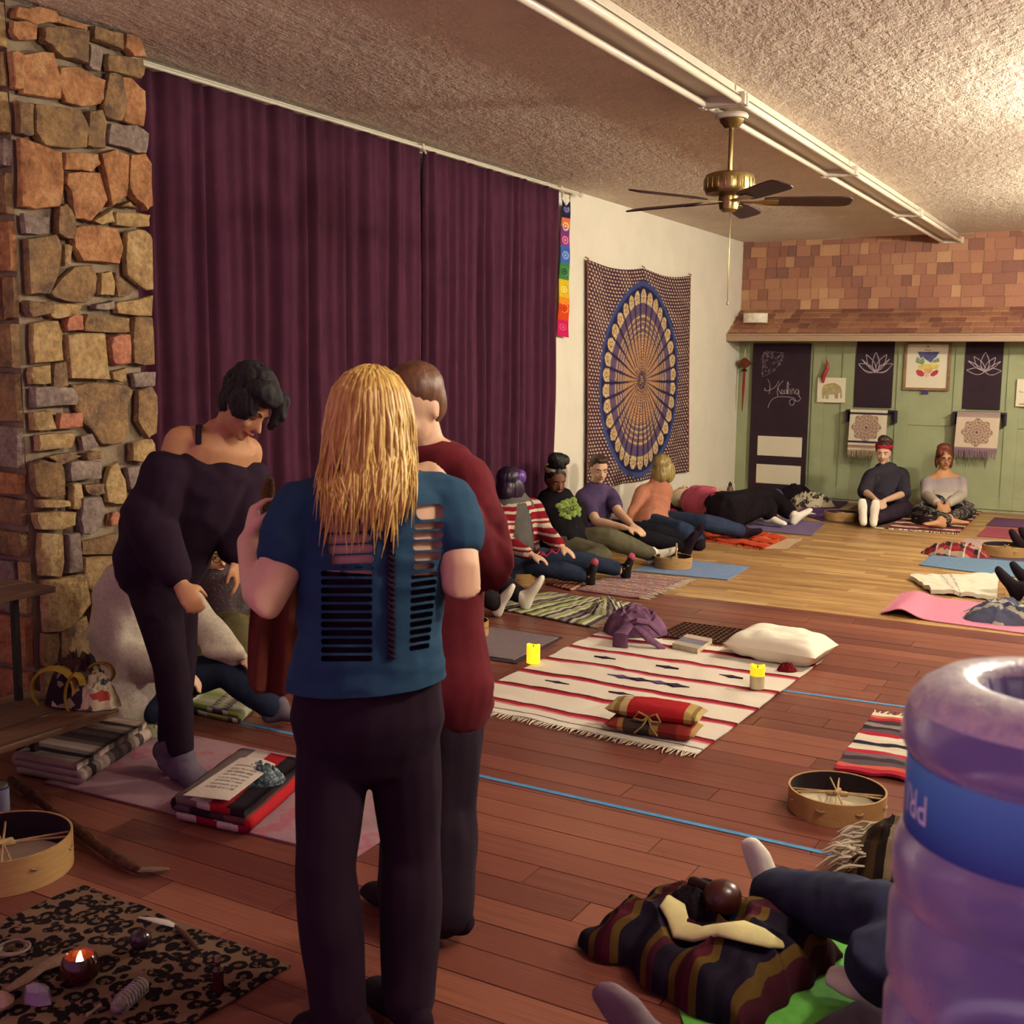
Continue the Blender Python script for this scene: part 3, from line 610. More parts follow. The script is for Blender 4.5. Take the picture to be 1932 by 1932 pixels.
# small elephant canvas, red chilli ornament, right-hand canvas
def canvas(p, q, lab, pts, conv):
    a, c = WY(*p), WY(*q); o = build(MB().box(((a.x+c.x)/2, YB-.034, (a.z+c.z)/2), (c.x-a.x, .034, a.z-c.z)), 'canvas_picture', M_card, smooth=False, bevel=.003); tag(o, lab, 'picture')
    for k, (m, pl) in enumerate(pts): build(MB().prism([WY(*conv(*x), YB-.0515-.0004*k) for x in pl][::-1], NB, .001), 'printed_shape', m, o, smooth=False)
M_el1, M_el2 = mat('ochre_print', '#b5a05c', .8), mat('grey_green_print', '#a39a78', .8)
el = [(M_el2, [(1030, 640), (1050, 608), (1095, 588), (1160, 582), (1200, 600), (1226, 622), (1240, 660), (1242, 735), (1228, 750), (1222, 735), (1224, 690), (1205, 690), (1196, 752), (1166, 752), (1160, 705), (1100, 708), (1096, 752), (1064, 752), (1056, 700), (1050, 752), (1030, 752), (1026, 690)])]
for k in range(5):
    for j in range(2): x, y = 1040+k*34, 600+j*45; el.append((M_el1, [(x, y+8), (x+13, y), (x+26, y+8), (x+26, y+26), (x+13, y+34), (x, y+26)]))
canvas((1545, 712), (1595, 760), 'small cream canvas with a patterned elephant beside the black door', el, z5)
canvas((1920, 715), (1972, 768), 'small cream canvas cut off by the right edge of the picture', [(M_el2, [z_ for z_ in ((1885, 640), (1895, 640), (1897, 655), (1932, 655), (1932, 662), (1885, 662))]), (M_el1, [(1880, 775), (1960, 772), (1990, 790), (1880, 792)])], z6)
pp = [WY(*z5(*p), YB-.07) for p in ((1073, 328), (1090, 380), (1085, 430), (1060, 480), (1040, 530), (1042, 572))]
pe = build(MB().loft(pp, [.004, .018, .022, .024, .026, .014], n=10), 'chilli_ornament', mat('chilli_red', '#a02f2c', .35, spec=.5)); tag(pe, 'curved red chilli ornament hanging over the elephant canvas', 'ornament')
build(MB().loft([pp[0], pp[0]+V((0, .05, .03))], .003, n=5), 'hanging_cord', M_brass, pe)
# hanging lantern ornament at the corner
lc = WY(1405, 685, YB-.14); lan = thing('lantern_ornament', 'small red lantern ornament with a long tassel in the wall corner', 'ornament', lc-V((0, 0, .6)))
M_lan = mat('lantern_red', '#7c3a2a', .5, nz=(20, .25))
build(MB().lathe(lc, [(0, .062), (.02, .06), (.055, .03), (.095, 0), (.055, -.03), (.02, -.06), (0, -.062)], 20), 'lantern_body', M_lan, lan)
build(MB().lathe(lc, [(0, -.06), (.018, -.07), (.045, -.095), (.015, -.1), (0, -.105)], 16).loft([lc+V((0, 0, .05)), lc+V((0, .02, 1.9-lc.z-.002))], .003, n=5), 'cap_and_cord', M_brass, lan)
build(MB().loft([lc-V((0, 0, .1)), lc-V((.004, 0, .3)), lc-V((.01, 0, .58))], [.014, .017, .006], n=8), 'tassel', mat('tassel_red', '#8a2630', .9), lan)
# shelf brackets with towels
M_hold = mat('dark_bracket', '#241a30', .5)
def mandala(u, v, cu, cv, r, asp):
    x, y = (u-cu)/r, (v-cv)/r*asp; d = math.hypot(x, y); th = math.atan2(y, x); e = .8+.2*abs(math.cos(4*th))**1.0
    if d > e: return None
    k = d/e
    if k < .08: return '#5a4450'
    if int(k*9) % 2 == 0: return '#8a6a62' if math.sin(16*th+int(k*9)) > -.3 else '#b39a86'
    return '#a88a7c' if math.sin(24*th) > 0 else '#c4ad94'
def towel(q, bot, lab, colfn, fringecol, hold):
    a, b = WY(*z6(*q[0]), YB-.17), WY(*z6(*q[1]), YB-.17); zb_ = WY(*z6(*q[2]), YB-.17).z; zt_ = (a.z+b.z)/2
    h0, h1 = WY(*z6(*hold[0]), YB-.12), WY(*z6(*hold[1]), YB-.12)
    hd = build(MB().box(((h0.x+h1.x)/2, YB-.09, zt_-.012), (h1.x-h0.x, .145, .02)).box((h0.x+.012, YB-.08, zt_-.08), (.024, .12, .13)).box((h1.x-.012, YB-.08, zt_-.08), (.024, .12, .13)), 'wall_shelf', M_hold, smooth=False, bevel=.004); tag(hd, lab[1], 'shelf', 'dark bracket shelves')
    def fn(u, v):
        if v < .16: t = v/.16; return V((lerp(a.x, b.x, u), lerp(YB-.03, YB-.172, t), zt_+.004))
        t = (v-.16)/.84; return V((lerp(a.x, b.x, u)-.012*t, YB-.174-.006*math.sin(u*9+t*3)*t, lerp(zt_+.002, zb_, t)))
    o = printed('hanging_towel', 70, 90, fn, lambda u, v: colfn(u, max(0, (v-.16)/.84)), M_print, None, V((0, -.003, 0))); tag(o, lab[0], 'towel', 'mandala towels')
    f = MB(); rf = random.Random(2)
    for k in range(46):
        u = (k+.5)/46; p = fn(u, 1); f.loft([p, p+V((rf.uniform(-.008, .008), -.004, -.03)), p+V((rf.uniform(-.016, .016), 0, -.075-rf.random()*.02))], [.004, .0045, .002], n=5)
    stuff(build(f, 'fringe', fabric(fringecol[0], fringecol[1]), o))
def tw1(u, v):
    if v < .07: return '#d8cdb4'
    if v < .12 or .77 < v < .82: return '#3a2a40'
    m = mandala(u, v, .46, .43, .40, 1.1)
    if m: return m
    if v > .82: return '#dccfb6' if v < .88 or v > .955 else ('#9a7a66' if v < .925 else '#b59a84')
    return '#ddd0b8'
def tw2(u, v):
    if v < .14: return ['#b09a90', '#8f7880'][int(v*40) % 2]
    m = mandala(u, v, .5, .53, .37, 1.0)
    if m: return m
    return '#d6c3ac' if v < .93 else '#8d7080'
towel(((135, 838), (523, 848), (318, 1262)), 0, ('cream towel with striped borders and a flower mandala under the left chalkboard', 'dark bracket shelf carrying the towel with striped borders'), tw1, ('cream_fringe', '#a8977c'), ((92, 850), (608, 850)))
towel(((1242, 862), (1690, 872), (1455, 1262)), 0, ('pinkish towel with a flower mandala and mauve hem under the right chalkboard', 'dark bracket shelf carrying the towel with the mauve hem'), tw2, ('mauve_fringe', '#8d7080'), ((1200, 866), (1748, 872)))
# white curved sconce on the shingle skirt
sc0 = WY(1425, 600, YB-.30); n = 16
sb = MB(); ro, ri = .17, .155
for r_, s_ in ((ro, 1),):
    ring = [(-1.15+2.3*k/n) for k in range(n+1)]
    vs = []
    for zz in (-.055, .055):
        for r in (ro, ri): vs += [sc0+V((r*math.sin(t)*.95, -.13*math.cos(t)*r/ro+.06, zz)) for t in ring]
    m_ = n+1; fs = []
    for k in range(n): fs += [(k, k+1, 2*m_+k+1, 2*m_+k), (m_+k+1, m_+k, 3*m_+k, 3*m_+k+1), (k+1, k, m_+k, m_+k+1), (2*m_+k, 2*m_+k+1, 3*m_+k+1, 3*m_+k)]
    fs += [(0, 2*m_, 3*m_, m_), (n, m_+n, 3*m_+n, 2*m_+n)]
    sb.add(vs, fs)
sconce = thing('wall_sconce', 'white curved wall sconce on the shingles near the corner', 'sconce', sc0)
build(sb, 'shade', mat('sconce_white', '#ece3cf', .5), sconce); build(MB().box(sc0+V((0, .14, .0)), (.12, .22, .08)), 'backplate', M_rod, sconce, smooth=False, bevel=.004)
# ================================================================== THINGS ON THE FLOOR
def bil(q, u, v): return lerp(lerp(q[0], q[1], u), lerp(q[3], q[2], u), v)
def fringe(q, side, m, parent, n=60, L=.05, z=.006, r=.0022, seed=1):
    rf = random.Random(seed); mb = MB()
    for k in range(n):
        t = (k+rf.uniform(.2, .8))/n
        if side == 'v0': p, d = bil(q, t, 0), (bil(q, t, 0)-bil(q, t, .1))
        elif side == 'v1': p, d = bil(q, t, 1), (bil(q, t, 1)-bil(q, t, .9))
        elif side == 'u0': p, d = bil(q, 0, t), (bil(q, 0, t)-bil(q, .1, t))
        else: p, d = bil(q, 1, t), (bil(q, 1, t)-bil(q, .9, t))
        d.z = 0; d.normalize(); e = V((-d.y, d.x, 0)); l = L*rf.uniform(.6, 1.15); w = rf.uniform(-.3, .3)
        z0 = p.z; mb.loft([V((p.x, p.y, z0+z))-d*.005, V((p.x, p.y, z0+z*.8))+d*l*.5+e*l*w*.4, V((p.x, p.y, z0+.003))+d*l+e*l*w], [r, r*1.2, r*.6], n=5)
    return stuff(build(mb, 'fringe', m, parent))
def cloth(name, q, m, label, cat, t=.008, wr=.004, base=.002, nu=40, nv=40, group=None, sc=7, seed=0, warp=.0, uvs=(1, 1), lift=None):
    """flat textile or mat between four floor corners with real thickness and soft wrinkles"""
    q = [V((p[0], p[1], 0)) for p in q]
    def fn(u, v):
        p = bil(q, u, v); n = noise.noise(V((p.x*sc+seed, p.y*sc, seed*1.3))); n2 = noise.noise(V((p.x*sc*.6, p.y*sc*.6+seed, 7)))
        ed = V((noise.noise(V((v*5, seed, 1))), noise.noise(V((u*5, seed, 4))), 0))*warp
        z = base+t+wr*(abs(n)*1.2+.8*max(0, n2))
        if lift: z += lift(u, v)
        return V((p.x, p.y, z))+ed
    o = build(MB().grid(nu, nv, fn, t, uvs), name, m, smooth='auto'); tag(o, label, cat, group); o['_q'] = 0; del o['_q']; return o, [V((p.x, p.y, base)) for p in q]
def pxq(*p, z=0.0): return [Z(a, b, z) for a, b in p]
def folded(name, q, m, label, layers=3, t=.02, base=.003, group=None, along='u'):
    """blanket folded in a flat stack: a thick serpentine ribbon with round folds; q = floor corners"""
    o0, ex, ey = V((q[0].x, q[0].y, 0)), V((q[1].x-q[0].x, q[1].y-q[0].y, 0)), V((q[3].x-q[0].x, q[3].y-q[0].y, 0)); W = ex.length; ex = ex.normalized()
    path = []; h = t*1.06
    for k in range(layers):
        zc = base+t/2+k*h; xs = [.012+(W-.024)*i/10 for i in range(11)]
        if k % 2: xs.reverse()
        path += [(x, zc) for x in xs]
        if k < layers-1:
            xe = xs[-1]; sg = 1 if k % 2 == 0 else -1
            path += [(xe+sg*h/2*math.sin(a), zc+h/2*(1-math.cos(a))) for a in (PI*.25, PI*.5, PI*.75)]
    n = len(path); nrm = []
    for i in range(n):
        a, b = path[max(i-1, 0)], path[min(i+1, n-1)]; d = V((b[0]-a[0], b[1]-a[1])); d.normalize(); nrm.append((-d.y, d.x))
    mb = MB(); J_ = 14; vs = []; fs = []; uv = []
    for j in range(J_+1):
        for sg in (1, -1):
            for i in range(n):
                x, z = path[i][0]+nrm[i][0]*t*.47*sg, path[i][1]+nrm[i][1]*t*.47*sg
                wob = .006*noise.noise(V((x*9, j*.5, z*20))); vs.append(o0+ex*(x+wob)+ey*(j/J_)+V((0, 0, max(.001, z+.004*noise.noise(V((x*7, j*.7, 3)))))))
    S_ = 2*n
    for j in range(J_):
        for sg in range(2):
            for i in range(n-1):
                a = j*S_+sg*n+i; f = (a, a+1, a+S_+1, a+S_); u = [(i/(n-1), j/J_), ((i+1)/(n-1), j/J_), ((i+1)/(n-1), (j+1)/J_), (i/(n-1), (j+1)/J_)]
                fs.append(f if sg == 0 else f[::-1]); uv.append(u if sg == 0 else u[::-1])
        for i in (0, n-1):
            a, b = j*S_+i, j*S_+n+i; fs.append((a, a+S_, b+S_, b)); uv.append([(i/(n-1), j/J_)]*4)
    for j in (0, J_):
        for i in range(n-1):
            a = j*S_+i; b = j*S_+n+i; fs.append((a, b, b+1, a+1)); uv.append([(i/(n-1), j/J_)]*4)
    mb.add(vs, fs, uv); o = build(mb, name, m, smooth=True); tag(o, label, 'blanket', group); return o
def heap(name, c, rx, ry, h, m, label, cat, rot=0, seed=1, rough=.35, group=None, parent=None, n=64, pw=.75, folds=5, base=.002):
    """crumpled cloth: a domed sheet with ridged folds"""
    cr, sr = math.cos(rot), math.sin(rot); c = V(c)
    def fn(u, v):
        a = 2*PI*u; r = v
        rim = 1+.16*noise.noise(V((math.cos(a)*2, math.sin(a)*2, seed)))+.08*noise.noise(V((math.cos(a)*6, math.sin(a)*6, seed+3)))
        x, y = math.cos(a)*r*rx*rim, math.sin(a)*r*ry*rim
        z = h*max(0, 1-r*r)**pw
        q = V((x*folds/rx*.9, y*folds/ry*.9, seed)); q2 = q+V((noise.noise(q*.7), noise.noise(q*.7+V((5, 0, 0))), 0))*1.2
        rd = 1-2*abs(noise.noise(q2*.7)); z += h*rough*rd*(1-r**3)*.7+h*rough*.35*noise.noise(q2*2.2)*(1-r**4)
        return c+V((x*cr-y*sr, x*sr+y*cr, max(base, z+base)))
    mb = MB().grid(n, n//2, fn); k = len(mb.v)
    me = mb.mesh(name); bm = bmesh.new(); bm.from_mesh(me); bmesh.ops.remove_doubles(bm, verts=bm.verts, dist=1e-4); bmesh.ops.recalc_face_normals(bm, faces=bm.faces); bm.to_mesh(me); bm.free()
    o = place(me, name, m, parent, True)
    if parent is None: tag(o, label, cat, group)
    return o
# ---------------------------------------------------------------- mats
def ymat(px, c, label, t=.006, base=.0015, wr=.0, nm='yoga_mat', mname=None, lift=None):
    m = mat(mname or 'mat_'+c.strip('#'), c, .85, nz=(30, .12), bp=(220, .25, .003)); return cloth(nm, pxq(*px), m, label, 'mat', t, wr, base, 24, 24, 'yoga mats', lift=lift)[0]
A_, B_, C_ = Z(84, 1478), Z(667, 1623), Z(862, 1493); D_ = A_+(C_-B_)
s = NT('rose_marbled_mat'); s.col(s.ramp(s.noise(s.co(), 4, 4), [(.35, '#8a6a72'), (.55, '#9b7880'), (.62, '#a0586a'), (.68, '#96747c')])); s.bump(s.noise(s.co(), 200, 2), .2, .003); M_rose = s.fin(.8)
cloth('yoga_mat', [A_, B_, C_, D_], M_rose, 'dusty rose marbled yoga mat under the bending woman in black', 'mat', .006, .001, .0015, 30, 30, 'yoga mats')
ymat(((875, 1235), (969, 1248), (1052, 1206), (925, 1186)), '#77686c', 'grey mat between the maroon-clad person and the striped blanket', .006, .006)
ymat(((868, 1238), (975, 1253), (1062, 1204), (915, 1182)), '#3a2b36', 'charcoal mat lying under the small grey mat', .004, .001)
ymat(((1193, 1078), (1373, 1095), (1414, 1071), (1262, 1054)), '#6e86ae', 'sky blue yoga mat carrying a drum in front of the black hoodie', .006)
ymat(((1440, 1036), (1483, 1037), (1512, 1018), (1440, 1012)), '#b59a7c', 'beige mat corner sticking out from under the orange blanket', .004)
ymat(((1400, 999), (1531, 1011), (1556, 988), (1440, 972)), '#6b5a80', 'mauve yoga mat under the legs of the reclining person in pink', .006)
ymat(((1500, 968), (1554, 984), (1612, 938), (1566, 934)), '#4c2c5e', 'deep purple yoga mat running up to the green wall', .006)
ymat(((1557, 984), (1676, 998), (1735, 962), (1622, 951)), '#5c4438', 'brown yoga mat under the person with the red headband', .006)
ymat(((1860, 992), (1877, 977), (1995, 986), (1995, 1000)), '#5a3358', 'plum yoga mat farthest back at the right edge', .006)
ymat(((1843, 1012), (1861, 995), (2010, 1006), (2010, 1026)), '#8a3c4e', 'wine red yoga mat at the right edge behind the dark shoes', .006)
ymat(((1800, 1034), (1822, 1016), (2010, 1030), (2010, 1052)), '#a78a86', 'pale pink yoga mat behind the plaid blanket', .005)
ymat(((1752, 1050), (1768, 1040), (2000, 1052), (2000, 1066)), '#41364c', 'dark slate mat under the drum at the right edge', .005)
ymat(((1734, 1067), (1757, 1049), (1990, 1066), (1990, 1100)), '#5a7590', 'steel blue yoga mat at the right edge', .007)
pk = lambda u, v: .05*math.exp(-((u-.13)/.10)**2)*(1-.35*v)
s = NT('pink_mat'); s.col(s.ramp(s.noise(s.co(), 60, 2), [(.3, '#bd6f88'), (.7, '#c97c94')])); s.bump(s.noise(s.co(), 200, 2), .2, .003); M_pink = s.fin(.8)
cloth('yoga_mat', pxq((1662, 1160), (1960, 1200), (1960, 1150), (1700, 1122)), M_pink, 'pink yoga mat with a curled-up end near the grey blanket', 'mat', .006, 0, .0015, 60, 16, 'yoga mats', lift=pk)
s = NT('lime_mat'); s.col(s.ramp(s.noise(s.co(), 30, 3), [(.3, '#4f9436'), (.7, '#5fa842')])); s.bump(s.noise(s.co(), 180, 2), .2, .003); M_lime = s.fin(.75)
gq = pxq((1214, 1702), (1330, 2060), (1930, 1905), (1560, 1740)); cloth('yoga_mat', [gq[0], gq[1], gq[2], gq[3]], M_lime, 'bright green yoga mat beneath the dark striped blanket', 'mat', .006, 0, .0015, 20, 20, 'yoga mats')
# ---------------------------------------------------------------- blue tape lines
M_tape = mat('blue_tape', '#4a86b8', .7, nz=(25, .12))
for (a, b), l in ((((425, 1357), (1600, 1619)), 'long strip of blue tape across the floor nearest the camera'), (((1380, 1290), (1760, 1341)), 'strip of blue tape running out from the white striped blanket')):
    p, q = Z(*a), Z(*b); tag(build(MB().box(((p.x+q.x)/2, (p.y+q.y)/2, .0009), ((q-p).length, .024, .0008), ((q-p).normalized(), V((0, 0, 1)).cross((q-p).normalized()), V((0, 0, 1)))), 'floor_tape', M_tape, smooth=False), l, 'tape', 'tape lines')
# ---------------------------------------------------------------- central white serape
q = [V((-2.78, 4.34, 0)), V((-1.545, 4.285, 0)), V((-1.49, 6.05, 0)), V((-2.80, 6.0, 0))]
st = [(0, '#ebdfd0'), (.03, '#6f6470'), (.036, '#ebdfd0')]
for c in (.10, .255, .41, .58, .76, .925): st += [(c-.026, '#cc8a8c'), (c-.017, '#ab2a3c'), (c-.002, '#6a1622'), (c+.013, '#ebdfd0')]
M_ser = stripes('white_serape', [(p, c) for p, c in st], 1, .010, 'CONSTANT', wsc=14)
ser, qq = cloth('serape_blanket', q, M_ser, 'large white serape blanket with red stripes spread in the middle of the floor', 'blanket', .006, .008, .003, 90, 110, 'serape blankets', sc=5, warp=.012)
M_frW = fabric('white_fringe', '#c9bca6'); fringe(qq, 'v0', M_frW, ser, 110, .055); fringe(qq, 'v1', M_frW, ser, 90, .05, seed=3)
M_dm = {k: fabric('diamond_'+k, c) for k, c in (('n', '#3a2440'), ('v', '#5a4470'), ('g', '#8a8a80'))}
def diamond(u, v, w, h, m):
    p = [bil(q, u-w, v)+V((0, 0, 0)), bil(q, u, v-h), bil(q, u+w, v), bil(q, u, v+h)]
    zt = max(0.02, .0) ; P = []
    for k in range(4): P += [p[k], lerp(lerp(p[k], p[(k+1) % 4], .5), bil(q, u, v), .25)]
    mb = MB().prism([V((x.x, x.y, .0095)) for x in P], V((0, 0, 1)), .009); build(mb, 'woven_diamond', m, ser, smooth=False)
for u in (.22, .5, .77): diamond(u, .335, .055, .011, M_dm['n']); diamond(u, .67, .05, .011, M_dm['n'])
for u, m in ((.40, 'v'), (.48, 'n'), (.56, 'v'), (.63, 'n')): diamond(u, .495+.01*(u-.5), .06, .016, M_dm[m])
# ---------------------------------------------------------------- other blankets
st = []; rb = random.Random(8); x = 0
seq = ['#8f9c52', '#cfc6b0', '#7c8a44', '#d6ccb8', '#4a3d40', '#b9b0a0', '#a3ad62', '#d8d0bc', '#5a4c4c', '#8a8078', '#3c3036', '#c9bfae', '#6c6058', '#9aa65a', '#d8cfba', '#4a4040']
for i, c in enumerate(seq*2): st.append((i/32, c))
gs, gq_ = cloth('serape_blanket', pxq((884, 1140), (1112, 1184), (1196, 1140), (1035, 1120)), stripes('green_serape', st, 0, .02, wsc=8), 'lime and charcoal striped serape behind the white sock', 'blanket', .008, .012, .002, 70, 40, 'serape blankets', sc=8)
fringe(gq_, 'u1', M_frW, gs, 40, .06)
heap('crumpled_blanket', Z(1145, 1160), .13, .10, .085, stripes('green_crumple', st, 0, .08, wsc=5), 'rumpled lime striped blanket end beside the purple bundle', 'blanket', .4, 5, .5)
rg = [(i/20, c) for i, c in enumerate(['#b08a86', '#5c4a6a', '#c9a48c', '#8a5a62', '#d0b49c', '#6e5c80', '#b8786e', '#c8b090', '#7a6070', '#a8848c']*2)]
o, q1 = cloth('rag_rug', pxq((1090, 1115), (1206, 1131), (1300, 1094), (1165, 1082)), stripes('rag_weave', rg, 1, .08, wsc=24, rep=1.9), 'multicoloured rag rug with a knotted fringe by the dark socks', 'rug', .009, .006, .002, 40, 30, sc=20)
fringe(q1, 'u1', M_frW, o, 26, .07, r=.005)
cloth('rag_rug', pxq((1032, 1103), (1078, 1116), (1100, 1104), (1050, 1094)), stripes('rag_red', [(i/12, c) for i, c in enumerate(['#8a4a3c', '#b8785e', '#6e3a3a', '#c09070']*3)], 0, .06, wsc=20), 'rust red rag rug end in front of the tan drum', 'rug', .010, .008, .002, 24, 20, sc=20)
og = [(0, '#b8432a'), (.2, '#c9542e'), (.32, '#5c2420'), (.38, '#c24a2a'), (.62, '#cf5f34'), (.7, '#4a2222'), (.76, '#c84a2a')]
o, q1 = cloth('orange_blanket', pxq((1230, 1003), (1440, 1037), (1484, 1017), (1395, 998)), stripes('orange_weave', og, 1, .16, wsc=14), 'bright orange fringed blanket on the laminate floor', 'blanket', .012, .02, .002, 60, 40, sc=11)
fringe(q1, 'v0', fabric('orange_fringe', '#c04a2a'), o, 50, .05, r=.004)
rw = [(i/18, c) for i, c in enumerate(['#6e2a30', '#cbb9a2', '#7c3038', '#4a2c38', '#d2c2ac', '#8a3a40', '#5a2830', '#c4b096', '#6a2a34']*2)]
o, q1 = cloth('serape_blanket', pxq((1676, 998), (1808, 1008), (1852, 967), (1722, 960)), stripes('maroon_serape', rw, 1, .04, wsc=9), 'maroon and cream serape under the woman with glasses by the green wall', 'blanket', .010, .012, .003, 50, 40, 'serape blankets', sc=9)
fringe(q1, 'v0', M_frW, o, 40, .07, r=.005)
wb = [(0, '#e2d9c4'), (.3, '#dcd2be'), (.34, '#b4aea4'), (.37, '#d8cfbc'), (.44, '#a8a49e'), (.47, '#ddd4c0')]
cloth('white_blanket', pxq((1716, 1094), (1756, 1121), (1880, 1134), (1884, 1090)), stripes('white_weave', wb, 1, .12, wsc=16), 'fluffy white blanket with a faint grey pattern at the right', 'blanket', .030, .02, .002, 50, 40, sc=9, warp=.03)
rr_ = ['#a82638', '#c85a4e', '#5a4a52', '#3a3038', '#6e5a60', '#b02a3a', '#d8ccb8', '#cfc2b0', '#2c2430', '#d6cab6', '#e0d4c0', '#a82436', '#5c4a50', '#2e2630', '#8a7a78', '#3c3038', '#a0283a', '#c0604c', '#e0d6c2']
stv = [(i/len(rr_), c) for i, c in enumerate(rr_)]
o, q1 = cloth('serape_blanket', [Z(1574, 1456), Z(1574, 1456)+V((.62, .06, 0)), Z(1650, 1350)+V((.62, .04, 0)), Z(1648, 1350)], stripes('red_serape', stv, 1, .02, wsc=9), 'red and grey serape with white fringe half hidden by the water jug', 'blanket', .012, .012, .002, 60, 60, 'serape blankets', sc=7, warp=.015)
fringe(q1, 'v1', M_frW, o, 44, .07, r=.004)
# folded blankets
cs = [(i/16, c) for i, c in enumerate(['#b09a90', '#8f7c78', '#2c2028', '#7c6c6a', '#b39c92', '#a58e86', '#5c4c4c', '#3a2c30', '#2e2228', '#4a3a3c', '#35282c', '#6a5a56', '#8a7a70', '#4a3c3c', '#b8a296', '#c0aca0'])]
p0, p1, p3 = Z(28, 1462), Z(152, 1486), Z(168, 1381)
folded('folded_blanket', [p0, p1, p1+(p3-p0), p3], stripes('charcoal_serape', cs, 1, .02, wsc=8), 'folded cream and charcoal striped blanket on the floor by the wooden rack', 3, .026, .008, 'folded blankets')
cs = [(i/14, c) for i, c in enumerate(['#c0b0a2', '#8a2030', '#cdbdb0', '#8e1f30', '#b8262e', '#6a4440', '#463438', '#2c2026', '#5c4a4c', '#2a2026', '#70605e', '#c8b8ac', '#a8222c', '#2a2028'])]
p0, p1, p3 = Z(328, 1550), Z(468, 1580), Z(455, 1452)
rfb = folded('folded_blanket', [p0, p1, p1+(p3-p0), p3], stripes('red_charcoal_serape', cs, 0, .02, wsc=8), 'folded red and charcoal blanket under the sheet of paper', 3, .026, .010, 'folded blankets')
ch_ = NT('chevron_weave'); v = ch_.co('UV'); xy = ch_.sep(v); tri = ch_.math('PINGPONG', ch_.math('MULTIPLY', xy[1], 14), .5); f = ch_.math('FRACT', ch_.math('MULTIPLY', ch_.math('ADD', ch_.math('MULTIPLY', xy[0], 6), tri), 1.2))
ch_.col(ch_.mix(ch_.math('GREATER_THAN', ch_.math('FRACT', ch_.math('MULTIPLY', xy[0], 3)), .45), ch_.ramp(f, [(0, '#4a3848'), (.45, '#c9c0aa')], 'CONSTANT'), ch_.ramp(xy[1], [(0, '#8a9a50'), (.3, '#c8c2ac'), (.6, '#93a058'), (1, '#bdb8a0')]))); M_chev = ch_.fin(.95, 0, .1)
p0, p1, p3 = Z(352, 1346), Z(452, 1368), Z(392, 1312)
folded('folded_blanket', [p0, p1, p1+(p3-p0), p3], M_chev, 'folded green and white zigzag blanket beside the bent dark jeans leg', 2, .024, .003, 'folded blankets')
# sheet of paper with print on the red folded blanket, bandana
pz = .125
P = [Z(345, 1500, pz), Z(432, 1510, pz-.02), Z(520, 1442, pz+.02), Z(452, 1430, pz+.03)]
def pcol(u, v):
    if .18 < u < .85 and .2 < v < .82 and int(v*26) % 2 == 0 and noise.noise(V((u*30, int(v*26), 3))) > -.25: return '#8d8078'
    return '#cfc3b4'
pap = printed('printed_sheet', 40, 60, lambda u, v: bil(P, u, v)+V((0, 0, .012*math.sin(PI*u)*v)), pcol, M_paper, None, .0012); tag(pap, 'white sheet of printed paper lying on the folded red blanket', 'paper')
bd = NT('bandana_print'); bd.col(bd.ramp(bd.noise(bd.co(), 70, 4), [(.4, '#2c3a40'), (.55, '#55646a'), (.62, '#9aa0a0')])); M_band = bd.fin(.9)
bpos = Z(492, 1474, .09); heap('bandana', bpos, .085, .06, .05, M_band, 'crumpled dark paisley bandana tucked beside the printed sheet', 'bandana', .5, 3, .6, base=0)
# ---------------------------------------------------------------- purple bundle, grate, book, pillow, cushions, candles
M_pb = fabric('mauve_jersey', '#6c4a66', (14, .3))
pbd = heap('purple_bundle', Z(1182, 1205)+V((0, .12, .012)), .19, .15, .13, M_pb, 'bundled mauve sweater on the far corner of the white serape', 'clothing', .3, 8, .4, pw=.55)
c0 = Z(1190, 1180, .11); sl_ = MB().loft([c0+V((-.02, 0, .0)), c0+V((.04, .01, .03)), c0+V((.1, .03, .02)), c0+V((.16, .05, -.04))], [(.03, .016), (.04, .02), (.03, .016), (.02, .01)], n=10).loft([c0+V((0, -.02, .01)), c0+V((-.01, -.12, -.03)), c0+V((0, -.14, -.10))], [(.03, .014), (.045, .014), (.05, .01)], n=10).loft([c0+V((.05, -.02, -.0)), c0+V((.14, -.06, -.05)), c0+V((.22, -.03, -.1))], [(.03, .014), (.03, .014), (.02, .01)], n=10)
build(sl_, 'sleeve', M_pb, pbd)
g0, g1, g2, g3 = pxq((1240, 1200), (1362, 1216), (1402, 1190), (1290, 1176))
gr = thing('floor_grate', 'brown metal floor grate set in the planks behind the book', 'grate', ((g0+g2)/2))
M_gr = mat('grate_brown', '#4a2c20', .5, .2); M_gd = mat('grate_shade', '#150b0c', .9)
build(MB().prism([V((p.x, p.y, .0005)) for p in (g0, g1, g2, g3)], V((0, 0, 1)), .001), 'shaft', M_gd, gr, smooth=False)  # no real opening: flat near-black sheet painted as the shade below the bars
q = [g0, g1, g2, g3]
for k in range(13): a, b = bil(q, k/12, 0), bil(q, k/12, 1); build(MB().box(((a.x+b.x)/2, (a.y+b.y)/2, .005), ((b-a).length, .012, .008), ((b-a).normalized(), V((0, 0, 1)).cross((b-a).normalized()), V((0, 0, 1)))), 'bar', M_gr, gr, smooth=False)
for k in range(9): a, b = bil(q, 0, k/8), bil(q, 1, k/8); build(MB().box(((a.x+b.x)/2, (a.y+b.y)/2, .006), ((b-a).length, .010, .008), ((b-a).normalized(), V((0, 0, 1)).cross((b-a).normalized()), V((0, 0, 1)))), 'cross_bar', M_gr, gr, smooth=False)
q = [Z(1268, 1222, .015), Z(1316, 1233, .015), Z(1344, 1213, .015), Z(1296, 1204, .015)]
bk = thing('book', 'paperback book lying between the purple bundle and the white pillow', 'book', (q[0]+q[2])/2)
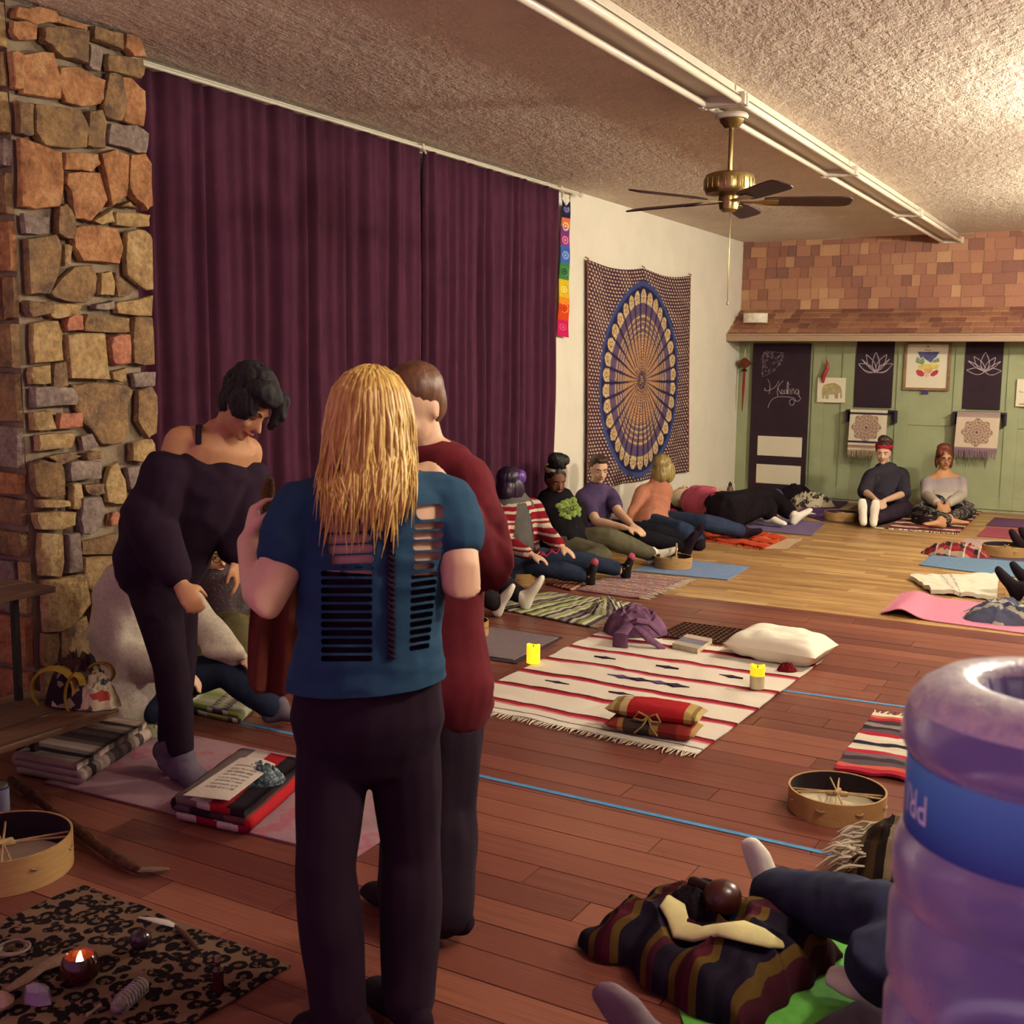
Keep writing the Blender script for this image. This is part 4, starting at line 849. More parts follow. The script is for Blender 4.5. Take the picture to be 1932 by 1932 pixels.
for z0, t_, m, nm in ((.013, .003, mat('book_cover_back', '#b9a98e', .6), 'back_cover'), (.016, .022, mat('book_pages', '#c4b596', .9), 'pages'), (.038, .003, stripes('book_cover', [(0, '#b8ac9c'), (.3, '#7c7a94'), (.62, '#9a6a68'), (.7, '#c0b4a4')], 1, .05), 'cover')):
    ins = .02 if nm == 'pages' else 0
    if nm == 'cover': build(MB().grid(4, 4, lambda u, v: V((*bil(q, u, v)[:2], z0+t_)), t_), nm, m, bk, smooth=False)
    else: build(MB().prism([V((*lerp(p, (q[0]+q[2])/2, ins)[:2], z0)) for p in q], V((0, 0, 1)), t_), nm, m, bk, smooth=False)
def cushion(name, c, ex, ey, lx, ly, h, m, label, cat, seed=0, base=.0, pinch=.06, group=None, parent=None, n=28, fl=None):
    c = V(c); ez = ex.cross(ey).normalized(); me = None
    def f(sg):
        def g(u, v):
            a, b = u*2-1, v*2-1; e = max(0, (1-a**4)*(1-b**4)); k = 1-pinch*(1-abs(a*b))*(abs(a)**3+abs(b)**3)*.5
            zz = h*.5*e**.55*(1+.22*noise.noise(V((a*2.2+seed, b*2.2, 1)))+.12*(1-2*abs(noise.noise(V((a*3+seed, b*6, 4))))))
            return c+ex*(a*lx/2*k)+ey*(b*ly/2*k)+ez*(h*.5+sg*zz)
        return g
    mb = MB().grid(n, n, f(1)); k0 = len(mb.f); mb.grid(n, n, f(-1)); mb.f[k0:] = [tuple(reversed(x)) for x in mb.f[k0:]]; mb.uv[k0:] = [list(reversed(x)) for x in mb.uv[k0:]]
    o = build(mb, name, m, parent, smooth=True)
    if not parent: tag(o, label, cat, group)
    return o
M_pill = fabric('white_pillowcase', '#eee6d4', (4, .06), 300, .15)
pc = Z(1452, 1250, .012)+V((.02, .13, 0)); ex = (Z(1530, 1258)-Z(1375, 1232)); ex.z = 0; ex.normalize(); ey = V((0, 0, 1)).cross(ex)
cushion('pillow', pc, ex, ey, .52, .36, .15, M_pill, 'white pillow on the edge of the white serape', 'pillow', 3, pinch=.10)
dp = Z(1484, 1270); heap('blanket_edge_fold', dp+V((0, 0, .012)), .05, .03, .035, fabric('maroon_fold', '#6a1420'), 'dark red rolled corner of cloth beside the white pillow', 'cloth', .2, 2, .4)
def candle(px, py, r, h, lab, full):
    c = Z(px, py, .018); t = thing('flameless_candle', lab, 'candle', c, 'flameless candles')
    prof = [(0, 0), (r, 0), (r*1.0, h*.5), (r, h*.55)]
    M_w = mat('ivory_wax', '#cfc6a0', .5, nz=(6, .05)); M_l = glow('lit_yellow_wax', (1.0, .62, .02), 1.1 if full else .75, '#e8c020')
    cut = 0.0 if full else .52
    if not full: build(MB().lathe(c, [(0, 0), (r, 0), (r, h*cut)], 28), 'wax_base', M_w, t)
    mb = MB(); n = 28; prof = [(r, h*cut, 0), (r, h*.9, 1), (r*.82, h*.93, 1), (r*.75, h*.82, 0), (0, h*.8, 0)]
    vs = [c+V((rr*math.cos(2*PI*k/n), rr*math.sin(2*PI*k/n), z+wv*h*.05*math.sin(2*PI*k/n*2+1))) for rr, z, wv in prof[:-1] for k in range(n)]
    fs = [(i*n+k, i*n+(k+1) % n, (i+1)*n+(k+1) % n, (i+1)*n+k) for i in range(3) for k in range(n)]+[tuple(3*n+k for k in range(n))]
    if full: fs.append(tuple(range(n-1, -1, -1)))
    mb.add(vs, fs); build(mb, 'glowing_wax', M_l, t); build(MB().loft([c+V((0, 0, h*.78)), c+V((0, 0, h*.9))], .003, n=6), 'wick', mat('wick', '#3a2a1c', .9), t)
candle(1006, 1250, .036, .105, 'glowing yellow flameless candle on the left edge of the white serape', True)
candle(1428, 1298, .036, .125, 'flameless candle with a white base on the right edge of the white serape', False)
M_cr = stripes('cushion_brocade', [(0, '#b39a68'), (.1, '#8a6a3a'), (.16, '#c0a878'), (.24, '#a8242c'), (.76, '#b0282e'), (.84, '#b89c62'), (.92, '#8c7040'), (.96, '#c4ac7c')], 0, .02)
M_cr2 = stripes('cushion_kilim', [(0, '#8a3a30'), (.14, '#a87a4a'), (.2, '#4a3a34'), (.34, '#3a3432'), (.5, '#9a7c4c'), (.6, '#7a2a2a'), (.8, '#a03a34'), (.95, '#b08a58')], 0, .03)
cc = Z(1218, 1392, .016)+V((0, .09, 0)); ex = (Z(1298, 1398)-Z(1140, 1375)); ex.z = 0; ex.normalize(); ey = V((0, 0, 1)).cross(ex)
cushion('cushion', cc, ex, ey, .40, .17, .065, M_cr2, 'lower kilim cushion with a dark woven strip on the white serape', 'cushion', 5, group='small cushions')
def bow(c, label):
    up = cushion('cushion', c, ex, ey, .42, .17, .07, M_cr, label, 'cushion', 7, pinch=.05, group='small cushions')
    return up
cu = bow(cc+V((0, .02, .06)), 'upper red and gold brocade cushion tied in the middle')
M_tw = fabric('twine', '#9a7c4c'); tw = MB(); tc0 = cc+V((0, -.068, .085))
for sg in (-1, 1): tw.loft([tc0, tc0+ex*sg*.04+V((0, -.01, .02)), tc0+ex*sg*.06+V((0, -.012, -.01)), tc0+ex*sg*.02+V((0, -.01, -.015)), tc0], .005, n=6).loft([tc0, tc0+ex*sg*.02+V((0, -.015, -.04)), tc0+ex*sg*.05+V((0, -.02, -.07))], .004, n=6)
build(tw, 'twine_bow', M_tw, cu)
# ---------------------------------------------------------------- frame drums
M_hoop = mat('maple_hoop', '#b08a58', .5, nz=(10, .1), stretch=(1, 1, 8)); M_drumdk = mat('dark_drum_inside', '#20121a', .8); M_skin = mat('rawhide', '#c9bb9e', .7, nz=(12, .12)); M_lace = mat('rawhide_lace', '#a8875c', .7)
M_hoop2 = mat('ebony_hoop', '#22151b', .5)
def drum(c, R, h, label, hoop=None, rot=0.4, stick=False, skin=None):
    c = V(c); t = thing('frame_drum', label, 'drum', c, 'frame drums')
    build(MB().lathe(c, [(R, 0), (R+.001, h), (R-.006, h), (R-.006, .004), (R-.003, 0)], 56, closed=True), 'hoop', hoop or M_hoop, t)
    build(MB().lathe(c, [(R-.007, .012), (R-.007, h-.002), (R-.0085, h-.002), (R-.0085, .012)], 56, closed=True), 'hoop_inner_face', M_drumdk, t)  # thin dark shell over the inner face of the hoop
    build(MB().lathe(c, [(0, .006), (R-.0062, .006), (R-.0062, .011), (0, .011)], 56), 'drumhead', skin or M_skin, t)
    lc_ = MB(); cz = h*.78; ctr = c+V((0, 0, cz))
    for k in range(4):
        for d in (-.10, .10):
            a = rot+PI/2*k+d; e = c+V((math.cos(a)*(R-.01), math.sin(a)*(R-.01), h*.72)); lc_.loft([ctr+V((math.cos(a)*.012, math.sin(a)*.012, 0)), e], .0038, n=6)
    lc_.loft([ctr+V((.03*math.cos(rot), .03*math.sin(rot), -.004)), ctr-V((.03*math.cos(rot), .03*math.sin(rot), .004))], .011, n=8).loft([ctr+V((.0, .028, .0)), ctr+V((.0, -.028, 0.006))], .010, n=8)
    build(lc_, 'lacing', M_lace, t)
    pg = MB()
    for k in range(8):
        a = rot+2*PI*(k+.5)/8; e = V((math.cos(a), math.sin(a), 0)); pg.loft([c+e*(R+.002)+V((-e.y*.014, e.x*.014, h*.62)), c+e*(R+.006)+V((0, 0, h*.58)), c+e*(R+.002)+V((e.y*.014, -e.x*.014, h*.62))], .0035, n=6)
    stuff(build(pg, 'lace_end', M_lace, t))
    if stick: build(MB().loft([c+V((.03, -.02, .012)), c+V((.0, .06, h+.09))], .008, n=8), 'beater_stick', M_lace, t)
    return t
def dpos(px, py, z=.002): return Z(px, py, z)
drum(Z(1578, 1528), .172, .085, 'wooden frame drum with crossed rawhide lacing beside the water jug', rot=.3)
drum(Z(8, 1640), .205, .11, 'large frame drum cut off by the left edge beside the leopard cloth', rot=1.0)
drum(Z(884, 1196, .012), .19*.62, .085, 'small tan drum half hidden behind the maroon-clad person', rot=.5)
drum(Z(985, 1098), .168, .088, 'tan frame drum in front of the woman in the striped cardigan', rot=.8)
drum(Z(1270, 1069, .009), .147, .085, 'frame drum with a beater standing on the sky blue mat', rot=.2, stick=True)
drum(Z(1588, 980, .009), .175, .085, 'pale yellow frame drum beside the white socks of the headband person', rot=.6)
drum(Z(1758, 987, .016), .20, .095, 'black-sided drum in front of the woman with glasses', M_hoop2, .5)
drum(Z(1898, 1046, .010), .195, .085, 'frame drum at the right edge next to the plaid blanket', rot=.1)
drum(Z(1380, 1003, .03), .135, .06, 'low black drum resting on the orange blanket', M_hoop2, .4, skin=M_drumdk)
# ---------------------------------------------------------------- wooden rack at the left
rk_ = Z(225, 1338, .28); xr, ye = rk_.x, rk_.y; up_ = Z(106, 1106, .72)
M_rack = m_wood('rack_wood', '#5c4032', '#6c4c3a', '#7a5842', .5, gsc=(26, 1.2, 26)); M_iron = mat('black_iron', '#1c1218', .5, .3)
rack = thing('wooden_rack', 'two-tier wooden rack with black legs at the left edge', 'rack', (xr-.35, ye-.7, 0))
for k in range(3):
    x1 = xr-.17*k; build(MB().box((x1-.083, ye-.75, .268), (.164, 1.5, .024)), 'shelf_board', M_rack, rack, smooth=False, bevel=.003)
xu = up_.x
for k in range(2): x1 = xu-.17*k; build(MB().box((x1-.083, up_.y-.75, .708), (.164, 1.5, .024)), 'shelf_board', M_rack, rack, smooth=False, bevel=.003)
for x, zt_ in ((xr-.42, .696), (xu-.3, .696)):
    for yy in (ye-.12, ye-1.3): build(MB().box((x, yy, zt_/2), (.025, .025, zt_)), 'leg', M_iron, rack, smooth=False, bevel=.002)
for yy in (ye-.12, ye-1.3): build(MB().box((xr-.34, yy, .128), (.025, .025, .256)), 'leg', M_iron, rack, smooth=False, bevel=.002); build(MB().box((xr-.30, yy, .246), (.5, .022, .02)), 'brace', M_iron, rack, smooth=False)
# patterned bag with yellow straps on the rack
bc = Z(150, 1322, .285); s = NT('bag_print'); s.col(s.ramp(s.vor(s.co(), 22, 'F1', 1), [(.2, '#241420'), (.45, '#4a3428'), (.6, '#8a7a5c'), (.8, '#c0b090')], 'CONSTANT')); M_bag = s.fin(.9)
bag = thing('patterned_bag', 'dark patterned bag with yellow straps on the lower rack shelf', 'bag', bc)
bm_ = heap('bag_body', bc+V((0, 0, .001)), .13, .11, .15, M_bag, '', '', .2, 4, .45, parent=bag)
M_yl = fabric('mustard_strap', '#8f742c')
def arc(c, r, a0, a1, ax, ay, n=10): return [V(c)+V(ax)*(r*math.cos(lerp(a0, a1, k/n)))+V(ay)*(r*math.sin(lerp(a0, a1, k/n))) for k in range(n+1)]
rx = RT.normalized(); uz = V((0, 0, 1)); fwd = V((FW.x, FW.y, 0)).normalized()
build(MB().loft(arc(bc-rx*.06-fwd*.09+uz*.07, .085, -.3, 3.9, rx, uz), [(.018, .006)]*11, n=8), 'strap', M_yl, bag)
build(MB().loft(arc(bc+rx*.02-fwd*.10+uz*.06, .07, .2, 4.2, rx*.5+uz*.3, uz), [(.016, .006)]*11, n=8), 'strap', M_yl, bag)
build(MB().loft(arc(bc+rx*.10-fwd*.04+uz*.12, .05, -1.2, 2.8, rx, uz*.8), [(.014, .006)]*11, n=8), 'strap', M_yl, bag)
s = NT('floral_print'); s.col(s.ramp(s.vor(s.co(), 30, 'F1', 1), [(0, '#b8a888'), (.5, '#a89a7a'), (.62, '#9a3a2c'), (.7, '#4a5a58'), (.82, '#c4b490')], 'CONSTANT')); M_flor = s.fin(.9)
heap('floral_cloth', Z(212, 1330, .281)-V((.04, .04, 0)), .09, .07, .10, M_flor, 'cream floral cloth heaped at the end of the rack', 'cloth', .3, 6, .4)
heap('denim_jacket', Z(238, 1372), .16, .12, .11, fabric('light_denim', '#3c4c6c', (20, .35)), 'crumpled light blue denim on the floor at the end of the rack', 'clothing', .9, 9, .5)
heap('beige_cloth', Z(282, 1383), .10, .07, .035, fabric('sand_cloth', '#8a8068'), 'small sand-coloured folded cloth behind the bending woman', 'cloth', .2, 12, .4)
# ---------------------------------------------------------------- leopard cloth with altar things (bottom left)
T_, R_, Lf = Z(160, 1674), Z(548, 1826), Z(-20, 1752); sd = (Lf-T_).normalized(); L4 = T_+sd*1.0; R4 = R_+sd*1.0
s = NT('leopard_print'); v = s.map(s.co(), (1, 1, .2)); v1 = s.n('VectorMath', operation='ADD'); s.l(v, v1.inputs[0]); nn = s.n('TexNoise'); nn.inputs['Scale'].default_value = 14; s.l(v, nn.inputs['Vector']); ms = s.n('VectorMath', operation='SCALE'); s.l(nn.outputs['Color'], ms.inputs[0]); ms.inputs['Scale'].default_value = .03; s.l(ms.outputs[0], v1.inputs[1])
f = s.vor(v1.outputs[0], 24); ringm = s.ramp(f, [(0, '#b0b0b0'), (.2, '#909090'), (.24, '#ffffff'), (.56, '#ffffff'), (.6, '#000000')]); gap = s.ramp(s.noise(v, 40, 2), [(.34, '#000000'), (.42, '#ffffff')])
msk = s.mix(1.0, ringm, gap, 'MULTIPLY'); s.col(s.mix(msk, '#6e5544', '#140a0e')); M_leo = s.fin(.95, 0, .1)
leo, _ = cloth('leopard_cloth', [T_, R_, R4, L4], M_leo, 'leopard print cloth spread on the floor in the bottom left corner', 'cloth', .005, .006, .002, 60, 60, sc=6, warp=.01)
zc_ = .012
b_ = Z(152, 1852, zc_); bowl = thing('candle_bowl', 'round dark glass bowl with a lit candle on the leopard cloth', 'candle', b_)
s = NT('smoked_glass'); s.col('#3a1210'); M_bowl = s.fin(.15, 0, .6)
build(MB().lathe(b_, [(0, 0), (.025, .0), (.045, .02), (.05, .04), (.042, .066), (.036, .074), (.033, .07), (.04, .05), (.04, .03), (.02, .012), (0, .012)], 32), 'glass_bowl', M_bowl, bowl)
build(MB().lathe(b_+V((0, 0, .013)), [(0, 0), (.02, 0), (.024, .02), (0, .024)], 24), 'wax', glow('warm_wax', (1.0, .35, .08), .6, '#d08a50'), bowl)
fl = b_+V((0, 0, .055)); build(MB().loft([fl-V((0, 0, .016)), fl, fl+V((0, 0, .012)), fl+V((.003, 0, .028))], [.004, .009, .006, .001], n=10), 'flame', glow('flame', (1.0, .62, .22), 60), bowl)
# carved bone spoon, stone, sage bundle, ball, feather, bone, vial, cord, shell, rattle stick
M_bone = mat('carved_wood_pale', '#7d6350', .7, nz=(25, .25)); M_bn = mat('bone', '#8a7a68', .6, nz=(30, .2))
P = [Z(14, 1868, zc_+.015), Z(45, 1850, zc_+.018), Z(75, 1828, zc_+.02), Z(110, 1812, zc_+.02), Z(160, 1795, zc_+.012)]
tag(build(MB().loft(P, [(.012, .007), (.02, .008), (.018, .01), (.03, .01), (.006, .005)], V((0, 0, 1)).cross(P[4]-P[0]), n=10), 'carved_spoon', M_bone), 'carved pale wooden spoon lying beside the candle bowl', 'spoon')
w_ = Z(72, 1885, zc_); mb = MB(); rr0 = random.Random(6); ring = [(math.cos(a)*.045*rr0.uniform(.8, 1.15), math.sin(a)*.03*rr0.uniform(.8, 1.15)) for a in [2*PI*k/7 for k in range(7)]]
mb.add([w_+V((x, y, 0)) for x, y in ring]+[w_+V((x*.8, y*.8, .026+.008*rr0.random())) for x, y in ring]+[w_+V((.004, 0, .044))], [tuple(range(6, -1, -1))]+[(i, (i+1) % 7, 7+(i+1) % 7, 7+i) for i in range(7)]+[(7+i, 7+(i+1) % 7, 14) for i in range(7)])
tag(build(mb, 'quartz_stone', mat('milky_quartz', '#8d7f92', .35, spec=.5), smooth=False), 'milky faceted stone in front of the carved spoon', 'stone')
a, b = Z(222, 1898, zc_+.022), Z(270, 1857, zc_+.022); sg = thing('sage_bundle', 'pale sage bundle wrapped in thread near the candle bowl', 'herb bundle', (a+b)/2-V((0, 0, .022)))
build(MB().loft([a, lerp(a, b, .5), b], [.018, .022, .015], n=12), 'herbs', mat('dried_sage', '#857b72', .95, nz=(80, .4), bp=(90, .8, .01)), sg)
th = MB(); ax_ = (b-a).normalized(); s1 = ax_.cross(V((0, 0, 1))).normalized(); s2 = s1.cross(ax_)
th.loft([lerp(a, b, k/72)+s1*(.0235*math.cos(k*.78))+s2*(.0235*math.sin(k*.78)) for k in range(4, 68)], .0012, n=5, cap=False); build(th, 'thread', mat('thread', '#a8a098', .8), sg)
c = Z(265, 1772, zc_+.028); tag(build(MB().ell(c, XYZ, (.029, .029, .028), 20, 12), 'polished_ball', mat('dark_polished_stone', '#35202a', .2, spec=.6)), 'dark polished stone ball behind the candle bowl', 'ball')
ft = thing('smudge_feather', 'white feather with a dark bound handle on the leopard cloth', 'feather', Z(320, 1750, zc_))
P = [Z(262, 1731, zc_+.01), Z(290, 1735, zc_+.014), Z(312, 1740, zc_+.014), Z(330, 1747, zc_+.01)]
build(MB().loft(P, [(.003, .002), (.012, .002), (.014, .002), (.008, .002)], (P[3]-P[0]).cross(V((0, 0, 1))), n=10), 'vane', mat('feather_white', '#c0b2ac', .9), ft)
P = [Z(330, 1747, zc_+.008), Z(350, 1764, zc_+.008), Z(372, 1790, zc_+.008)]; build(MB().loft(P, [.005, .009, .006], n=8), 'handle', mat('leather_dark', '#4a3020', .8), ft)
a, b = Z(165, 1915, zc_+.006), Z(188, 1898, zc_+.006); tag(build(MB().loft([a, lerp(a, b, .3), lerp(a, b, .7), b], [.006, .0035, .0035, .006], n=8), 'small_bone', M_bn), 'tiny pale bone below the milky stone and sage', 'bone')
c = Z(412, 1868, zc_); vi = thing('glass_vial', 'small dark glass vial standing near the right corner of the leopard cloth', 'vial', c)
build(MB().lathe(c, [(0, 0), (.014, 0), (.014, .055), (.006, .065), (.006, .078), (0, .078)], 20), 'glass', M_bowl, vi); build(MB().lathe(c+V((0, 0, .078)), [(0, 0), (.008, 0), (.008, .014), (0, .014)], 16), 'stopper', M_bone, vi)
mb = MB()
for k in range(4): mb.loft(arc(Z(25, 1788, zc_+.006+.004*k), .03+.004*k, k*.7, k*.7+5.6, V((1, 0, 0)), V((0, 1, 0)), 16), .003, n=6)
tag(build(mb, 'cord_coil', M_bn), 'coil of pale cord at the left edge of the leopard cloth', 'cord')
c = Z(-2, 1900, zc_); tag(build(MB().lathe(c, [(0, 0), (.03, .004), (.036, .015), (.022, .03), (.008, .038), (0, .04)], 18), 'seashell', mat('shell_pink', '#9a7470', .4)), 'pinkish shell at the bottom left corner', 'shell')
P = [Z(20, 1470, .02), Z(60, 1500, .022), Z(105, 1535, .02), Z(150, 1568, .024), Z(190, 1600, .022), Z(232, 1628, .02), Z(262, 1642, .016)]
stk = thing('driftwood_stick', 'gnarled brown stick with a pale tip lying behind the left drum', 'stick', Z(140, 1560))
build(MB().loft(P, [.012, .016, .013, .02, .016, .018, .012], n=10), 'shaft', mat('bark_brown', '#4c2c1c', .9, nz=(30, .5), bp=(40, 1, .02)), stk)
build(MB().loft([P[-1], Z(290, 1640, .014), Z(318, 1640, .010)], [(.014, .008), (.02, .006), (.006, .004)], n=10), 'tip', M_bone, stk)
c = Z(2, 1530, 0); tn = thing('small_tin', 'small blue and white tin at the left edge above the drum', 'tin', c); build(MB().lathe(c, [(0, 0), (.03, 0), (.03, .085), (.028, .09), (0, .09)], 24), 'tin_body', stripes('tin_print', [(0, '#8a8aa0'), (.4, '#3c4878'), (.7, '#9a94a8')], 1, .02), tn); build(MB().lathe(c+V((0, 0, .09)), [(0, 0), (.026, 0), (.026, .01), (0, .012)], 24), 'lid', M_grey, tn)
# ---------------------------------------------------------------- dark striped blanket pile on the green mat
ds = ['#1c1522', '#201826', '#59421c', '#3c1420', '#4a1826', '#5e4820', '#1e1826', '#241d2c', '#1a1420', '#22182a', '#5a441e', '#401624']
pile_m = stripes('dark_striped_wool', [(i/12, c) for i, c in enumerate(ds)], 1, .06, 'CONSTANT', 'Object', 1.0, 4.0, scale=2.6)
pile_m = stripes('dark_striped_wool', [(i/24, c) for i, c in enumerate(ds*2)], 0, .03, 'CONSTANT', wsc=3)
def plift(u, v):
    e = (1-(2*u-1)**4)*(1-(2*v-1)**4); n = noise.noise(V((u*3.1+2, v*3.1, 4))); n2 = 1-2*abs(noise.noise(V((u*4+v*2, v*5, 9))))
    return max(0, e)**.5*(.085+.05*n+.04*n2)+.02*math.exp(-((u-.75)/.12)**2)*e
pile = cloth('striped_blanket', pxq((1090, 1790), (1400, 1975), (1590, 1815), (1262, 1702)), pile_m, 'dark wool blanket with gold and maroon stripes piled on the green mat', 'blanket', .012, .004, .008, 90, 70, 'serape blankets', sc=6, warp=.05, lift=plift)[0]
M_ys = fabric('pale_yellow_knit', '#cdc08c', (10, .12), 300, .3)
bvp = BVHTree.FromPolygons([pile.matrix_basis @ v.co for v in pile.data.vertices], [tuple(p.vertices) for p in pile.data.polygons])
def onpile(px, py, lift):
    h = bvp.ray_cast(EYE, ray(px, py).normalized()); p = h[0] if h[0] else Z(px, py, .1); return p+V((0, 0, lift))
ys = [onpile(x, y, .012) for x, y in ((1262, 1702), (1268, 1716), (1278, 1740), (1284, 1762), (1320, 1770), (1362, 1762), (1405, 1766), (1445, 1778), (1474, 1790))]
tag(build(MB().loft(ys, [(.010, .008), (.036, .008), (.030, .010), (.036, .013), (.034, .012), (.026, .011), (.034, .010), (.028, .009), (.012, .007)], n=14), 'yellow_scarf', M_ys, smooth=True), 'pale yellow knitted scarf draped over the dark striped blanket', 'scarf')
c = onpile(1362, 1725, .05); rt_ = thing('gourd_rattle', 'round brown gourd rattle on top of the striped blanket', 'rattle', c-V((0, 0, .06)))
build(MB().ell(c, XYZ, (.052, .052, .046), 24, 14), 'gourd', mat('gourd_brown', '#3f1a16', .3, spec=.5, nz=(20, .2)), rt_); build(MB().loft([c, c+V((-.06, .05, -.01)), c+V((-.12, .1, -.03))], [.02, .016, .018], n=10), 'handle', mat('gourd_handle', '#2a1418', .5), rt_)
heap('black_cloth', onpile(1302, 1712, -.01), .07, .05, .05, fabric('black_wool', '#1a1218'), 'small crumpled black cloth behind the yellow scarf', 'cloth', .3, 44, .5)
# brown fringed blanket beside the drum
s = stripes('brown_stripe_weave', [(i/12, c) for i, c in enumerate(['#3a2a20', '#241a1a', '#7a6a50', '#2c2020', '#4c3a28', '#1e1618', '#6c5c46', '#302420', '#44331f', '#241a1a', '#8a7a60', '#332620'])], 0, .06, 'CONSTANT', 'Object', 1.0, 5, scale=3.2)
bb = heap('brown_fringed_blanket', Z(1665, 1640)+V((.08, .03, 0)), .22, .14, .15, s, 'brown striped blanket with a white fringe heaped by the water jug', 'blanket', .9, 15, .4, pw=.55, folds=4)
mb = MB(); rf = random.Random(5); c = Z(1610, 1640)
for k in range(90):
    p = c+V((rf.uniform(-.02, .06), rf.uniform(-.10, .16), rf.uniform(.03, .11))); d = V((-rf.uniform(.5, 1), rf.uniform(-.7, .3), -rf.uniform(.1, .7))).normalized(); l = rf.uniform(.05, .10)
    p2 = p+d*l; p2.z = max(p2.z, .004); mb.loft([p, lerp(p, p2, .5)+V((0, 0, .012)), p2], [.004, .0045, .0018], n=5)
stuff(build(mb, 'fringe', M_frW, bb))
# right-hand side heaps
gb = heap('grey_blanket', Z(1885, 1172)+V((.04, .02, 0)), .25, .17, .11, stripes('grey_zigzag', [(0, '#4a4c60'), (.25, '#9a9486'), (.4, '#3c3e54'), (.6, '#b0a898'), (.75, '#50526a')], 1, .3, 'CONSTANT', 'Object', 1.0, 6, scale=7), 'grey blue and cream patterned blanket heaped on the pink mat', 'blanket', .3, 17, .5, pw=.7, folds=4)
mb = MB(); c = Z(1842, 1160)
for k in range(40):
    p = c+V((rf.uniform(-.02, .05), rf.uniform(-.16, .1), rf.uniform(.01, .06))); p2 = p+V((-rf.uniform(.02, .06), -rf.uniform(0, .05), -.03)); p2.z = max(.008, p2.z); mb.loft([p, lerp(p, p2, .5), p2], [.005, .005, .002], n=5)
stuff(build(mb, 'fringe', fabric('grey_fringe', '#8a8480'), gb))
pl = NT('plaid_weave'); v = pl.co(); xy = pl.sep(v); fx = pl.math('FRACT', pl.math('MULTIPLY', xy[0], 9)); fy = pl.math('FRACT', pl.math('MULTIPLY', xy[1], 9)); pl.col(pl.mix(.5, pl.ramp(fx, [(0, '#7a2228'), (.4, '#1c1a22'), (.7, '#c0b49c'), (.82, '#7a2228')], 'CONSTANT'), pl.ramp(fy, [(0, '#8a2a2c'), (.35, '#24202a'), (.75, '#b8ac96')], 'CONSTANT'))); M_plaid = pl.fin(.95, 0, .1)
heap('plaid_blanket', Z(1802, 1048), .27, .14, .075, M_plaid, 'red and black plaid blanket next to the drum at the right edge', 'blanket', .2, 19, .9, pw=.8, folds=6)
zb2 = NT('zebra_scarf'); zb2.col(zb2.ramp(zb2.noise(zb2.co(), 14, 3), [(.42, '#35282e'), (.47, '#bdb298')], 'CONSTANT')); M_zeb = zb2.fin(.95)
heap('spotted_scarf', Z(1530, 955), .26, .16, .10, M_zeb, 'cream and dark spotted scarf heaped on the deep purple mat', 'scarf', .2, 23, .9, pw=.8, folds=6)
c = Z(1462, 938, .1); tag(build(MB().ell(c, XYZ, (.10, .10, .10), 20, 12), 'blue_cushion_ball', fabric('slate_blue_cloth', '#4a5a78')), 'slate blue round bolster behind the bent black knees', 'bolster')
heap('black_bag', Z(1490, 950)+V((0, .25, 0)), .22, .16, .17, fabric('black_nylon', '#1c141c'), 'black bag against the wall behind the spotted scarf', 'bag', 0, 31, .3, pw=.5)
c = WX(1377, 931, XW+.22); c.z = 0.0; bt = thing('water_bottle', 'brown sports bottle standing by the white wall corner', 'bottle', c)
build(MB().lathe(c, [(0, 0), (.036, 0), (.038, .02), (.038, .15), (.03, .175), (.018, .19), (0, .19)], 24), 'flask', mat('brown_plastic', '#5c4038', .35, spec=.5), bt); build(MB().lathe(c+V((0, 0, .19)), [(0, 0), (.022, 0), (.022, .03), (.010, .035), (.008, .05), (0, .05)], 20), 'cap', mat('dark_cap', '#33201f', .4), bt)
# rolled card by the drum and white paper slips
tag(build(MB().box(Z(1658, 996, .012), (.10, .05, .003)), 'paper_tag', M_card, smooth=False), 'small white tag on the front corner of the brown mat', 'paper')
tag(build(MB().box(Z(1516, 968, .014), (.22, .16, .003), (V((.8, .6, 0)), V((-.6, .8, 0)), V((0, 0, 1)))), 'paper_sheet', M_card, smooth=False), 'loose white sheet of paper by the reclining person\'s foot', 'paper')
c = Z(1238, 1036); tag(build(MB().ell(c+V((0, 0, .04)), XYZ, (.06, .04, .04), 16, 10).ell(c+V((.08, .02, .03)), XYZ, (.04, .035, .03), 16, 10), 'shell_rattle', mat('ivory_gourd', '#b8a888', .5)), 'ivory gourd rattle lying behind the grey leggings', 'rattle')
# ---------------------------------------------------------------- upturned water jug on its dispenser (foreground right)
jc = D(1998, 1290, 1.06); R = .137; ztop = jc.z
jug = thing('water_jug', 'big blue water bottle standing upside down in the right foreground', 'water bottle', V((jc.x, jc.y, ztop-.49)))
s = NT('blue_polycarbonate'); s.col('#b6b4ee'); s.b.inputs['Transmission Weight'].default_value = .6; s.b.inputs['IOR'].default_value = 1.2; s.bump(s.noise(s.co(), 26, 3), .25, .004); M_jug = s.fin(.28, 0, .6)
s = NT('frosted_condensation'); s.col(s.ramp(s.noise(s.co(), 60, 4), [(.35, '#b4b0c4'), (.65, '#dcd6d8')])); s.b.inputs['Transmission Weight'].default_value = .05; s.bump(s.noise(s.co(), 140, 3), .5, .003); M_frost = s.fin(.3, 0, .6)
prof = [(0, -.085), (.03, -.085), (.05, -.05), (.066, -.012), (.074, -.003), (.086, 0), (.104, -.003), (.12, -.013), (.131, -.028), (.136, -.045), (.137, -.062), (.134, -.069), (.129, -.075), (.129, -.152), (.134, -.160), (.1385, -.17), (.1385, -.205), (.133, -.215), (.133, -.222), (.139, -.235), (.139, -.30), (.133, -.312), (.133, -.32), (.139, -.335), (.138, -.39), (.12, -.42), (.07, -.455), (.028, -.465), (.028, -.49), (0, -.49)]
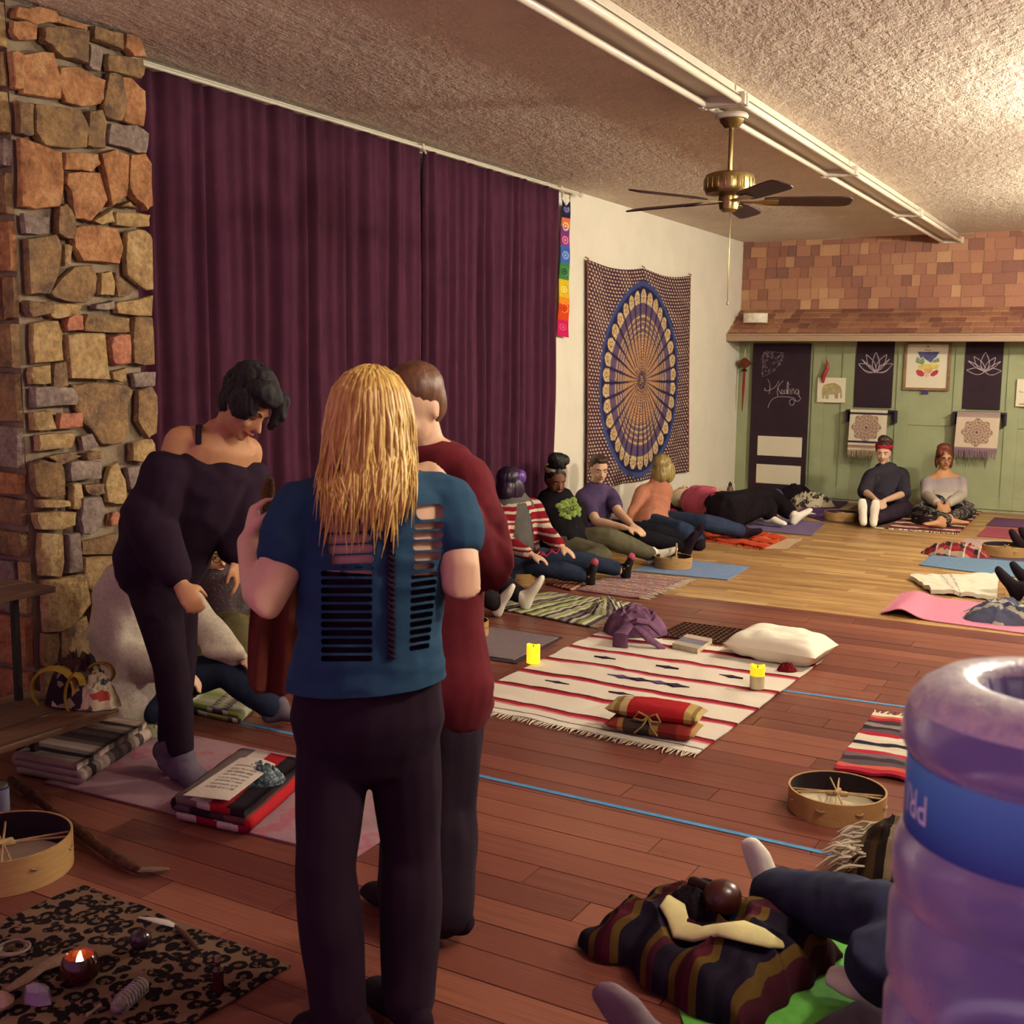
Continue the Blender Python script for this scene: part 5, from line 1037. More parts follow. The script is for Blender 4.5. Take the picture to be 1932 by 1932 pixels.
jp = V((jc.x, jc.y, ztop))
build(MB().lathe(jp, prof, 64), 'bottle_body', M_jug, jug)
build(MB().lathe(jp, [(.0665, -.0105), (.0745, -.0018), (.086, .0012), (.1045, -.0018), (.1206, -.012), (.1316, -.0275), (.131, -.028), (.120, -.0135), (.104, -.0035), (.086, -.0005), (.074, -.0035), (.066, -.0125)], 64, closed=True), 'frosted_shoulder', M_frost, jug)
fl_ = MB()
for k in range(18): a = 2*PI*k/18; e = V((math.cos(a), math.sin(a), 0)); fl_.loft([jp+e*.068+V((0, 0, -.012)), jp+e*.05+V((0, 0, -.046)), jp+e*.032+V((0, 0, -.08))], [.003, .004, .002], n=6)
stuff(build(fl_, 'punt_rib', M_jug, jug))
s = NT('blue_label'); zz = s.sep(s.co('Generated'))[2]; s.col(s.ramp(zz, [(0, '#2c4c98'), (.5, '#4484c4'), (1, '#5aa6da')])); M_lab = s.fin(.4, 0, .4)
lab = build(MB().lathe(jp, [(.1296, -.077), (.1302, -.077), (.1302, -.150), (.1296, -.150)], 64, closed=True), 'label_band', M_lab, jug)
# lettering bent round the label, upside down like the bottle
cu_ = bpy.data.curves.new('tmp', 'FONT'); dgm = None
def text_mesh(txt, size):
    c = bpy.data.curves.new('t', 'FONT'); c.body = txt; c.size = size; c.extrude = 0; o = bpy.data.objects.new('t', c); C.objects.link(o); d = bpy.context.evaluated_depsgraph_get(); d.update()
    me = bpy.data.meshes.new_from_object(o.evaluated_get(d)); bpy.data.objects.remove(o); return me
M_let = mat('white_lettering', '#dbe4ec', .6, nz=(5, .03))
me = text_mesh('PRI', .042); bm = bmesh.new(); bm.from_mesh(me); bmesh.ops.triangulate(bm, faces=bm.faces); bmesh.ops.subdivide_edges(bm, edges=bm.edges, cuts=2, use_grid_fill=True)
cang = math.atan2(EYE.y-jp.y, EYE.x-jp.x)        # direction from jug to the camera
PA = cang-math.radians(50)                        # start of the P
for v_ in bm.verts:
    x, y = v_.co.x*.86, v_.co.y; a = PA-x/(.1306); v_.co = jp+V((math.cos(a)*(.1306), math.sin(a)*(.1306), -.102-y))
bm.to_mesh(me); bm.free(); place(me, 'lettering', M_let, lab, False)
mb = MB()
for k in range(9):
    a = cang-math.radians(1)+k*.022
    for j in range(5):
        zz = -.142+.0085*j+(.002 if k % 2 else 0); mb.box(jp+V((math.cos(a)*.1305, math.sin(a)*.1305, zz)), (.0012, .0016, .006), (V((math.cos(a), math.sin(a), 0)), V((-math.sin(a), math.cos(a), 0)), V((0, 0, 1))))
stuff(build(mb, 'fine_print', M_let, lab, smooth=False))
disp = thing('water_dispenser', 'white water dispenser carrying the upturned blue bottle', 'water dispenser', V((jp.x, jp.y, 0)))
zt_ = ztop-.425; M_disp = mat('dispenser_white', '#c9c4bc', .4, nz=(3, .03))
build(MB().box((jp.x, jp.y, zt_/2-.02), (.30, .30, zt_-.04)), 'cabinet', M_disp, disp, smooth=False, bevel=.02)
build(MB().lathe(V((jp.x, jp.y, zt_-.04)), [(.15, 0), (.15, .03), (.09, .04), (.085, .03), (.135, .0)], 40, closed=True), 'collar', M_disp, disp)
for sx in (-1, 1): build(MB().loft([(jp.x-.15, jp.y+sx*.06, zt_-.15), (jp.x-.19, jp.y+sx*.06, zt_-.15), (jp.x-.195, jp.y+sx*.06, zt_-.18)], .011, n=10), 'tap', mat('tap_%s' % ('blue' if sx > 0 else 'red'), '#3a5a9a' if sx > 0 else '#9a3a34', .4), disp)
build(MB().box((jp.x-.17, jp.y, zt_-.33), (.06, .24, .02)), 'drip_tray', M_grey, disp, smooth=False, bevel=.004)
# ================================================================== PEOPLE
SKIN = {'fair': mat('skin_fair', '#d6ac90', .55, nz=(14, .06), spec=.35), 'pink': mat('skin_pink', '#c28e78', .55, nz=(14, .06), spec=.35), 'brown': mat('skin_brown', '#6e4430', .5, nz=(14, .08), spec=.35), 'tan': mat('skin_tan', '#b8845e', .55, nz=(14, .07), spec=.35)}
M_eyew = mat('eye_white', '#b5a698', .3); M_iris = mat('eye_dark', '#2a1a14', .3); M_lip = mat('lips', '#a05848', .5); M_brow = mat('brow', '#4a3024', .9)
ARM_R = [(0, .058), (.35, .052), (.9, .042), (1.1, .042), (1.35, .040), (2, .027)]
LEG_R = [(0, .092), (.4, .082), (.9, .060), (1.0, .058), (1.35, .058), (2, .037)]
def rad(tab, t):
    for (a, x), (b, y) in zip(tab, tab[1:]):
        if t <= b: return lerp(x, y, (t-a)/(b-a))
    return tab[-1][1]
def limb(mb, pts, tab, t0, t1, inf, k=1.0, n=12):
    N = max(3, int((t1-t0)*7)); P = []; Rr = []
    i0, i1 = inf if isinstance(inf, tuple) else (inf, inf)
    for j in range(N+1):
        t = lerp(t0, t1, j/N); p = lerp(pts[0], pts[1], t) if t <= 1 else lerp(pts[1], pts[2], min(1, t-1))
        P.append(p); Rr.append(rad(tab, t)*k+lerp(i0, i1, j/N))
    mb.loft(P, Rr, n=n)
def hand(mb, wr, d, nrm, curl=.5, s=1.0, thumb=1, spread=.10, pts=None):
    """palm, four fingers of different length with knuckle bends, thumb from the side of the palm"""
    d = V(d).normalized(); nrm = (V(nrm)-d*V(nrm).dot(d)).normalized(); sd = d.cross(nrm)*thumb      # sd points to the thumb side
    mb.loft([wr-d*.01, wr+d*.02*s, wr+d*.055*s, wr+d*.085*s], [(.026*s, .019*s), (.032*s, .017*s), (.040*s, .015*s), (.038*s, .012*s)], sd, n=12)
    for i, (off, L, r) in enumerate(((.030, .070, .0088), (.010, .078, .0092), (-.011, .072, .0088), (-.030, .056, .0078))):
        b = wr+d*.082*s+sd*off*s; a = curl*.55+i*.04; q = (d+sd*spread*(1.3-i)*.35).normalized(); nn = (nrm-q*nrm.dot(q)).normalized(); P = [b-d*.012*s]; p = b
        for f in (.45, .32, .23):
            q, nn = (q*math.cos(a)-nn*math.sin(a)), (nn*math.cos(a)+q*math.sin(a)); P.append(p); p = p+q*(L*f*s)
        P.append(p); mb.loft(P, [r*s*1.05, r*s*1.02, r*s, r*s*.95, r*s*.82], n=8)
    b = wr+d*.028*s+sd*.026*s; t1 = (d*.65+sd*.7-nrm*.3).normalized(); t2 = (d*.9+sd*.15-nrm*(.2+.4*curl)).normalized()
    mb.loft([b-sd*.012*s, b+t1*.034*s, b+t1*.034*s+t2*.03*s, b+t1*.034*s+t2*.052*s], [.013*s, .0115*s, .0105*s, .008*s], n=8)
def foot(mb, an, toe, up, s=1.0, inf=0.0):
    """heel, instep and toes; an = ankle, toe = tip of the foot"""
    d = (toe-an); L = d.length; d.normalize(); up = (V(up)-d*V(up).dot(d)).normalized(); sd = d.cross(up); i = inf
    hb = an-up*.045*s-d*.035*s
    mb.loft([an+up*.03*s, an-up*.01*s, hb+up*.012*s+d*.01], [(.033*s+i, .036*s+i), (.034*s+i, .042*s+i), (.030*s+i, .034*s+i)], sd, n=12)
    mb.loft([hb, lerp(hb, toe, .35)+up*.018*s, lerp(hb, toe, .7)+up*.004*s, toe-d*.012], [(.029*s+i, .030*s+i), (.033*s+i, .034*s+i), (.041*s+i, .023*s+i), (.031*s+i, .013*s+i)], sd, n=14)
def head(mb, c, f, u, s=1.0, neck=None):
    f = V(f).normalized(); u = (V(u)-f*V(u).dot(f)).normalized(); r = f.cross(u); ax = (r, f, u)
    mb.ell(c+u*.028*s-f*.006*s, ax, (.073*s, .092*s, .092*s), 24, 16)
    mb.ell(c-u*.03*s+f*.022*s, ax, (.060*s, .068*s, .075*s), 20, 14)
    mb.ell(c-u*.088*s+f*.062*s, ax, (.026*s, .022*s, .020*s), 12, 8)
    mb.loft([c+f*.084*s+u*.012*s, c+f*.098*s-u*.012*s, c+f*.110*s-u*.030*s], [(.008*s, .009*s), (.010*s, .011*s), (.0155*s, .012*s)], r, n=10)
    for g in (-1, 1):
        mb.ell(c+r*g*.072*s-f*.008*s-u*.004*s, (r*.35+f*.2*g, f, u), (.016*s, .021*s, .031*s), 12, 8)
        mb.ell(c+r*g*.034*s+f*.066*s-u*.028*s, ax, (.022*s, .018*s, .020*s), 12, 8)
        mb.ell(c+r*g*.028*s+f*.082*s+u*.024*s, ax, (.024*s, .009*s, .008*s), 12, 8)
    if neck is not None: mb.loft([neck-u*.02, lerp(neck, c-u*.06*s-f*.02*s, .5), c-u*.04*s-f*.018*s], [(.060*s, .058*s), (.052*s, .053*s), (.052*s, .055*s)], r, n=14)
    return f, u, r
def face(par, c, f, u, s=1.0, brow=None, lip=None, glasses=None, smile=0.0, shut=False, o=0.0):
    f = V(f).normalized(); u = (V(u)-f*V(u).dot(f)).normalized(); r = f.cross(u); ax = (r, f, u)
    for g in (-1, 1):
        e = c+r*g*.031*s+f*(.0795*s+o)+u*.004*s
        ey = build(MB().ell(e, ax, (.012*s, .007*s, (.0028 if shut else .0052)*s), 14, 8), 'eye', M_brow if shut else M_eyew, par, True)
        if not shut: build(MB().ell(e+f*.0042*s, ax, (.0062*s, .004*s, .0052*s), 12, 8), 'iris', M_iris, ey, True)
        build(MB().loft([c+r*g*.012*s+f*(.0895*s+o)+u*.022*s, c+r*g*.03*s+f*(.0885*s+o)+u*.030*s, c+r*g*.050*s+f*(.073*s+o)+u*.024*s], [(.0045*s, .003*s), (.005*s, .003*s), (.002*s, .002*s)], u, n=8), 'eyebrow', brow or M_brow, par, True)
    m = c+f*(.0915*s+o)-u*.055*s
    build(MB().loft([m-r*.026*s-f*.012*s+u*smile*s, m-r*.012*s, m+f*.002*s-u*.002*s, m+r*.012*s, m+r*.026*s-f*.012*s+u*smile*s], [(.003*s, .002*s), (.007*s, .005*s), (.008*s, .006*s), (.007*s, .005*s), (.003*s, .002*s)], u, n=8), 'lips', lip or M_lip, par, True)
    if smile: build(MB().loft([m-r*.016*s+f*.004*s+u*smile*.5*s, m+f*.008*s, m+r*.016*s+f*.004*s+u*smile*.5*s], [(.002*s, .002*s), (.004*s, .003*s), (.002*s, .002*s)], u, n=6), 'teeth', M_eyew, par, True)
    if glasses:
        mb = MB()
        for g in (-1, 1):
            k = c+r*g*.033*s+f*(.099*s+o)+u*.002*s; mb.loft([k+r*(.024*s*math.cos(a))+u*(.017*s*math.sin(a)) for a in [2*PI*i/16 for i in range(17)]], .0024*s, n=6, cap=False)
            mb.loft([k+r*g*.024*s+u*.004*s, c+r*g*.078*s+f*.05*s+u*.006*s, c+r*g*.080*s-f*.015*s+u*.004*s], .002*s, n=6)
        mb.loft([c-r*.009*s+f*(.1*s+o), c+f*(.104*s+o)+u*.003*s, c+r*.009*s+f*(.1*s+o)], .002*s, n=6); build(mb, 'glasses', glasses, par)
TOR = [(-.12, .155, .115), (0, .170, .122), (.35, .140, .102), (.7, .152, .112), (.9, .150, .098), (1.0, .10, .075)]
def torso(mb, J, t0, t1, inf, kx=1.0, ky=1.0, belly=0.0, n=20):
    P3 = [J['pel'], J['wst'], J['chs'], J['nck']]; side = (J['shR']-J['shL']).normalized(); hs = (J['hipR']-J['hipL']).normalized()
    def pos(t):
        if t < 0: return P3[0]+(P3[0]-P3[1]).normalized()*(-t*.5)
        a = t*3; i = min(2, int(a)); a -= i; p0, p1, p2, p3 = P3[max(i-1, 0)], P3[i], P3[i+1], P3[min(i+2, 3)]
        return .5*((2*p1)+(p2-p0)*a+(2*p0-5*p1+4*p2-p3)*a*a+(3*p1-3*p2+p3-p0)*a**3)
    N = 12; P = []; Rr = []; i0, i1 = inf if isinstance(inf, tuple) else (inf, inf)
    for j in range(N+1):
        t = lerp(t0, t1, j/N); a = b = 0
        for (ta, xa, ya), (tb, xb, yb) in zip(TOR, TOR[1:]):
            if t <= tb+1e-6: k = max(0, (t-ta)/(tb-ta)); a, b = lerp(xa, xb, k), lerp(ya, yb, k); break
        e = lerp(i0, i1, j/N); P.append(pos(t)); Rr.append((a*kx+e, (b+belly*math.exp(-((t-.3)/.25)**2))*ky+e))
    mb.loft(P, Rr, (side+hs*.6).normalized(), n=n, flat=True)
    if t1 > .8:
        for k in 'LR': mb.loft([lerp(J['chs'], J['nck'], .5), lerp(J['nck'], J['sh'+k], .55)-(J['nck']-J['chs']).normalized()*.012, J['sh'+k]], [.06*ky+(i1), .062+(i1), .058+i1], n=12)
class Human: pass
def human(label, J, skin='fair', clothes=(), s=1.0, kx=1.0, ky=1.0, ka=1.0, kl=1.0, vox=.011, hd=None, hands=None, barefoot='', belly=0.0, group=None, it=4, base=None, noarms='', nolegs='', name='person'):
    """J: room positions of the joints. clothes: (name, material, dict(tor=(t0,t1), arm=(t0,t1), leg=(t0,t1), foot=1), inflate, wrinkle)"""
    if 'wst' not in J: J['wst'] = lerp(J['pel'], J['chs'], .45)
    base = V(base) if base is not None else V((J['pel'].x, J['pel'].y, 0))
    P = thing(name, label, 'person', base, group); mb = MB()
    torso(mb, J, -.12, 1.0, 0, kx, ky, belly)
    for k in 'LR':
        if k not in noarms: limb(mb, [J['sh'+k], J['el'+k], J['wr'+k]], ARM_R, 0, 2, 0, ka)
        if k not in nolegs: limb(mb, [J['hip'+k], J['kn'+k], J['an'+k]], LEG_R, 0, 2, 0, kl)
        if k not in nolegs and 'to'+k in J: foot(mb, J['an'+k], J['to'+k], J.get('fu'+k, V((0, 0, 1))), s)
    if hd: head(mb, J['hd'], hd[0], hd[1], s, J['nck'])
    for h in (hands or []): hand(mb, *h[:3], **h[3])
    place(remesh(mb, vox, it), 'body', SKIN[skin] if isinstance(skin, str) else skin, P, True)
    for cl in clothes:
        nm, m, cov, inf, wr = cl[:5]; mb = MB()
        if 'tor' in cov: torso(mb, J, cov['tor'][0], cov['tor'][1], cov.get('ti', inf), kx, ky, belly)
        for k in cov.get('arms', 'LR'):
            if 'arm' in cov: limb(mb, [J['sh'+k], J['el'+k], J['wr'+k]], ARM_R, cov['arm'][0], cov['arm'][1], cov.get('ai', inf), ka)
        if 'foot' in cov and 'tor' not in cov and 'leg' not in cov:
            for k in 'LR':
                if 'to'+k in J: mb = MB(); foot(mb, J['an'+k], J['to'+k], J.get('fu'+k, V((0, 0, 1))), s, inf); place(remesh(mb, cov.get('vox', vox), cov.get('it', it), fold(wr, (9, 9, 4), 3) if wr else None), nm, m, P, True)
            continue
        for k in cov.get('legs', 'LR'):
            if 'leg' in cov: limb(mb, [J['hip'+k], J['kn'+k], J['an'+k]], LEG_R, cov['leg'][0], cov['leg'][1], cov.get('li', inf), kl)
            if 'foot' in cov and 'to'+k in J: foot(mb, J['an'+k], J['to'+k], J.get('fu'+k, V((0, 0, 1))), s, inf)
        for ex in cov.get('extra', []): mb.loft(*ex[0], **ex[1])
        me = remesh(mb, cov.get('vox', vox), cov.get('it', it), fold(wr, cov.get('wsc', (9, 9, 4)), len(nm)) if wr else None)
        place(me, nm, m, P, True)
    return P
def hairm(name, c1, c2, rough=.45, sc=(70, 70, 6)):
    s = NT(name); v = s.map(s.co(), sc); f = s.noise(v, 1.0, 4); s.col(s.ramp(f, [(.3, c1), (.7, c2)])); s.bump(f, .6, .006); return s.fin(rough, 0, .4)
def haircap(par, c, f, u, m, s=1.0, shapes=(), vox=.009, base=True, amp=.004, nm='hair', seed=0, back=.012, low=0.0):
    f = V(f).normalized(); u = (V(u)-f*V(u).dot(f)).normalized(); r = f.cross(u); ax = (r, f, u); mb = MB()
    if base:
        mb.ell(c+u*.052*s-f*(.010+back)*s, ax, (.079*s, .092*s, .077*s), 24, 16); mb.ell(c+u*(.012-low)*s-f*.046*s, ax, (.0775*s, .058*s, .085*s), 20, 14)
    for q in shapes:
        if q[0] == 'e': mb.ell(c+r*q[1][0]*s+f*q[1][1]*s+u*q[1][2]*s, ax, tuple(x*s for x in q[2]), 18, 12)
        else: mb.loft([c+r*p[0]*s+f*p[1]*s+u*p[2]*s for p in q[1]], [(x*s if not isinstance(x, tuple) else (x[0]*s, x[1]*s)) for x in q[2]], r, n=10)
    sd = V((seed, 0, 0)); return place(remesh(mb, vox, 3, lambda p: amp*(1-2*abs(noise.noise(V((p.x*45, p.y*45, p.z*9))+sd)))), nm, m, par, True)
def dirv(px, py, d0, px2, py2, d1): return (D(px2, py2, d1)-D(px, py, d0)).normalized()
def JJ(**k):
    o = {}
    for n, v in k.items():
        if isinstance(v, V): o[n] = v
        elif len(v) == 4: o[n] = Z(v[0], v[1], v[3])
        else: o[n] = D(*v)
    return o
HX = V((RT.x, RT.y, 0)).normalized(); HF = V((FW.x, FW.y, 0)).normalized(); UZ = V((0, 0, 1))
def look(r, f, z): return (HX*r+HF*f+UZ*z).normalized()
F_black = fabric('black_knit', '#271827', (8, .2)); F_legg = fabric('black_leggings', '#20121e', (8, .2)); F_yoga = fabric('black_yoga_cotton', '#251624', (6, .2)); F_blue = fabric('teal_blue_cotton', '#25405a', (7, .16), 500, .2); F_mar = fabric('maroon_jersey', '#5a1a24', (8, .2)); F_jean = fabric('dark_denim', '#262e42', (14, .25), 600, .3); F_wsock = fabric('white_sock', '#ece4d4', (12, .08)); F_gsock = fabric('grey_sock', '#5c525e', (12, .15)); F_dk = fabric('charcoal_trousers', '#281c28', (9, .2))
# ---------------------------------------------------------------- blonde woman in the slashed blue shirt (back view)
d0 = 2.73
J = JJ(pel=(693, 1352, d0), wst=(697, 1200, d0-.015), chs=(705, 1050, 2.70), nck=(712, 908, 2.70), hd=(700, 792, 2.74), shL=(575, 962, 2.71), shR=(842, 950, 2.76), elL=(500, 1135, 2.62), wrL=(470, 1022, 2.80), elR=(872, 1100, 2.68), wrR=(800, 1040, 2.93),
       hipL=(632, 1372, d0), hipR=(757, 1362, d0+.02), knL=(614, 1640, 2.66), knR=(776, 1620, 2.78), anL=(640, 1912, 'z', .085), anR=(772, 1890, 'z', .085), toL=(560, 1935, 'z', .03), toR=(700, 1858, 'z', .03))
hl = (J['wrL']-J['elL']).normalized()
blonde = human('woman with long blonde hair in a slashed blue shirt, seen from behind', J, 'fair', [
    ('undershirt', F_black, dict(tor=(.02, .60), it=6), .004, 0),
    ('trousers', F_yoga, dict(tor=(-.12, .22), leg=(0, 2), li=(.004, .030), it=8, wsc=(7, 7, 3)), .010, .004),
    ('shoe', F_legg, dict(foot=1), .012, 0)],
    vox=.0075, it=5, kx=1.04, ka=1.16, kl=.94, hd=(look(.25, .95, -.12), UZ), hands=[(J['wrL'], look(.12, .25, .95), look(-.75, -.3, .2), dict(curl=1.15, thumb=1)), (J['wrR'], look(-.5, .8, .2), UZ, dict(curl=.8))], base=V((J['pel'].x, J['pel'].y, 0)))
mb = MB(); torso(mb, J, .02, 1.0, (.030, .012), 1.04, 1.0)
for k in 'LR': limb(mb, [J['sh'+k], J['el'+k], J['wr'+k]], ARM_R, 0, .44, (.010, .018), 1.16)
me = remesh(mb, .0075, 8, fold(.0055, (7, 7, 16), 3))
def bvh(me): return BVHTree.FromPolygons([v.co.copy() for v in me.vertices], [tuple(p.vertices) for p in me.polygons])
bv = bvh(me)
def hit(px, py, t=None):
    r = ray(px, py); h = (t or bv).ray_cast(EYE, r.normalized())
    return dep(h[0]) if h[0] else None
zz6 = lambda x, y: (420+x/2.928, 640+y/2.928)
cut = MB()
def slot(x0, y0, x1, y1, drop=0, deep=.040, taper=0):
    n = 7; h = (y1-y0)/2; P = []
    for k in range(n+1): a = -PI/2+PI*k/n; P.append((x1-h*.8+h*.8*math.cos(a), (y0+y1)/2+drop+h*math.sin(a)))
    for k in range(n+1): a = PI/2+PI*k/n; P.append((x0+h*.8+h*.8*math.cos(a), (y0+y1)/2-drop+h*math.sin(a)))
    ds = [hit(*zz6(lerp(x0, x1, t), (y0+y1)/2+drop*(2*t-1))) for t in (.05, .3, .5, .7, .95)]; ds = [d for d in ds if d]
    if not ds: return
    lo = []; hi = []
    for x, y in P:
        t = (x-x0)/(x1-x0); i = min(len(ds)-1, max(0, int(round(t*(len(ds)-1))))); lo.append(D(*zz6(x, y), min(ds)-.04)); hi.append(D(*zz6(x, y), ds[i]+deep))
    m = len(P); vs = lo+hi; cut.add(vs, [tuple(range(m)), tuple(range(2*m-1, m-1, -1))]+[(i, m+i, m+(i+1) % m, (i+1) % m) for i in range(m)])
for r in ((530, 935, 768, 1000), (548, 1018, 795, 1066), (563, 1078, 815, 1128), (573, 1136, 830, 1184), (588, 1194, 836, 1240), (650, 1256, 836, 1316)): slot(*r, drop=-4)
for r in ((1070, 912, 1224, 994), (1058, 1010, 1222, 1048), (1050, 1062, 1220, 1104), (1050, 1116, 1214, 1164), (1055, 1176, 1206, 1222), (1055, 1236, 1170, 1270)): slot(*r, drop=-3)
for k in range(11): slot(543, 1278+k*47, 828, 1310+k*47, deep=.032)
for k in range(10): slot(1040-k, 1290+k*44, 1188-k*5, 1319+k*44, drop=-8, deep=.032)
so = bpy.data.objects.new('tmp', me); C.objects.link(so); cm = cut.mesh('cut')
bm = bmesh.new(); bm.from_mesh(cm); bmesh.ops.recalc_face_normals(bm, faces=bm.faces); bm.to_mesh(cm); bm.free()
co_ = bpy.data.objects.new('cut', cm); C.objects.link(co_)
bo = so.modifiers.new('b', 'BOOLEAN'); bo.operation = 'DIFFERENCE'; bo.object = co_; bo.solver = 'FAST'
dg = bpy.context.evaluated_depsgraph_get(); dg.update(); m2 = bpy.data.meshes.new_from_object(so.evaluated_get(dg)); bpy.data.objects.remove(so); bpy.data.objects.remove(co_)
bm = bmesh.new(); bm.from_mesh(m2); hz = lerp(J['pel'], J['wst'], .50); bmesh.ops.bisect_plane(bm, geom=bm.verts[:]+bm.edges[:]+bm.faces[:], plane_co=D(690, 1312, 2.6), plane_no=(V((0, 0, 1))+HX*-.06).normalized(), clear_inner=True); bm.to_mesh(m2); bm.free()
shirt = place(m2, 'slashed_shirt', F_blue, blonde, 'auto')
def onshirt(x, y, lift=.004): px, py = zz6(x, y); d = hit(px, py) or 2.6; return D(px, py, d-lift)
lc1 = MB()
for k in range(24):
    y = 1000+k*32; lc1.loft([onshirt(912, y), onshirt(932, y+14, .007), onshirt(950, y+26)], .0032, n=6).loft([onshirt(950, y), onshirt(932, y+14, .005), onshirt(912, y+26)], .0032, n=6)
build(lc1, 'back_lacing', F_black, shirt)
build(MB().prism([onshirt(888, 912, .004), onshirt(935, 905, .004), onshirt(946, 985, .004), onshirt(890, 990, .004)], -FW, .002), 'neck_label', mat('cloth_label', '#cfc6b4', .9), shirt, smooth=False)
# hair: long straight locks over the back
M_blond = hairm('blonde_hair', '#a87a34', '#e2bc68', .38, (90, 90, 5)); M_blond2 = hairm('blonde_hair_light', '#c09448', '#ecca80', .38, (90, 90, 5))
hc = J['hd']; bk_ = look(-.15, -1, 0); rt2 = UZ.cross(bk_).normalized(); rh = random.Random(12)
for nm, mm, cnt, sd in (('hair', M_blond, 520, 1), ('hair_highlights', M_blond2, 230, 2)):
    mb = MB()
    if sd == 1: mb.ell(hc+UZ*.022, (rt2, bk_, UZ), (.084, .098, .098), 28, 18).loft([hc+bk_*.04-UZ*.02, hc+bk_*.062-UZ*.1, hc+bk_*.07-UZ*.19], [(.088, .05), (.098, .04), (.100, .02)], rt2, n=20)
    for k in range(cnt):
        ph = rh.uniform(-2.05, 2.05); e = rt2*math.sin(ph)+bk_*math.cos(ph); Lk = rh.uniform(.15, .27)+(.10*rh.random()**1.3 if abs(ph-.15) < .75 else .03*rh.random()); P = []; lift = rh.uniform(-.002, .012); st0 = rh.uniform(.02, .5)
        for t in (st0, lerp(st0, 1.45, .35), lerp(st0, 1.45, .7), 1.45): P.append(hc+UZ*(.022+(.1+lift)*math.cos(t))+e*((.088 if abs(ph) > 1 else .098)+lift)*math.sin(t))
        p = P[-1]; wv = rh.uniform(0, 6); wa = rh.uniform(.001, .006); drift = rh.uniform(-.03, .03)-.035*math.sin(ph); out = rh.uniform(.0, .03)
        for j in range(1, 7):
            t = j/6; P.append(p-UZ*(Lk*t)+e*(.012*math.sin(t*2)+(.030*t if abs(ph) < .8 else .014*t))+rt2*(drift*t*t+wa*math.sin(wv+t*5))+bk_*(.012+out*t*.6)*t)
        cl_ = rh.uniform(.004, .022)
        for j in range(4, len(P)):
            rv = (P[j]-EYE).normalized(); h = bv.ray_cast(EYE, rv)
            if h[0] and h[3] < (P[j]-EYE).length+cl_: P[j] = h[0]-rv*cl_
        r = rh.uniform(.0022, .0062); mb.loft(P, [(r*.6, r*.4)]+[(r, r*.45)]*5+[(r*.9, r*.4)]*2+[(r*.6, r*.3), (r*.15, r*.1)], e.cross(UZ), n=5)
    place(mb.mesh(nm), nm, mm, blonde, True)
# smudge stick in her raised hand
gp = J['wrL']+look(.2, .1, 1)*.085+look(.75, .3, -.2)*.03
tag(build(MB().loft([gp-UZ*.09+HX*.012, gp, gp+UZ*.05, gp+UZ*.075+HX*.006], [.009, .013, .018, .011], n=10), 'smudge_stick', mat('brown_herb', '#5e4a20', .95, nz=(60, .5), bp=(70, .8, .01))), 'short brown herb stick held up by the blonde woman', 'herb bundle')
# ---------------------------------------------------------------- person in maroon facing her
J = JJ(pel=(815, 1290, 3.28), wst=(812, 1180, 3.30), chs=(815, 985, 3.31), nck=(812, 862, 3.28), hd=(780, 770, 3.22), shL=(742, 910, 3.40), shR=(880, 905, 3.22), elL=(690, 1050, 3.40), wrL=(700, 1000, 3.15), elR=(915, 1058, 3.20), wrR=(850, 938, 3.06),
       hipL=(775, 1305, 3.30), hipR=(845, 1305, 3.25), knL=(790, 1520, 3.22), knR=(842, 1525, 3.22), anL=(765, 1690, 'z', .085), anR=(838, 1722, 'z', .085), toL=(696, 1676, 'z', .03), toR=(775, 1752, 'z', .03))
hf = look(-.50, -.80, -.30); hu = look(-.10, -.2, 1)
mar = human('person in a maroon long-sleeved tunic facing the blonde woman', J, 'fair', [
    ('trousers', F_dk, dict(tor=(-.12, .15), leg=(0, 2), li=(.014, .042), it=8, wsc=(8, 8, 3)), .012, .006), ('shoe', F_legg, dict(foot=1), .01, 0),
    ('tunic', F_mar, dict(tor=(-.10, .93), ti=(.03, .014), arm=(0, 1.92), ai=(.016, .020), it=8, wsc=(7, 7, 5), extra=[(([J['shR'], lerp(J['shR'], J['elR'], .6), J['elR']-UZ*.01, lerp(J['elR'], J['wrR'], .4)], [.06, .085, .088, .06]), {}), (([J['pel']+UZ*.05, J['pel']-UZ*.06], [(.17, .14), (.185, .15)], HX), {})]), .016, .007)],
    vox=.0085, it=4, hd=(hf, hu), hands=[(J['wrR'], look(-.55, -.25, .75), look(.5, -.7, .4), dict(curl=1.0, thumb=-1)), (J['wrL'], look(.1, -.5, .8), look(-.8, -.3, .2), dict(curl=.8))])
M_auburn = hairm('auburn_hair', '#4a2c20', '#6e452e', .45)
haircap(mar, J['hd'], hf, hu, M_auburn, 1.0, [('e', (0, -.088, -.01), (.038, .03, .05)), ('l', [(0, -.09, .0), (0.01, -.1, -.05), (.01, -.088, -.09)], [.026, .024, .012])], back=.010, amp=.003)
face(mar, J['hd'], hf, hu, shut=True)
F_rust = fabric('rust_shawl', '#5a2820', (10, .2), 160, .5)
a, b = D(520, 1085, 3.30), D(520, 1292, 3.28)
def shw(u, v): p = lerp(a, b, v); return p+HX*((u-.5)*lerp(.12, .17, math.sin(v*2)))+HF*(.02*math.sin(u*14+v*2))+UZ*(-.03*math.sin(u*PI)*v)
build(MB().grid(30, 30, shw, t=HF*.006), 'hanging_shawl', F_rust, mar, True)
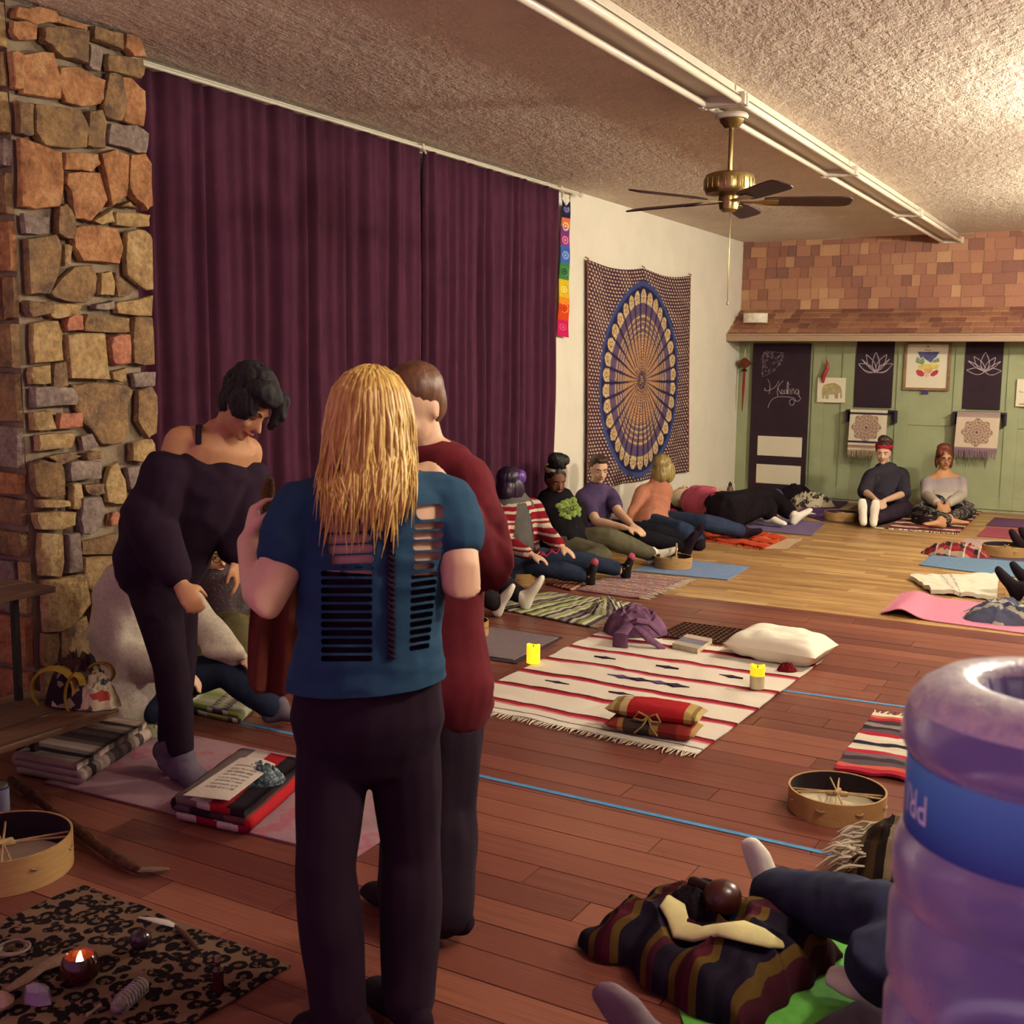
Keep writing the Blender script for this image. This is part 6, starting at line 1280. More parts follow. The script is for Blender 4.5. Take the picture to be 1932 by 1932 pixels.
# ---------------------------------------------------------------- woman in black leaning over
J = JJ(pel=(305, 1060, 4.36), wst=(335, 985, 4.32), chs=(392, 895, 4.28), nck=(425, 822, 4.24), hd=(462, 768, 4.16), shL=(340, 832, 4.18), shR=(468, 852, 4.36), elL=(285, 985, 4.12), wrL=(338, 1098, 4.02), elR=(452, 975, 4.36), wrR=(440, 1050, 4.3),
       hipL=(285, 1085, 4.32), hipR=(325, 1080, 4.42), knL=(322, 1255, 4.22), knR=(340, 1240, 4.40), anL=(345, 1440, 'z', .085), anR=(318, 1418, 'z', .085), toL=(392, 1487, 'z', .03), toR=(330, 1452, 'z', .03))
hf = look(.72, -.42, -.62); hu = look(.50, 0, .80)
wb_ = human('woman in an off-shoulder black sweater and leggings bending forward', J, 'tan', [
    ('leggings', F_legg, dict(tor=(-.12, .2), leg=(0, 1.86), it=6), .008, .002), ('slipper_sock', F_gsock, dict(foot=1), .014, .002),
    ('sweater', F_black, dict(tor=(-.05, .62), ti=(.02, .05), arm=(.42, 1.85), ai=(.05, .03), it=8, wsc=(6, 6, 5), extra=[(([D(398, 890, 4.27), D(360, 940, 4.28), D(312, 1010, 4.32), D(305, 1085, 4.34)], [(.165, .13), (.20, .15), (.185, .15), (.15, .13)], HX), {}), (([D(458, 905, 4.33), D(452, 960, 4.33), D(446, 1030, 4.32)], [.075, .085, .055]), {}), (([D(335, 885, 4.2), D(275, 975, 4.12), D(300, 1050, 4.08)], [.08, .10, .07]), {})]), .03, .008)],
    vox=.0095, it=4, hd=(hf, hu), hands=[(J['wrL'], look(.55, -.2, -.75), look(.3, -.8, .3), dict(curl=1.0, thumb=-1)), (J['wrR'], look(.2, -.1, -1), HX, dict(curl=.5))])
M_blackh = hairm('black_hair', '#0c070c', '#1a1018', .75, (120, 120, 30))
haircap(wb_, J['hd'], hf, hu, M_blackh, 1.0, [('e', (0, -.03, .10), (.085, .09, .06)), ('e', (.03, .05, .10), (.07, .06, .045)), ('e', (-.02, -.09, .05), (.07, .05, .07)), ('e', (.07, .03, .03), (.03, .06, .06)), ('l', [(-.05, .07, .1), (-.06, .10, .06), (-.055, .105, .0)], [.03, .026, .01])], amp=.008, back=.01, vox=.007)
face(wb_, J['hd'], hf, hu, shut=True)
build(MB().loft([J['shL']+HX*.07+UZ*.04+HF*.06, J['shL']+HX*.075+UZ*.06-HF*.02, J['shL']+HX*.085-UZ*.005-HF*.065], [(.011, .004)]*3, n=8), 'strap', F_black, wb_)
# ---------------------------------------------------------------- seated person in white fluffy sweater
F_fluff = fabric('white_fluffy_wool', '#b9ac9c', (60, .14), 150, .9)
J = JJ(pel=(252, 1312, 'z', .13), chs=(250, 1145, 5.0), nck=(275, 1075, 5.0), hd=(292, 1022, 4.97), shL=(215, 1120, 4.92), shR=(330, 1110, 5.1), elL=(225, 1235, 4.85), wrL=(330, 1265, 4.78), elR=(388, 1185, 5.05), wrR=(445, 1240, 5.0),
       hipL=(275, 1305, 'z', .13), hipR=(290, 1290, 'z', .13), knL=(335, 1330, 'z', .10), knR=(425, 1262, 5.05), anL=(290, 1345, 'z', .08), anR=(525, 1338, 'z', .08), toL=(240, 1352, 'z', .05), toR=(568, 1352, 'z', .05))
ws = human('person in a fluffy white sweater and dark jeans sitting against the stone chimney', J, 'fair', [
    ('jeans', F_jean, dict(tor=(-.12, .2), leg=(0, 1.93), li=(.012, .022), it=6), .012, .005), ('sock', F_gsock, dict(foot=1), .006, 0),
    ('sweater', F_fluff, dict(tor=(-.08, .98), arm=(0, 1.95), it=8, extra=[(([D(222, 1110, 4.95), D(205, 1190, 4.92), D(240, 1262, 4.85), D(300, 1262, 4.82)], [.075, .09, .075, .055]), {}), (([D(228, 1125, 5.02), D(220, 1210, 5.0), D(238, 1290, 4.95)], [.10, .12, .11]), {}), (([D(388, 1180, 5.05), D(392, 1228, 4.98), D(460, 1238, 4.95)], [.03, .035, .025]), {})]), .03, .006)],
    vox=.012, hd=(look(.9, -.2, -.1), UZ), hands=[(J['wrL'], look(.9, -.2, -.3), UZ, dict(curl=.6)), (J['wrR'], look(.9, -.1, -.1), UZ, dict(curl=.6))])
haircap(ws, J['hd'], look(.9, -.2, -.1), UZ, M_auburn); face(ws, J['hd'], look(.9, -.2, -.1), UZ)
# ---------------------------------------------------------------- person with glasses behind
sq = NT('dark_sequin_knit'); sq.col(sq.ramp(sq.vor(sq.co(), 90), [(.1, '#7a6a72'), (.22, '#3a1c24'), (.6, '#24101a')])); F_seq = sq.fin(.6)
F_olive = fabric('olive_cotton', '#5c5238', (9, .2))
J = JJ(pel=(415, 1245, 'z', .13), chs=(408, 1120, 5.75), nck=(402, 1085, 5.75), hd=(396, 1046, 5.72), shL=(375, 1095, 5.75), shR=(432, 1092, 5.8), elL=(375, 1150, 5.65), wrL=(410, 1190, 5.6), elR=(450, 1150, 5.7), wrR=(425, 1195, 5.6),
       hipL=(405, 1240, 'z', .12), hipR=(430, 1235, 'z', .12), knL=(438, 1175, 5.5), knR=(462, 1178, 5.65), anL=(462, 1272, 'z', .08), anR=(480, 1262, 'z', .08), toL=(485, 1285, 'z', .03), toR=(500, 1250, 'z', .03))
hf = look(.78, -.6, -.12)
gp_ = human('person with glasses and olive trousers sitting behind the bending woman', J, 'tan', [('trousers', F_olive, dict(tor=(-.12, .2), leg=(0, 1.95), li=(.03, .03), it=6), .02, .006), ('top', F_seq, dict(tor=(-.05, .97), arm=(0, 1.9), it=5), .02, .004), ('sock', F_gsock, dict(foot=1), .008, 0)], vox=.0105, hd=(hf, UZ))
haircap(gp_, J['hd'], hf, UZ, hairm('grey_hair', '#4a4248', '#7a7074', .5), amp=.004); face(gp_, J['hd'], hf, UZ, glasses=mat('black_frames', '#150e12', .3), smile=.006)
# ---------------------------------------------------------------- purple-haired woman in striped cardigan
F_card = stripes('red_white_knit', [(0, '#8c1a2a'), (.30, '#d6cab4'), (.42, '#8c1a2a'), (.62, '#d2c6b2'), (.8, '#96202e'), (.9, '#d6cab4')], 2, .25, 'CONSTANT', 'Object', 1.0, 5, scale=6.5)
F_greyt = fabric('grey_cotton', '#5a5654', (9, .15)); sk = NT('dotted_black_sock'); sk.col(sk.ramp(sk.vor(sk.co(), 28), [(.16, '#b8a070'), (.2, '#1a1218')], 'CONSTANT')); F_dots = sk.fin(.9)
J = JJ(pel=(972, 1062, 'z', .14), chs=(974, 985, 8.35), nck=(966, 946, 8.35), hd=(964, 916, 8.32), shL=(938, 962, 8.28), shR=(1004, 958, 8.45), elL=(948, 1022, 8.1), wrL=(1000, 1046, 7.95), elR=(1030, 1005, 8.3), wrR=(1056, 1030, 8.1),
       hipL=(968, 1066, 'z', .13), hipR=(990, 1058, 'z', .13), knL=(1040, 1072, 'z', .13), knR=(1085, 1055, 'z', .15), anL=(1108, 1088, 'z', .07), anR=(1176, 1076, 'z', .07), toL=D(1124, 1062, 7.55), toR=D(1198, 1052, 7.75), fuL=look(-.8, .3, .3), fuR=look(-.8, .3, .3))
J['toL'] = J['anL']+look(.35, -.3, .85)*.15; J['toR'] = J['anR']+look(.4, -.3, .85)*.15
hf = look(.80, .55, -.12)
ph = human('woman with purple-tinted dark hair in a red and white striped cardigan', J, 'fair', [
    ('jeans', F_jean, dict(tor=(-.12, .15), leg=(0, 1.85), it=5), .012, .004), ('shirt', F_greyt, dict(tor=(0, .95)), .010, .003), ('sock', F_dots, dict(foot=1), .006, 0),
    ('cardigan', F_card, dict(tor=(.0, .98), arm=(0, 1.9), ti=(.012, .012)), .016, .004)], vox=.011, kx=1.18, ky=1.15, belly=.03, ka=1.1, hd=(hf, UZ), hands=[(J['wrL'], look(.9, -.3, -.25), UZ, dict(curl=.4)), (J['wrR'], look(.7, -.4, -.35), UZ, dict(curl=.3))])
# open cardigan front: the knit is cut away between the lapels so that the grey shirt shows
cg = [o for o in ph.children if o.name.startswith('cardigan')][0]; bm = bmesh.new(); bm.from_mesh(cg.data); fr_ = look(.42, -.9, 0); dele = []; ww = WL[ph.name]
def segd(p, a, b): t = max(0, min(1, (p-a).dot(b-a)/(b-a).length_squared)); return (p-lerp(a, b, t)).length
for f_ in bm.faces:
    p = f_.calc_center_median()+ww; t = (p.z-J['pel'].z)/(J['nck'].z-J['pel'].z); ax_p = lerp(J['pel'], J['chs'], min(1, t*1.35)); o_ = p-ax_p; o_.z = 0
    if o_.length > .01 and -.2 < t < 1.0 and o_.normalized().dot(fr_) > .80+.12*max(0, t) and min(segd(p, J['sh'+k], J['el'+k]) for k in 'LR') > .085 and min(segd(p, J['el'+k], J['wr'+k]) for k in 'LR') > .075: dele.append(f_)
bmesh.ops.delete(bm, geom=dele, context='FACES'); bm.to_mesh(cg.data); bm.free()
M_ph = hairm('purple_black_hair', '#1c0e22', '#2c1636', .35)
haircap(ph, J['hd'], hf, UZ, M_ph, 1.08, [('e', (0, -.05, -.05), (.082, .06, .07)), ('e', (.06, .01, -.02), (.03, .06, .08)), ('e', (-.06, .01, -.02), (.03, .06, .08))], low=.03)
haircap(ph, J['hd'], hf, UZ, hairm('violet_streak', '#4a2a7a', '#6a44a0', .35), 1.08, [('e', (.05, .03, .06), (.034, .05, .05)), ('e', (.02, .05, .085), (.04, .04, .03))], base=False, nm='violet_streak')
face(ph, J['hd'], hf, UZ)
for k in 'LR': build(MB().ell(J['to'+k]-look(.1, 0, .2)*.02, XYZ, (.03, .03, .03), 14, 10), 'sock_toe', fabric('pink_toe', '#a04a5c'), ph, True)
tag(build(MB().grid(20, 10, lambda u, v: lerp(J['wrL'], J['wrR'], u)+V((0, 0, .0))+HF*(-.05+.1*v)+UZ*(.012*math.sin(u*20)-.02), t=.012), 'rose_scarf', fabric('rose_knit', '#8c2c48'), None, True), 'rose pink scarf in the lap of the woman in the striped cardigan', 'scarf')
heap('fringed_shawl', Z(955, 1084), .17, .12, .12, stripes('maroon_shawl', [(0, '#5a2a30'), (.5, '#a88a84'), (.7, '#6a2c38')], 2, .3, 'CONSTANT', 'Object', 1.0, 6, scale=14), 'maroon and cream fringed shawl beside the striped cardigan', 'shawl', .2, 41, .4)
# ---------------------------------------------------------------- woman in black hoodie with green print
F_hood = fabric('black_hoodie_fleece', '#141016', (9, .2)); F_ogrey = fabric('olive_grey_leggings', '#55503f', (14, .22))
J = JJ(pel=(1066, 1034, 'z', .14), chs=(1052, 975, 9.15), nck=(1048, 940, 9.15), hd=(1049, 906, 9.1), shL=(1014, 962, 9.15), shR=(1084, 958, 9.15), elL=(1005, 1012, 9.0), wrL=(1048, 1028, 8.8), elR=(1095, 1002, 9.1), wrR=(1075, 1026, 8.8),
       hipL=(1055, 1036, 'z', .14), hipR=(1082, 1030, 'z', .14), knL=(1140, 1050, 'z', .13), knR=(1140, 1012, 8.95), anL=(1075, 1068, 'z', .08), anR=(1232, 1047, 'z', .075), toL=(1040, 1072, 'z', .05), toR=(1290, 1050, 'z', .05))
J['toR'] = J['anR']+look(.85, -.1, .25)*.2
hf = look(.30, -.85, -.28)
bh = human('woman in a black hoodie with a green print and a beige headband', J, 'brown', [('leggings', F_ogrey, dict(tor=(-.12, .18), leg=(0, 1.95), li=(.02, .012)), .014, .003), ('hoodie', F_hood, dict(tor=(-.08, .98), arm=(0, 1.95)), .022, .004), ('sock', F_wsock, dict(foot=1), .008, .001)],
    vox=.0115, kx=1.25, ky=1.2, kl=1.2, ka=1.15, belly=.03, hd=(hf, UZ), s=1.05)
M_bunh = hairm('dark_curly_hair', '#0c080c', '#1c1418', .6, (60, 60, 60))
haircap(bh, J['hd'], hf, UZ, M_bunh, 1.05, [('e', (0, -.01, .155), (.075, .07, .06)), ('e', (.03, .0, .185), (.05, .05, .035)), ('e', (-.04, 0, .165), (.045, .05, .04))], amp=.007)
c = J['hd']; r_ = hf.cross(UZ).normalized(); fh = V((hf.x, hf.y, 0)).normalized()
build(MB().loft([c+UZ*(.088-.02*math.cos(a))+r_*(.086*math.sin(a))+fh*(.092*math.cos(a)-.012) for a in [2*PI*k/20 for k in range(21)]], [(.022, .007)]*21, UZ, n=8, cap=False, flat=True), 'headband', fabric('beige_knit_band', '#a08a6e', (40, .3)), bh, True)
face(bh, J['hd'], hf, UZ, 1.05, lip=mat('lips_dark', '#7c4034', .5))
M_gp = mat('lime_print', '#8aa04e', .8, nz=(40, .3)); M_pk = mat('print_black', '#161014', .8)
ho = [o for o in bh.children if o.name.startswith('hoodie')][0]; bvh_h = BVHTree.FromPolygons([v.co+WL[bh.name] for v in ho.data.vertices], [tuple(p.vertices) for p in ho.data.polygons])
def onh(px, py, l=.004):
    h = bvh_h.ray_cast(EYE, ray(px, py).normalized()); return (h[0] if h[0] else D(px, py, 8.95))-FW*l
mb = MB()
for k in range(11):
    a = 2*PI*k/11; r = 15+3*math.sin(k*2.3); p = onh(1073+r*1.08*math.cos(a), 961+r*math.sin(a), .001); mb.ell(p, (HX, HF, UZ), (.034, .008, .030), 12, 8)
for px, py in ((1066, 955), (1080, 957), (1068, 966), (1080, 968), (1073, 961), (1060, 962), (1086, 963)): mb.ell(onh(px, py, .0), (HX, HF, UZ), (.036, .008, .034), 12, 8)
pr = build(mb, 'chest_print', M_gp, bh, True)
me = text_mesh('TOXIC', 10.5); bvh_h = BVHTree.FromPolygons([V(v) for v in mb.v], mb.f)
for v_ in me.vertices: x, y = v_.co.x, v_.co.y; v_.co = onh(1060.5+x*.84, 968.5-y*1.3-x*.22, .024)
place(me, 'print_lettering', M_pk, pr, False)
for sg in (-1,): build(MB().loft([J['nck']-HF*.14-HX*.03-UZ*.06, J['chs']-HF*.175-HX*.055-UZ*.0, J['chs']-HF*.18-HX*.06-UZ*.10], .005, n=6), 'drawstring', M_eyew, bh)
# ---------------------------------------------------------------- young person in purple t-shirt
F_ptee = fabric('purple_tee_cotton', '#4a3a5c', (10, .2))
J = JJ(pel=(1122, 1003, 'z', .14), chs=(1122, 960, 9.95), nck=(1124, 922, 9.95), hd=(1130, 886, 9.88), shL=(1099, 938, 9.9), shR=(1150, 933, 10.0), elL=(1126, 984, 9.65), wrL=(1180, 996, 9.45), elR=(1168, 968, 9.75), wrR=(1192, 990, 9.5),
       hipL=(1118, 1004, 'z', .13), hipR=(1138, 1000, 'z', .13), knL=(1200, 1012, 'z', .16), knR=(1232, 1002, 'z', .16), anL=(1292, 1032, 'z', .075), anR=(1304, 1018, 'z', .075))
J['toL'] = J['anL']+look(.5, -.3, .8)*.17; J['toR'] = J['anR']+look(.5, -.3, .8)*.17
hf = look(.22, -.92, -.22)
pt = human('short-haired person in a purple t-shirt and dark trousers against the tapestry', J, 'fair', [('trousers', fabric('black_denim', '#16141c', (9, .2)), dict(tor=(-.12, .15), leg=(0, 1.95)), .012, .003), ('t_shirt', F_ptee, dict(tor=(-.05, .98), arm=(0, .62), ai=(.014, .024)), .014, .004), ('shoe', F_legg, dict(foot=1), .014, 0)],
    vox=.0115, hd=(hf, UZ), hands=[(J['wrL'], look(.9, -.3, -.2), UZ, dict(curl=.4)), (J['wrR'], look(.6, -.6, -.3), UZ, dict(curl=.4, thumb=-1))])
M_brn = hairm('short_brown_hair', '#2c1a16', '#46291e', .5); haircap(pt, J['hd'], hf, UZ, M_brn, 1.0, [('e', (0, .03, .105), (.07, .06, .03))], amp=.004, back=.016); face(pt, J['hd'], hf, UZ)
# ---------------------------------------------------------------- peach sweater
F_peach = fabric('peach_knit', '#b97a62', (10, .12), 240, .4); F_jean2 = fabric('mid_denim', '#2a344c', (14, .25), 600, .3)
J = JJ(pel=(1232, 988, 'z', .14), chs=(1236, 948, 10.75), nck=(1244, 914, 10.75), hd=(1252, 884, 10.72), shL=(1214, 930, 10.7), shR=(1254, 926, 10.85), elL=(1198, 962, 10.55), wrL=(1186, 988, 10.45), elR=(1246, 962, 10.6), wrR=(1240, 976, 10.35),
       hipL=(1228, 990, 'z', .13), hipR=(1250, 985, 'z', .13), knL=(1285, 1000, 'z', .16), knR=(1330, 986, 'z', .18), anL=(1322, 1018, 'z', .075), anR=(1402, 1003, 'z', .08))
J['toL'] = J['anL']+look(-.3, -.4, -.3)*.1+look(.1, -.6, 0)*.1; J['toR'] = J['anR']+look(.9, -.2, .1)*.17
hf = look(.78, .60, -.05)
pe_ = human('blonde person in a peach sweater leaning on one arm in front of the tapestry', J, 'fair', [('jeans', F_jean2, dict(tor=(-.12, .15), leg=(0, 1.9), li=(.016, .024)), .014, .004), ('sweater', F_peach, dict(tor=(-.08, .98), arm=(0, 1.9), ai=(.024, .016)), .022, .005), ('shoe', F_legg, dict(foot=1), .012, 0)],
    vox=.012, kx=.85, hd=(hf, UZ), hands=[(J['wrL'], look(-.1, -.3, -.9), look(-1, 0, 0), dict(curl=.1)), (J['wrR'], look(.5, -.5, -.4), UZ, dict(curl=.3))])
M_bl3 = hairm('ash_blonde_hair', '#6e5a34', '#b09a5c', .4); haircap(pe_, J['hd'], hf, UZ, M_bl3, 1.05, [('e', (0, -.05, -.06), (.085, .06, .075)), ('e', (.065, .02, -.03), (.028, .06, .09)), ('e', (-.065, .02, -.03), (.028, .06, .09))], low=.03)
build(MB().loft([J['wrL']+UZ*.03, J['wrL']+UZ*.0], .036, n=14), 'wristband', F_wsock, pe_)
# ---------------------------------------------------------------- reclining person in pink
F_pinkt = fabric('pink_tunic', '#b8566c', (10, .15))
J = JJ(pel=(1366, 968, 'z', .16), chs=(1330, 956, 'z', .17), nck=(1305, 946, 'z', .2), hd=(1288, 936, 'z', .22), shL=(1316, 962, 'z', .12), shR=(1324, 932, 'z', .3), elL=(1340, 978, 'z', .07), wrL=(1362, 972, 'z', .12), elR=(1352, 930, 11.4), wrR=(1374, 934, 11.3),
       hipL=(1372, 975, 'z', .12), hipR=(1372, 955, 'z', .24), knL=(1448, 952, 11.3), knR=(1452, 936, 11.6), anL=(1452, 975, 'z', .10), anR=(1500, 975, 'z', .09))
J['toL'] = J['anL']+look(.6, -.65, -.25)*.2; J['toR'] = J['anR']+look(.85, .3, .35)*.2
hf = look(-.1, .25, .95); hu = look(-.9, -.1, .2)
ly = human('person in a pink tunic and black trousers reclining along the white wall', J, 'fair', [('trousers', fabric('black_crepe', '#140d13', (8, .2)), dict(tor=(-.14, .25), leg=(0, 1.75), li=(.03, .03), ti=(.03, .02)), .03, .006), ('tunic', F_pinkt, dict(tor=(.08, .98), arm=(0, .7)), .022, .006), ('sock', F_wsock, dict(foot=1), .008, 0)],
    vox=.0115, kx=1.15, ky=1.3, kl=1.15, ka=1.05, hd=(hf, hu), hands=[(J['wrR'], look(.7, -.3, .3), UZ, dict(curl=.8)), (J['wrL'], look(.8, 0, 0), UZ, dict(curl=.4))])
haircap(ly, J['hd'], hf, hu, hairm('white_blonde_hair', '#a8987a', '#d0c2a0', .45), 1.0, [('e', (0, -.06, .02), (.09, .06, .09))], amp=.007); face(ly, J['hd'], hf, hu, shut=True)
cushion('dark_cushion', Z(1290, 972), HX, HF, .42, .34, .13, fabric('navy_cushion', '#1e1a28'), 'navy cushion under the reclining person\'s shoulders', 'cushion', 9)
cushion('pink_cushion', Z(1262, 988)+HF*.15, HX, HF, .25, .22, .13, fabric('magenta_cushion', '#8c2c58'), 'magenta cushion behind the peach sweater', 'cushion', 13)
# ---------------------------------------------------------------- two people by the green wall
F_slate = fabric('slate_cowl_knit', '#2e2a34', (10, .18)); d0 = 12.35
J = JJ(pel=ZD(1670, .15, 12.32), chs=(1672, 918, d0), nck=(1672, 884, d0), hd=(1667, 855, d0-.03), shL=(1643, 898, d0-.05), shR=(1702, 896, d0+.05), elL=(1632, 928, d0-.2), wrL=(1652, 943, d0-.56), elR=(1704, 932, d0-.15), wrR=(1668, 945, d0-.56),
       hipL=ZD(1655, .14, 12.2), hipR=ZD(1688, .14, 12.25), knL=(1636, 956, d0-.45), knR=(1708, 960, d0-.3), anL=(1628, 978, 'z', .10), anR=(1648, 980, 'z', .09))
J['toL'] = J['anL']+look(-.12, -.1, .98)*.2; J['toR'] = J['anR']+look(.02, -.15, .98)*.2; J['fuL'] = look(.2, 1, .1); J['fuR'] = look(.2, 1, .1)
hf = look(-.38, -.88, -.12)
hb = human('smiling person with a red headband sitting against the green wall', J, 'fair', [('trousers', F_dk, dict(tor=(-.12, .15), leg=(0, 1.92), li=(.03, .02)), .016, .004), ('cowl_sweater', F_slate, dict(tor=(-.05, .97), arm=(0, 1.0), ai=(.022, .04), extra=[(([J['nck']+UZ*.02, J['nck']-UZ*.04-HF*.02], [.072, .092]), {})]), .022, .004), ('sock', F_wsock, dict(foot=1), .006, 0)],
    vox=.0115, hd=(hf, UZ), s=1.05, hands=[(J['wrL'], look(.35, -.75, -.35), look(-.3, -.3, .8), dict(curl=.6)), (J['wrR'], look(-.45, -.7, -.3), look(.3, -.3, .8), dict(curl=.6, thumb=-1))])
haircap(hb, J['hd'], hf, UZ, M_brn, 1.05, [('e', (.01, -.06, .13), (.055, .05, .045)), ('e', (-.03, -.08, .10), (.05, .05, .05))], amp=.009, back=.016)
c = J['hd']; r_ = hf.cross(UZ).normalized(); fh = V((hf.x, hf.y, 0)).normalized()
build(MB().loft([c+UZ*(.078-.012*math.cos(a))+r_*(.087*math.sin(a))+fh*(.094*math.cos(a)-.010) for a in [2*PI*k/20 for k in range(21)]], [(.021, .007)]*21, UZ, n=8, cap=False, flat=True), 'headband', fabric('crimson_band', '#a0202e'), hb, True); face(hb, J['hd'], hf, UZ, 1.05, smile=.008)
F_lil = NT('pale_ombre_knit'); zz = F_lil.sep(F_lil.co())[2]; F_lil.col(F_lil.ramp(zz, [(.2, '#b8ac9c'), (.36, '#9a8c90'), (.6, '#8a7c86')])); F_lil.bump(F_lil.noise(F_lil.co(), 200, 2), .4, .004); F_lil = F_lil.fin(.9)
tg = NT('tribal_leggings'); tg.col(tg.ramp(tg.noise(tg.map(tg.co(), (14, 14, 14)), 1, 2), [(.5, '#1a161e'), (.54, '#8a7c70'), (.6, '#2a222a')], 'CONSTANT')); F_tri = tg.fin(.9)
J = JJ(pel=ZD(1784, .15, 12.32), chs=(1782, 928, d0), nck=(1780, 894, d0), hd=(1782, 866, d0-.03), shL=(1751, 908, d0), shR=(1811, 906, d0), elL=(1748, 936, d0-.12), wrL=(1770, 950, d0-.52), elR=(1814, 936, d0-.12), wrR=(1788, 951, d0-.52),
       hipL=ZD(1768, .14, 12.2), hipR=ZD(1800, .14, 12.2), knL=(1728, 962, d0-.30), knR=(1832, 962, d0-.30), anL=(1790, 980, 'z', .09), anR=(1775, 984, 'z', .09))
J['toL'] = J['anL']+look(.85, -.3, -.1)*.2; J['toR'] = J['anR']+look(-.85, -.2, -.1)*.2
hf = look(-.12, -.97, -.05)
rh_ = human('red-haired woman with glasses sitting cross-legged against the green wall', J, 'tan', [('leggings', F_tri, dict(tor=(-.12, .15), leg=(0, 1.92)), .010, .003), ('off_shoulder_top', F_lil, dict(tor=(-.08, .80), arm=(.12, 1.9), ai=(.024, .016)), .022, .004)], vox=.0115, hd=(hf, UZ), hands=[(J['wrL'], look(.4, -.6, -.5), look(-.3, -.3, .8), dict(curl=.8)), (J['wrR'], look(-.4, -.6, -.5), look(.3, -.3, .8), dict(curl=.8, thumb=-1))])
M_red = hairm('auburn_red_hair', '#4a2018', '#7a3a24', .45); haircap(rh_, J['hd'], hf, UZ, M_red, 1.05, [('e', (0, -.03, .11), (.075, .06, .05)), ('e', (.06, .03, .07), (.03, .06, .05)), ('e', (-.072, -.02, -.02), (.014, .035, .08)), ('e', (.072, -.02, -.02), (.014, .035, .08))], amp=.006)
face(rh_, J['hd'], hf, UZ, 1.0, glasses=mat('brown_frames', '#35201c', .3))
# ---------------------------------------------------------------- person mostly hidden behind the one in maroon
J = JJ(pel=(868, 1108, 'z', .14), chs=(872, 1010, 7.45), nck=(878, 960, 7.45), hd=(884, 928, 7.42), shL=(845, 985, 7.4), shR=(905, 982, 7.5), elL=(848, 1050, 7.3), wrL=(890, 1075, 7.1), elR=(905, 1045, 7.4), wrR=(900, 1080, 7.2),
       hipL=(866, 1110, 'z', .13), hipR=(888, 1104, 'z', .13), knL=(905, 1105, 7.0), knR=(915, 1082, 'z', .2), anL=(935, 1140, 'z', .08), anR=(988, 1128, 'z', .08))
J['toL'] = J['anL']+look(.6, -.2, .7)*.18; J['toR'] = J['anR']+look(.62, -.15, .75)*.2; J['fuR'] = look(-.75, .1, .6); J['fuL'] = J['fuR']
hdp = human('person with white socks and dark trousers sitting behind the one in maroon', J, 'fair', [('trousers', fabric('dark_grey_sweatpants', '#241e24', (9, .2)), dict(tor=(-.12, .2), leg=(0, 1.9), li=(.02, .016)), .016, .004), ('top', F_greyt, dict(tor=(-.05, .97), arm=(0, 1.9)), .016, .004), ('sock', F_wsock, dict(foot=1), .006, 0)], vox=.0115, hd=(look(.9, -.3, 0), UZ))
haircap(hdp, J['hd'], look(.9, -.3, 0), UZ, M_brn); face(hdp, J['hd'], look(.9, -.3, 0), UZ)
# ---------------------------------------------------------------- jeans and white socks beside the jug
F_j3 = fabric('washed_dark_denim', '#2e3146', (10, .25), 500, .35)
J = JJ(pel=(1900, 1790, 'z', .16), chs=(2080, 1640, 3.35), nck=(2170, 1540, 3.4), hd=(2230, 1470, 3.4), shL=(2050, 1560, 3.6), shR=(2120, 1680, 3.2), elL=(2200, 1700, 3.6), wrL=(2240, 1780, 3.6), elR=(2230, 1850, 3.15), wrR=(2280, 1880, 3.1),
       hipL=(1880, 1760, 'z', .16), hipR=(1890, 1830, 'z', .15), knL=(1700, 1735, 'z', .26), knR=(1650, 1800, 'z', .22), anL=(1448, 1682, 'z', .09), anR=(1698, 1872, 'z', .08))
J['toL'] = D(1412, 1582, dep(J['anL'])+.02); J['fuL'] = look(-.5, -.1, .5); J['toR'] = Z(1562, 1838, .05); J['fuR'] = look(.2, -.5, .8)
jp_ = human('person in dark jeans and white socks stretched out behind the water jug', J, 'fair', [('jeans', F_j3, dict(tor=(-.12, .2), leg=(0, 1.95), li=(.016, .03), it=6, wsc=(9, 9, 9)), .014, .007), ('top', F_greyt, dict(tor=(-.05, .97), arm=(0, 1.9)), .016, .004), ('sock', F_wsock, dict(foot=1, it=5), .006, .001)], vox=.0095, hd=(look(-.6, .2, .3), look(.4, .1, .9)))
haircap(jp_, J['hd'], look(-.6, .2, .3), look(.4, .1, .9), M_brn); face(jp_, J['hd'], look(-.6, .2, .3), look(.4, .1, .9))
# ---------------------------------------------------------------- person with grey socks at the bottom edge
J = JJ(pel=(1760, 2230, 'z', .15), chs=(1900, 1950, 2.0), nck=(1940, 1800, 1.95), hd=(2250, 1760, 2.0), shL=(2150, 1950, 2.1), shR=(2200, 2050, 1.85), elL=(2150, 2150, 2.1), wrL=(2100, 2250, 2.1), elR=(2250, 2250, 1.9), wrR=(2200, 2300, 1.9),
       hipL=(1720, 2200, 'z', .15), hipR=(1800, 2160, 'z', .15), knL=(1480, 2160, 'z', .16), knR=(1640, 1950, 'z', .17), anL=(1225, 1990, 'z', .085), anR=(1400, 2120, 'z', .09))
J['chs'] = J['pel']+UZ*.36+HX*.22; J['nck'] = J['pel']+UZ*.55+HX*.32; J['hd'] = J['nck']+UZ*.13+HX*.03; J['shL'] = J['nck']-UZ*.06+HF*.17; J['shR'] = J['nck']-UZ*.06-HF*.17
for k, sg in (('L', 1), ('R', -1)): J['el'+k] = J['sh'+k]-UZ*.26+HX*.08; J['wr'+k] = J['el'+k]-UZ*.22+HX*.06
J['toL'] = D(1136, 1862, dep(J['anL'])-.0); J['fuL'] = look(-.6, -.1, .6); J['toR'] = J['anR']+look(-.9, 0, .1)*.2
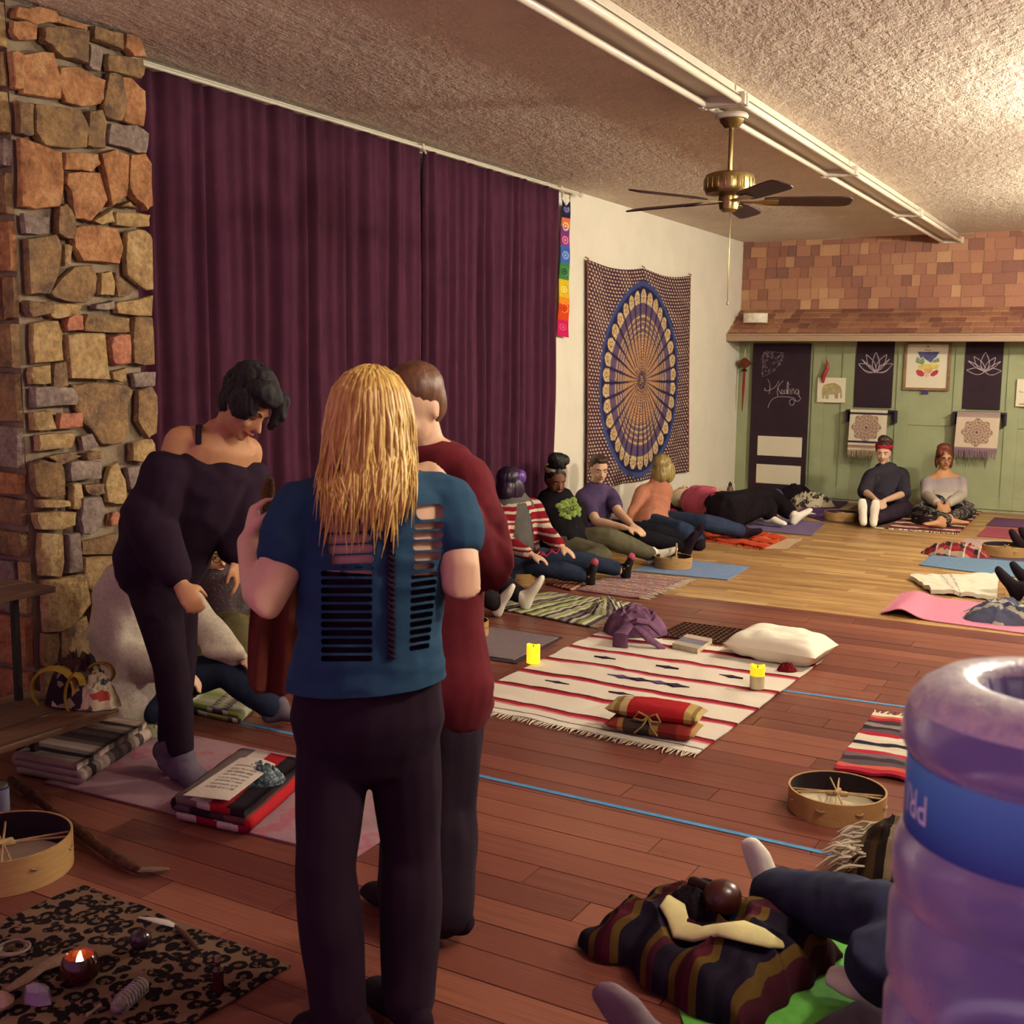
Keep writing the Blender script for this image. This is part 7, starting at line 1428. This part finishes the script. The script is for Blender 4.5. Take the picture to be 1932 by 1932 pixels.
gs_ = human('person with grey socks and black trousers at the bottom edge', J, 'fair', [('trousers', F_legg, dict(tor=(-.12, .2), leg=(0, 1.9), li=(.016, .016)), .014, .004), ('top', F_black, dict(tor=(-.05, .97), arm=(0, 1.9)), .014, 0), ('sock', fabric('mauve_grey_sock', '#75636a', (20, .12), 300, .4), dict(foot=1), .007, .001)], vox=.0095, s=1.18, hd=(look(-.9, .2, 0), UZ))
haircap(gs_, J['hd'], look(-.9, .2, 0), UZ, M_brn, 1.18); face(gs_, J['hd'], look(-.9, .2, 0), UZ, 1.18)
# ---------------------------------------------------------------- feet reaching in from the right edge
def sitter(label, toes, an, hipx, sock, trous, up=.9):
    a0, a1 = Z(*an[0], .08), Z(*an[1], .08); sd = V((1, 0, 0)); hp = (a0+a1)/2+sd*.78
    J = dict(anL=a0, anR=a1, hipL=hp+V((0, -.09, .04)), hipR=hp+V((0, .09, .04)), pel=hp+V((.05, 0, .06))); J['knL'] = lerp(J['anL'], J['hipL'], .5)+UZ*.06; J['knR'] = lerp(J['anR'], J['hipR'], .5)+UZ*.06
    J['chs'] = J['pel']+V((.10, 0, .36)); J['nck'] = J['pel']+V((.12, 0, .54)); J['hd'] = J['nck']+V((-.02, 0, .13)); J['shL'] = J['nck']+V((0, -.17, -.06)); J['shR'] = J['nck']+V((0, .17, -.06))
    for k in 'LR': J['el'+k] = J['sh'+k]+V((-.05, 0, -.25)); J['wr'+k] = J['el'+k]+V((-.2, 0, -.08)); J['to'+k] = D(*toes['LR'.index(k)], dep(J['an'+k])); J['fu'+k] = V((1, 0, .3))
    p = human(label, J, 'fair', [('trousers', trous, dict(tor=(-.12, .2), leg=(0, 1.9)), .012, .003), ('top', F_greyt, dict(tor=(-.05, .97), arm=(0, 1.9)), .016, .003), ('sock', sock, dict(foot=1), .012, 0)], vox=.0125, hd=(V((-1, 0, 0)), UZ)); haircap(p, J['hd'], V((-1, 0, 0)), UZ, M_brn)
    face(p, J['hd'], V((-1, 0, 0)), UZ)
sitter('person in black socks whose feet reach in from the right edge', ((1880, 1072), (1908, 1062)), ((1922, 1112), (1946, 1100)), 0, fabric('black_sock', '#171018'), F_dk)
sitter('person in dark slippers whose feet show at the right edge behind the drum', ((1906, 1000), (1924, 997)), ((1934, 1032), (1950, 1024)), 0, fabric('black_slipper', '#1c1218'), F_jean)
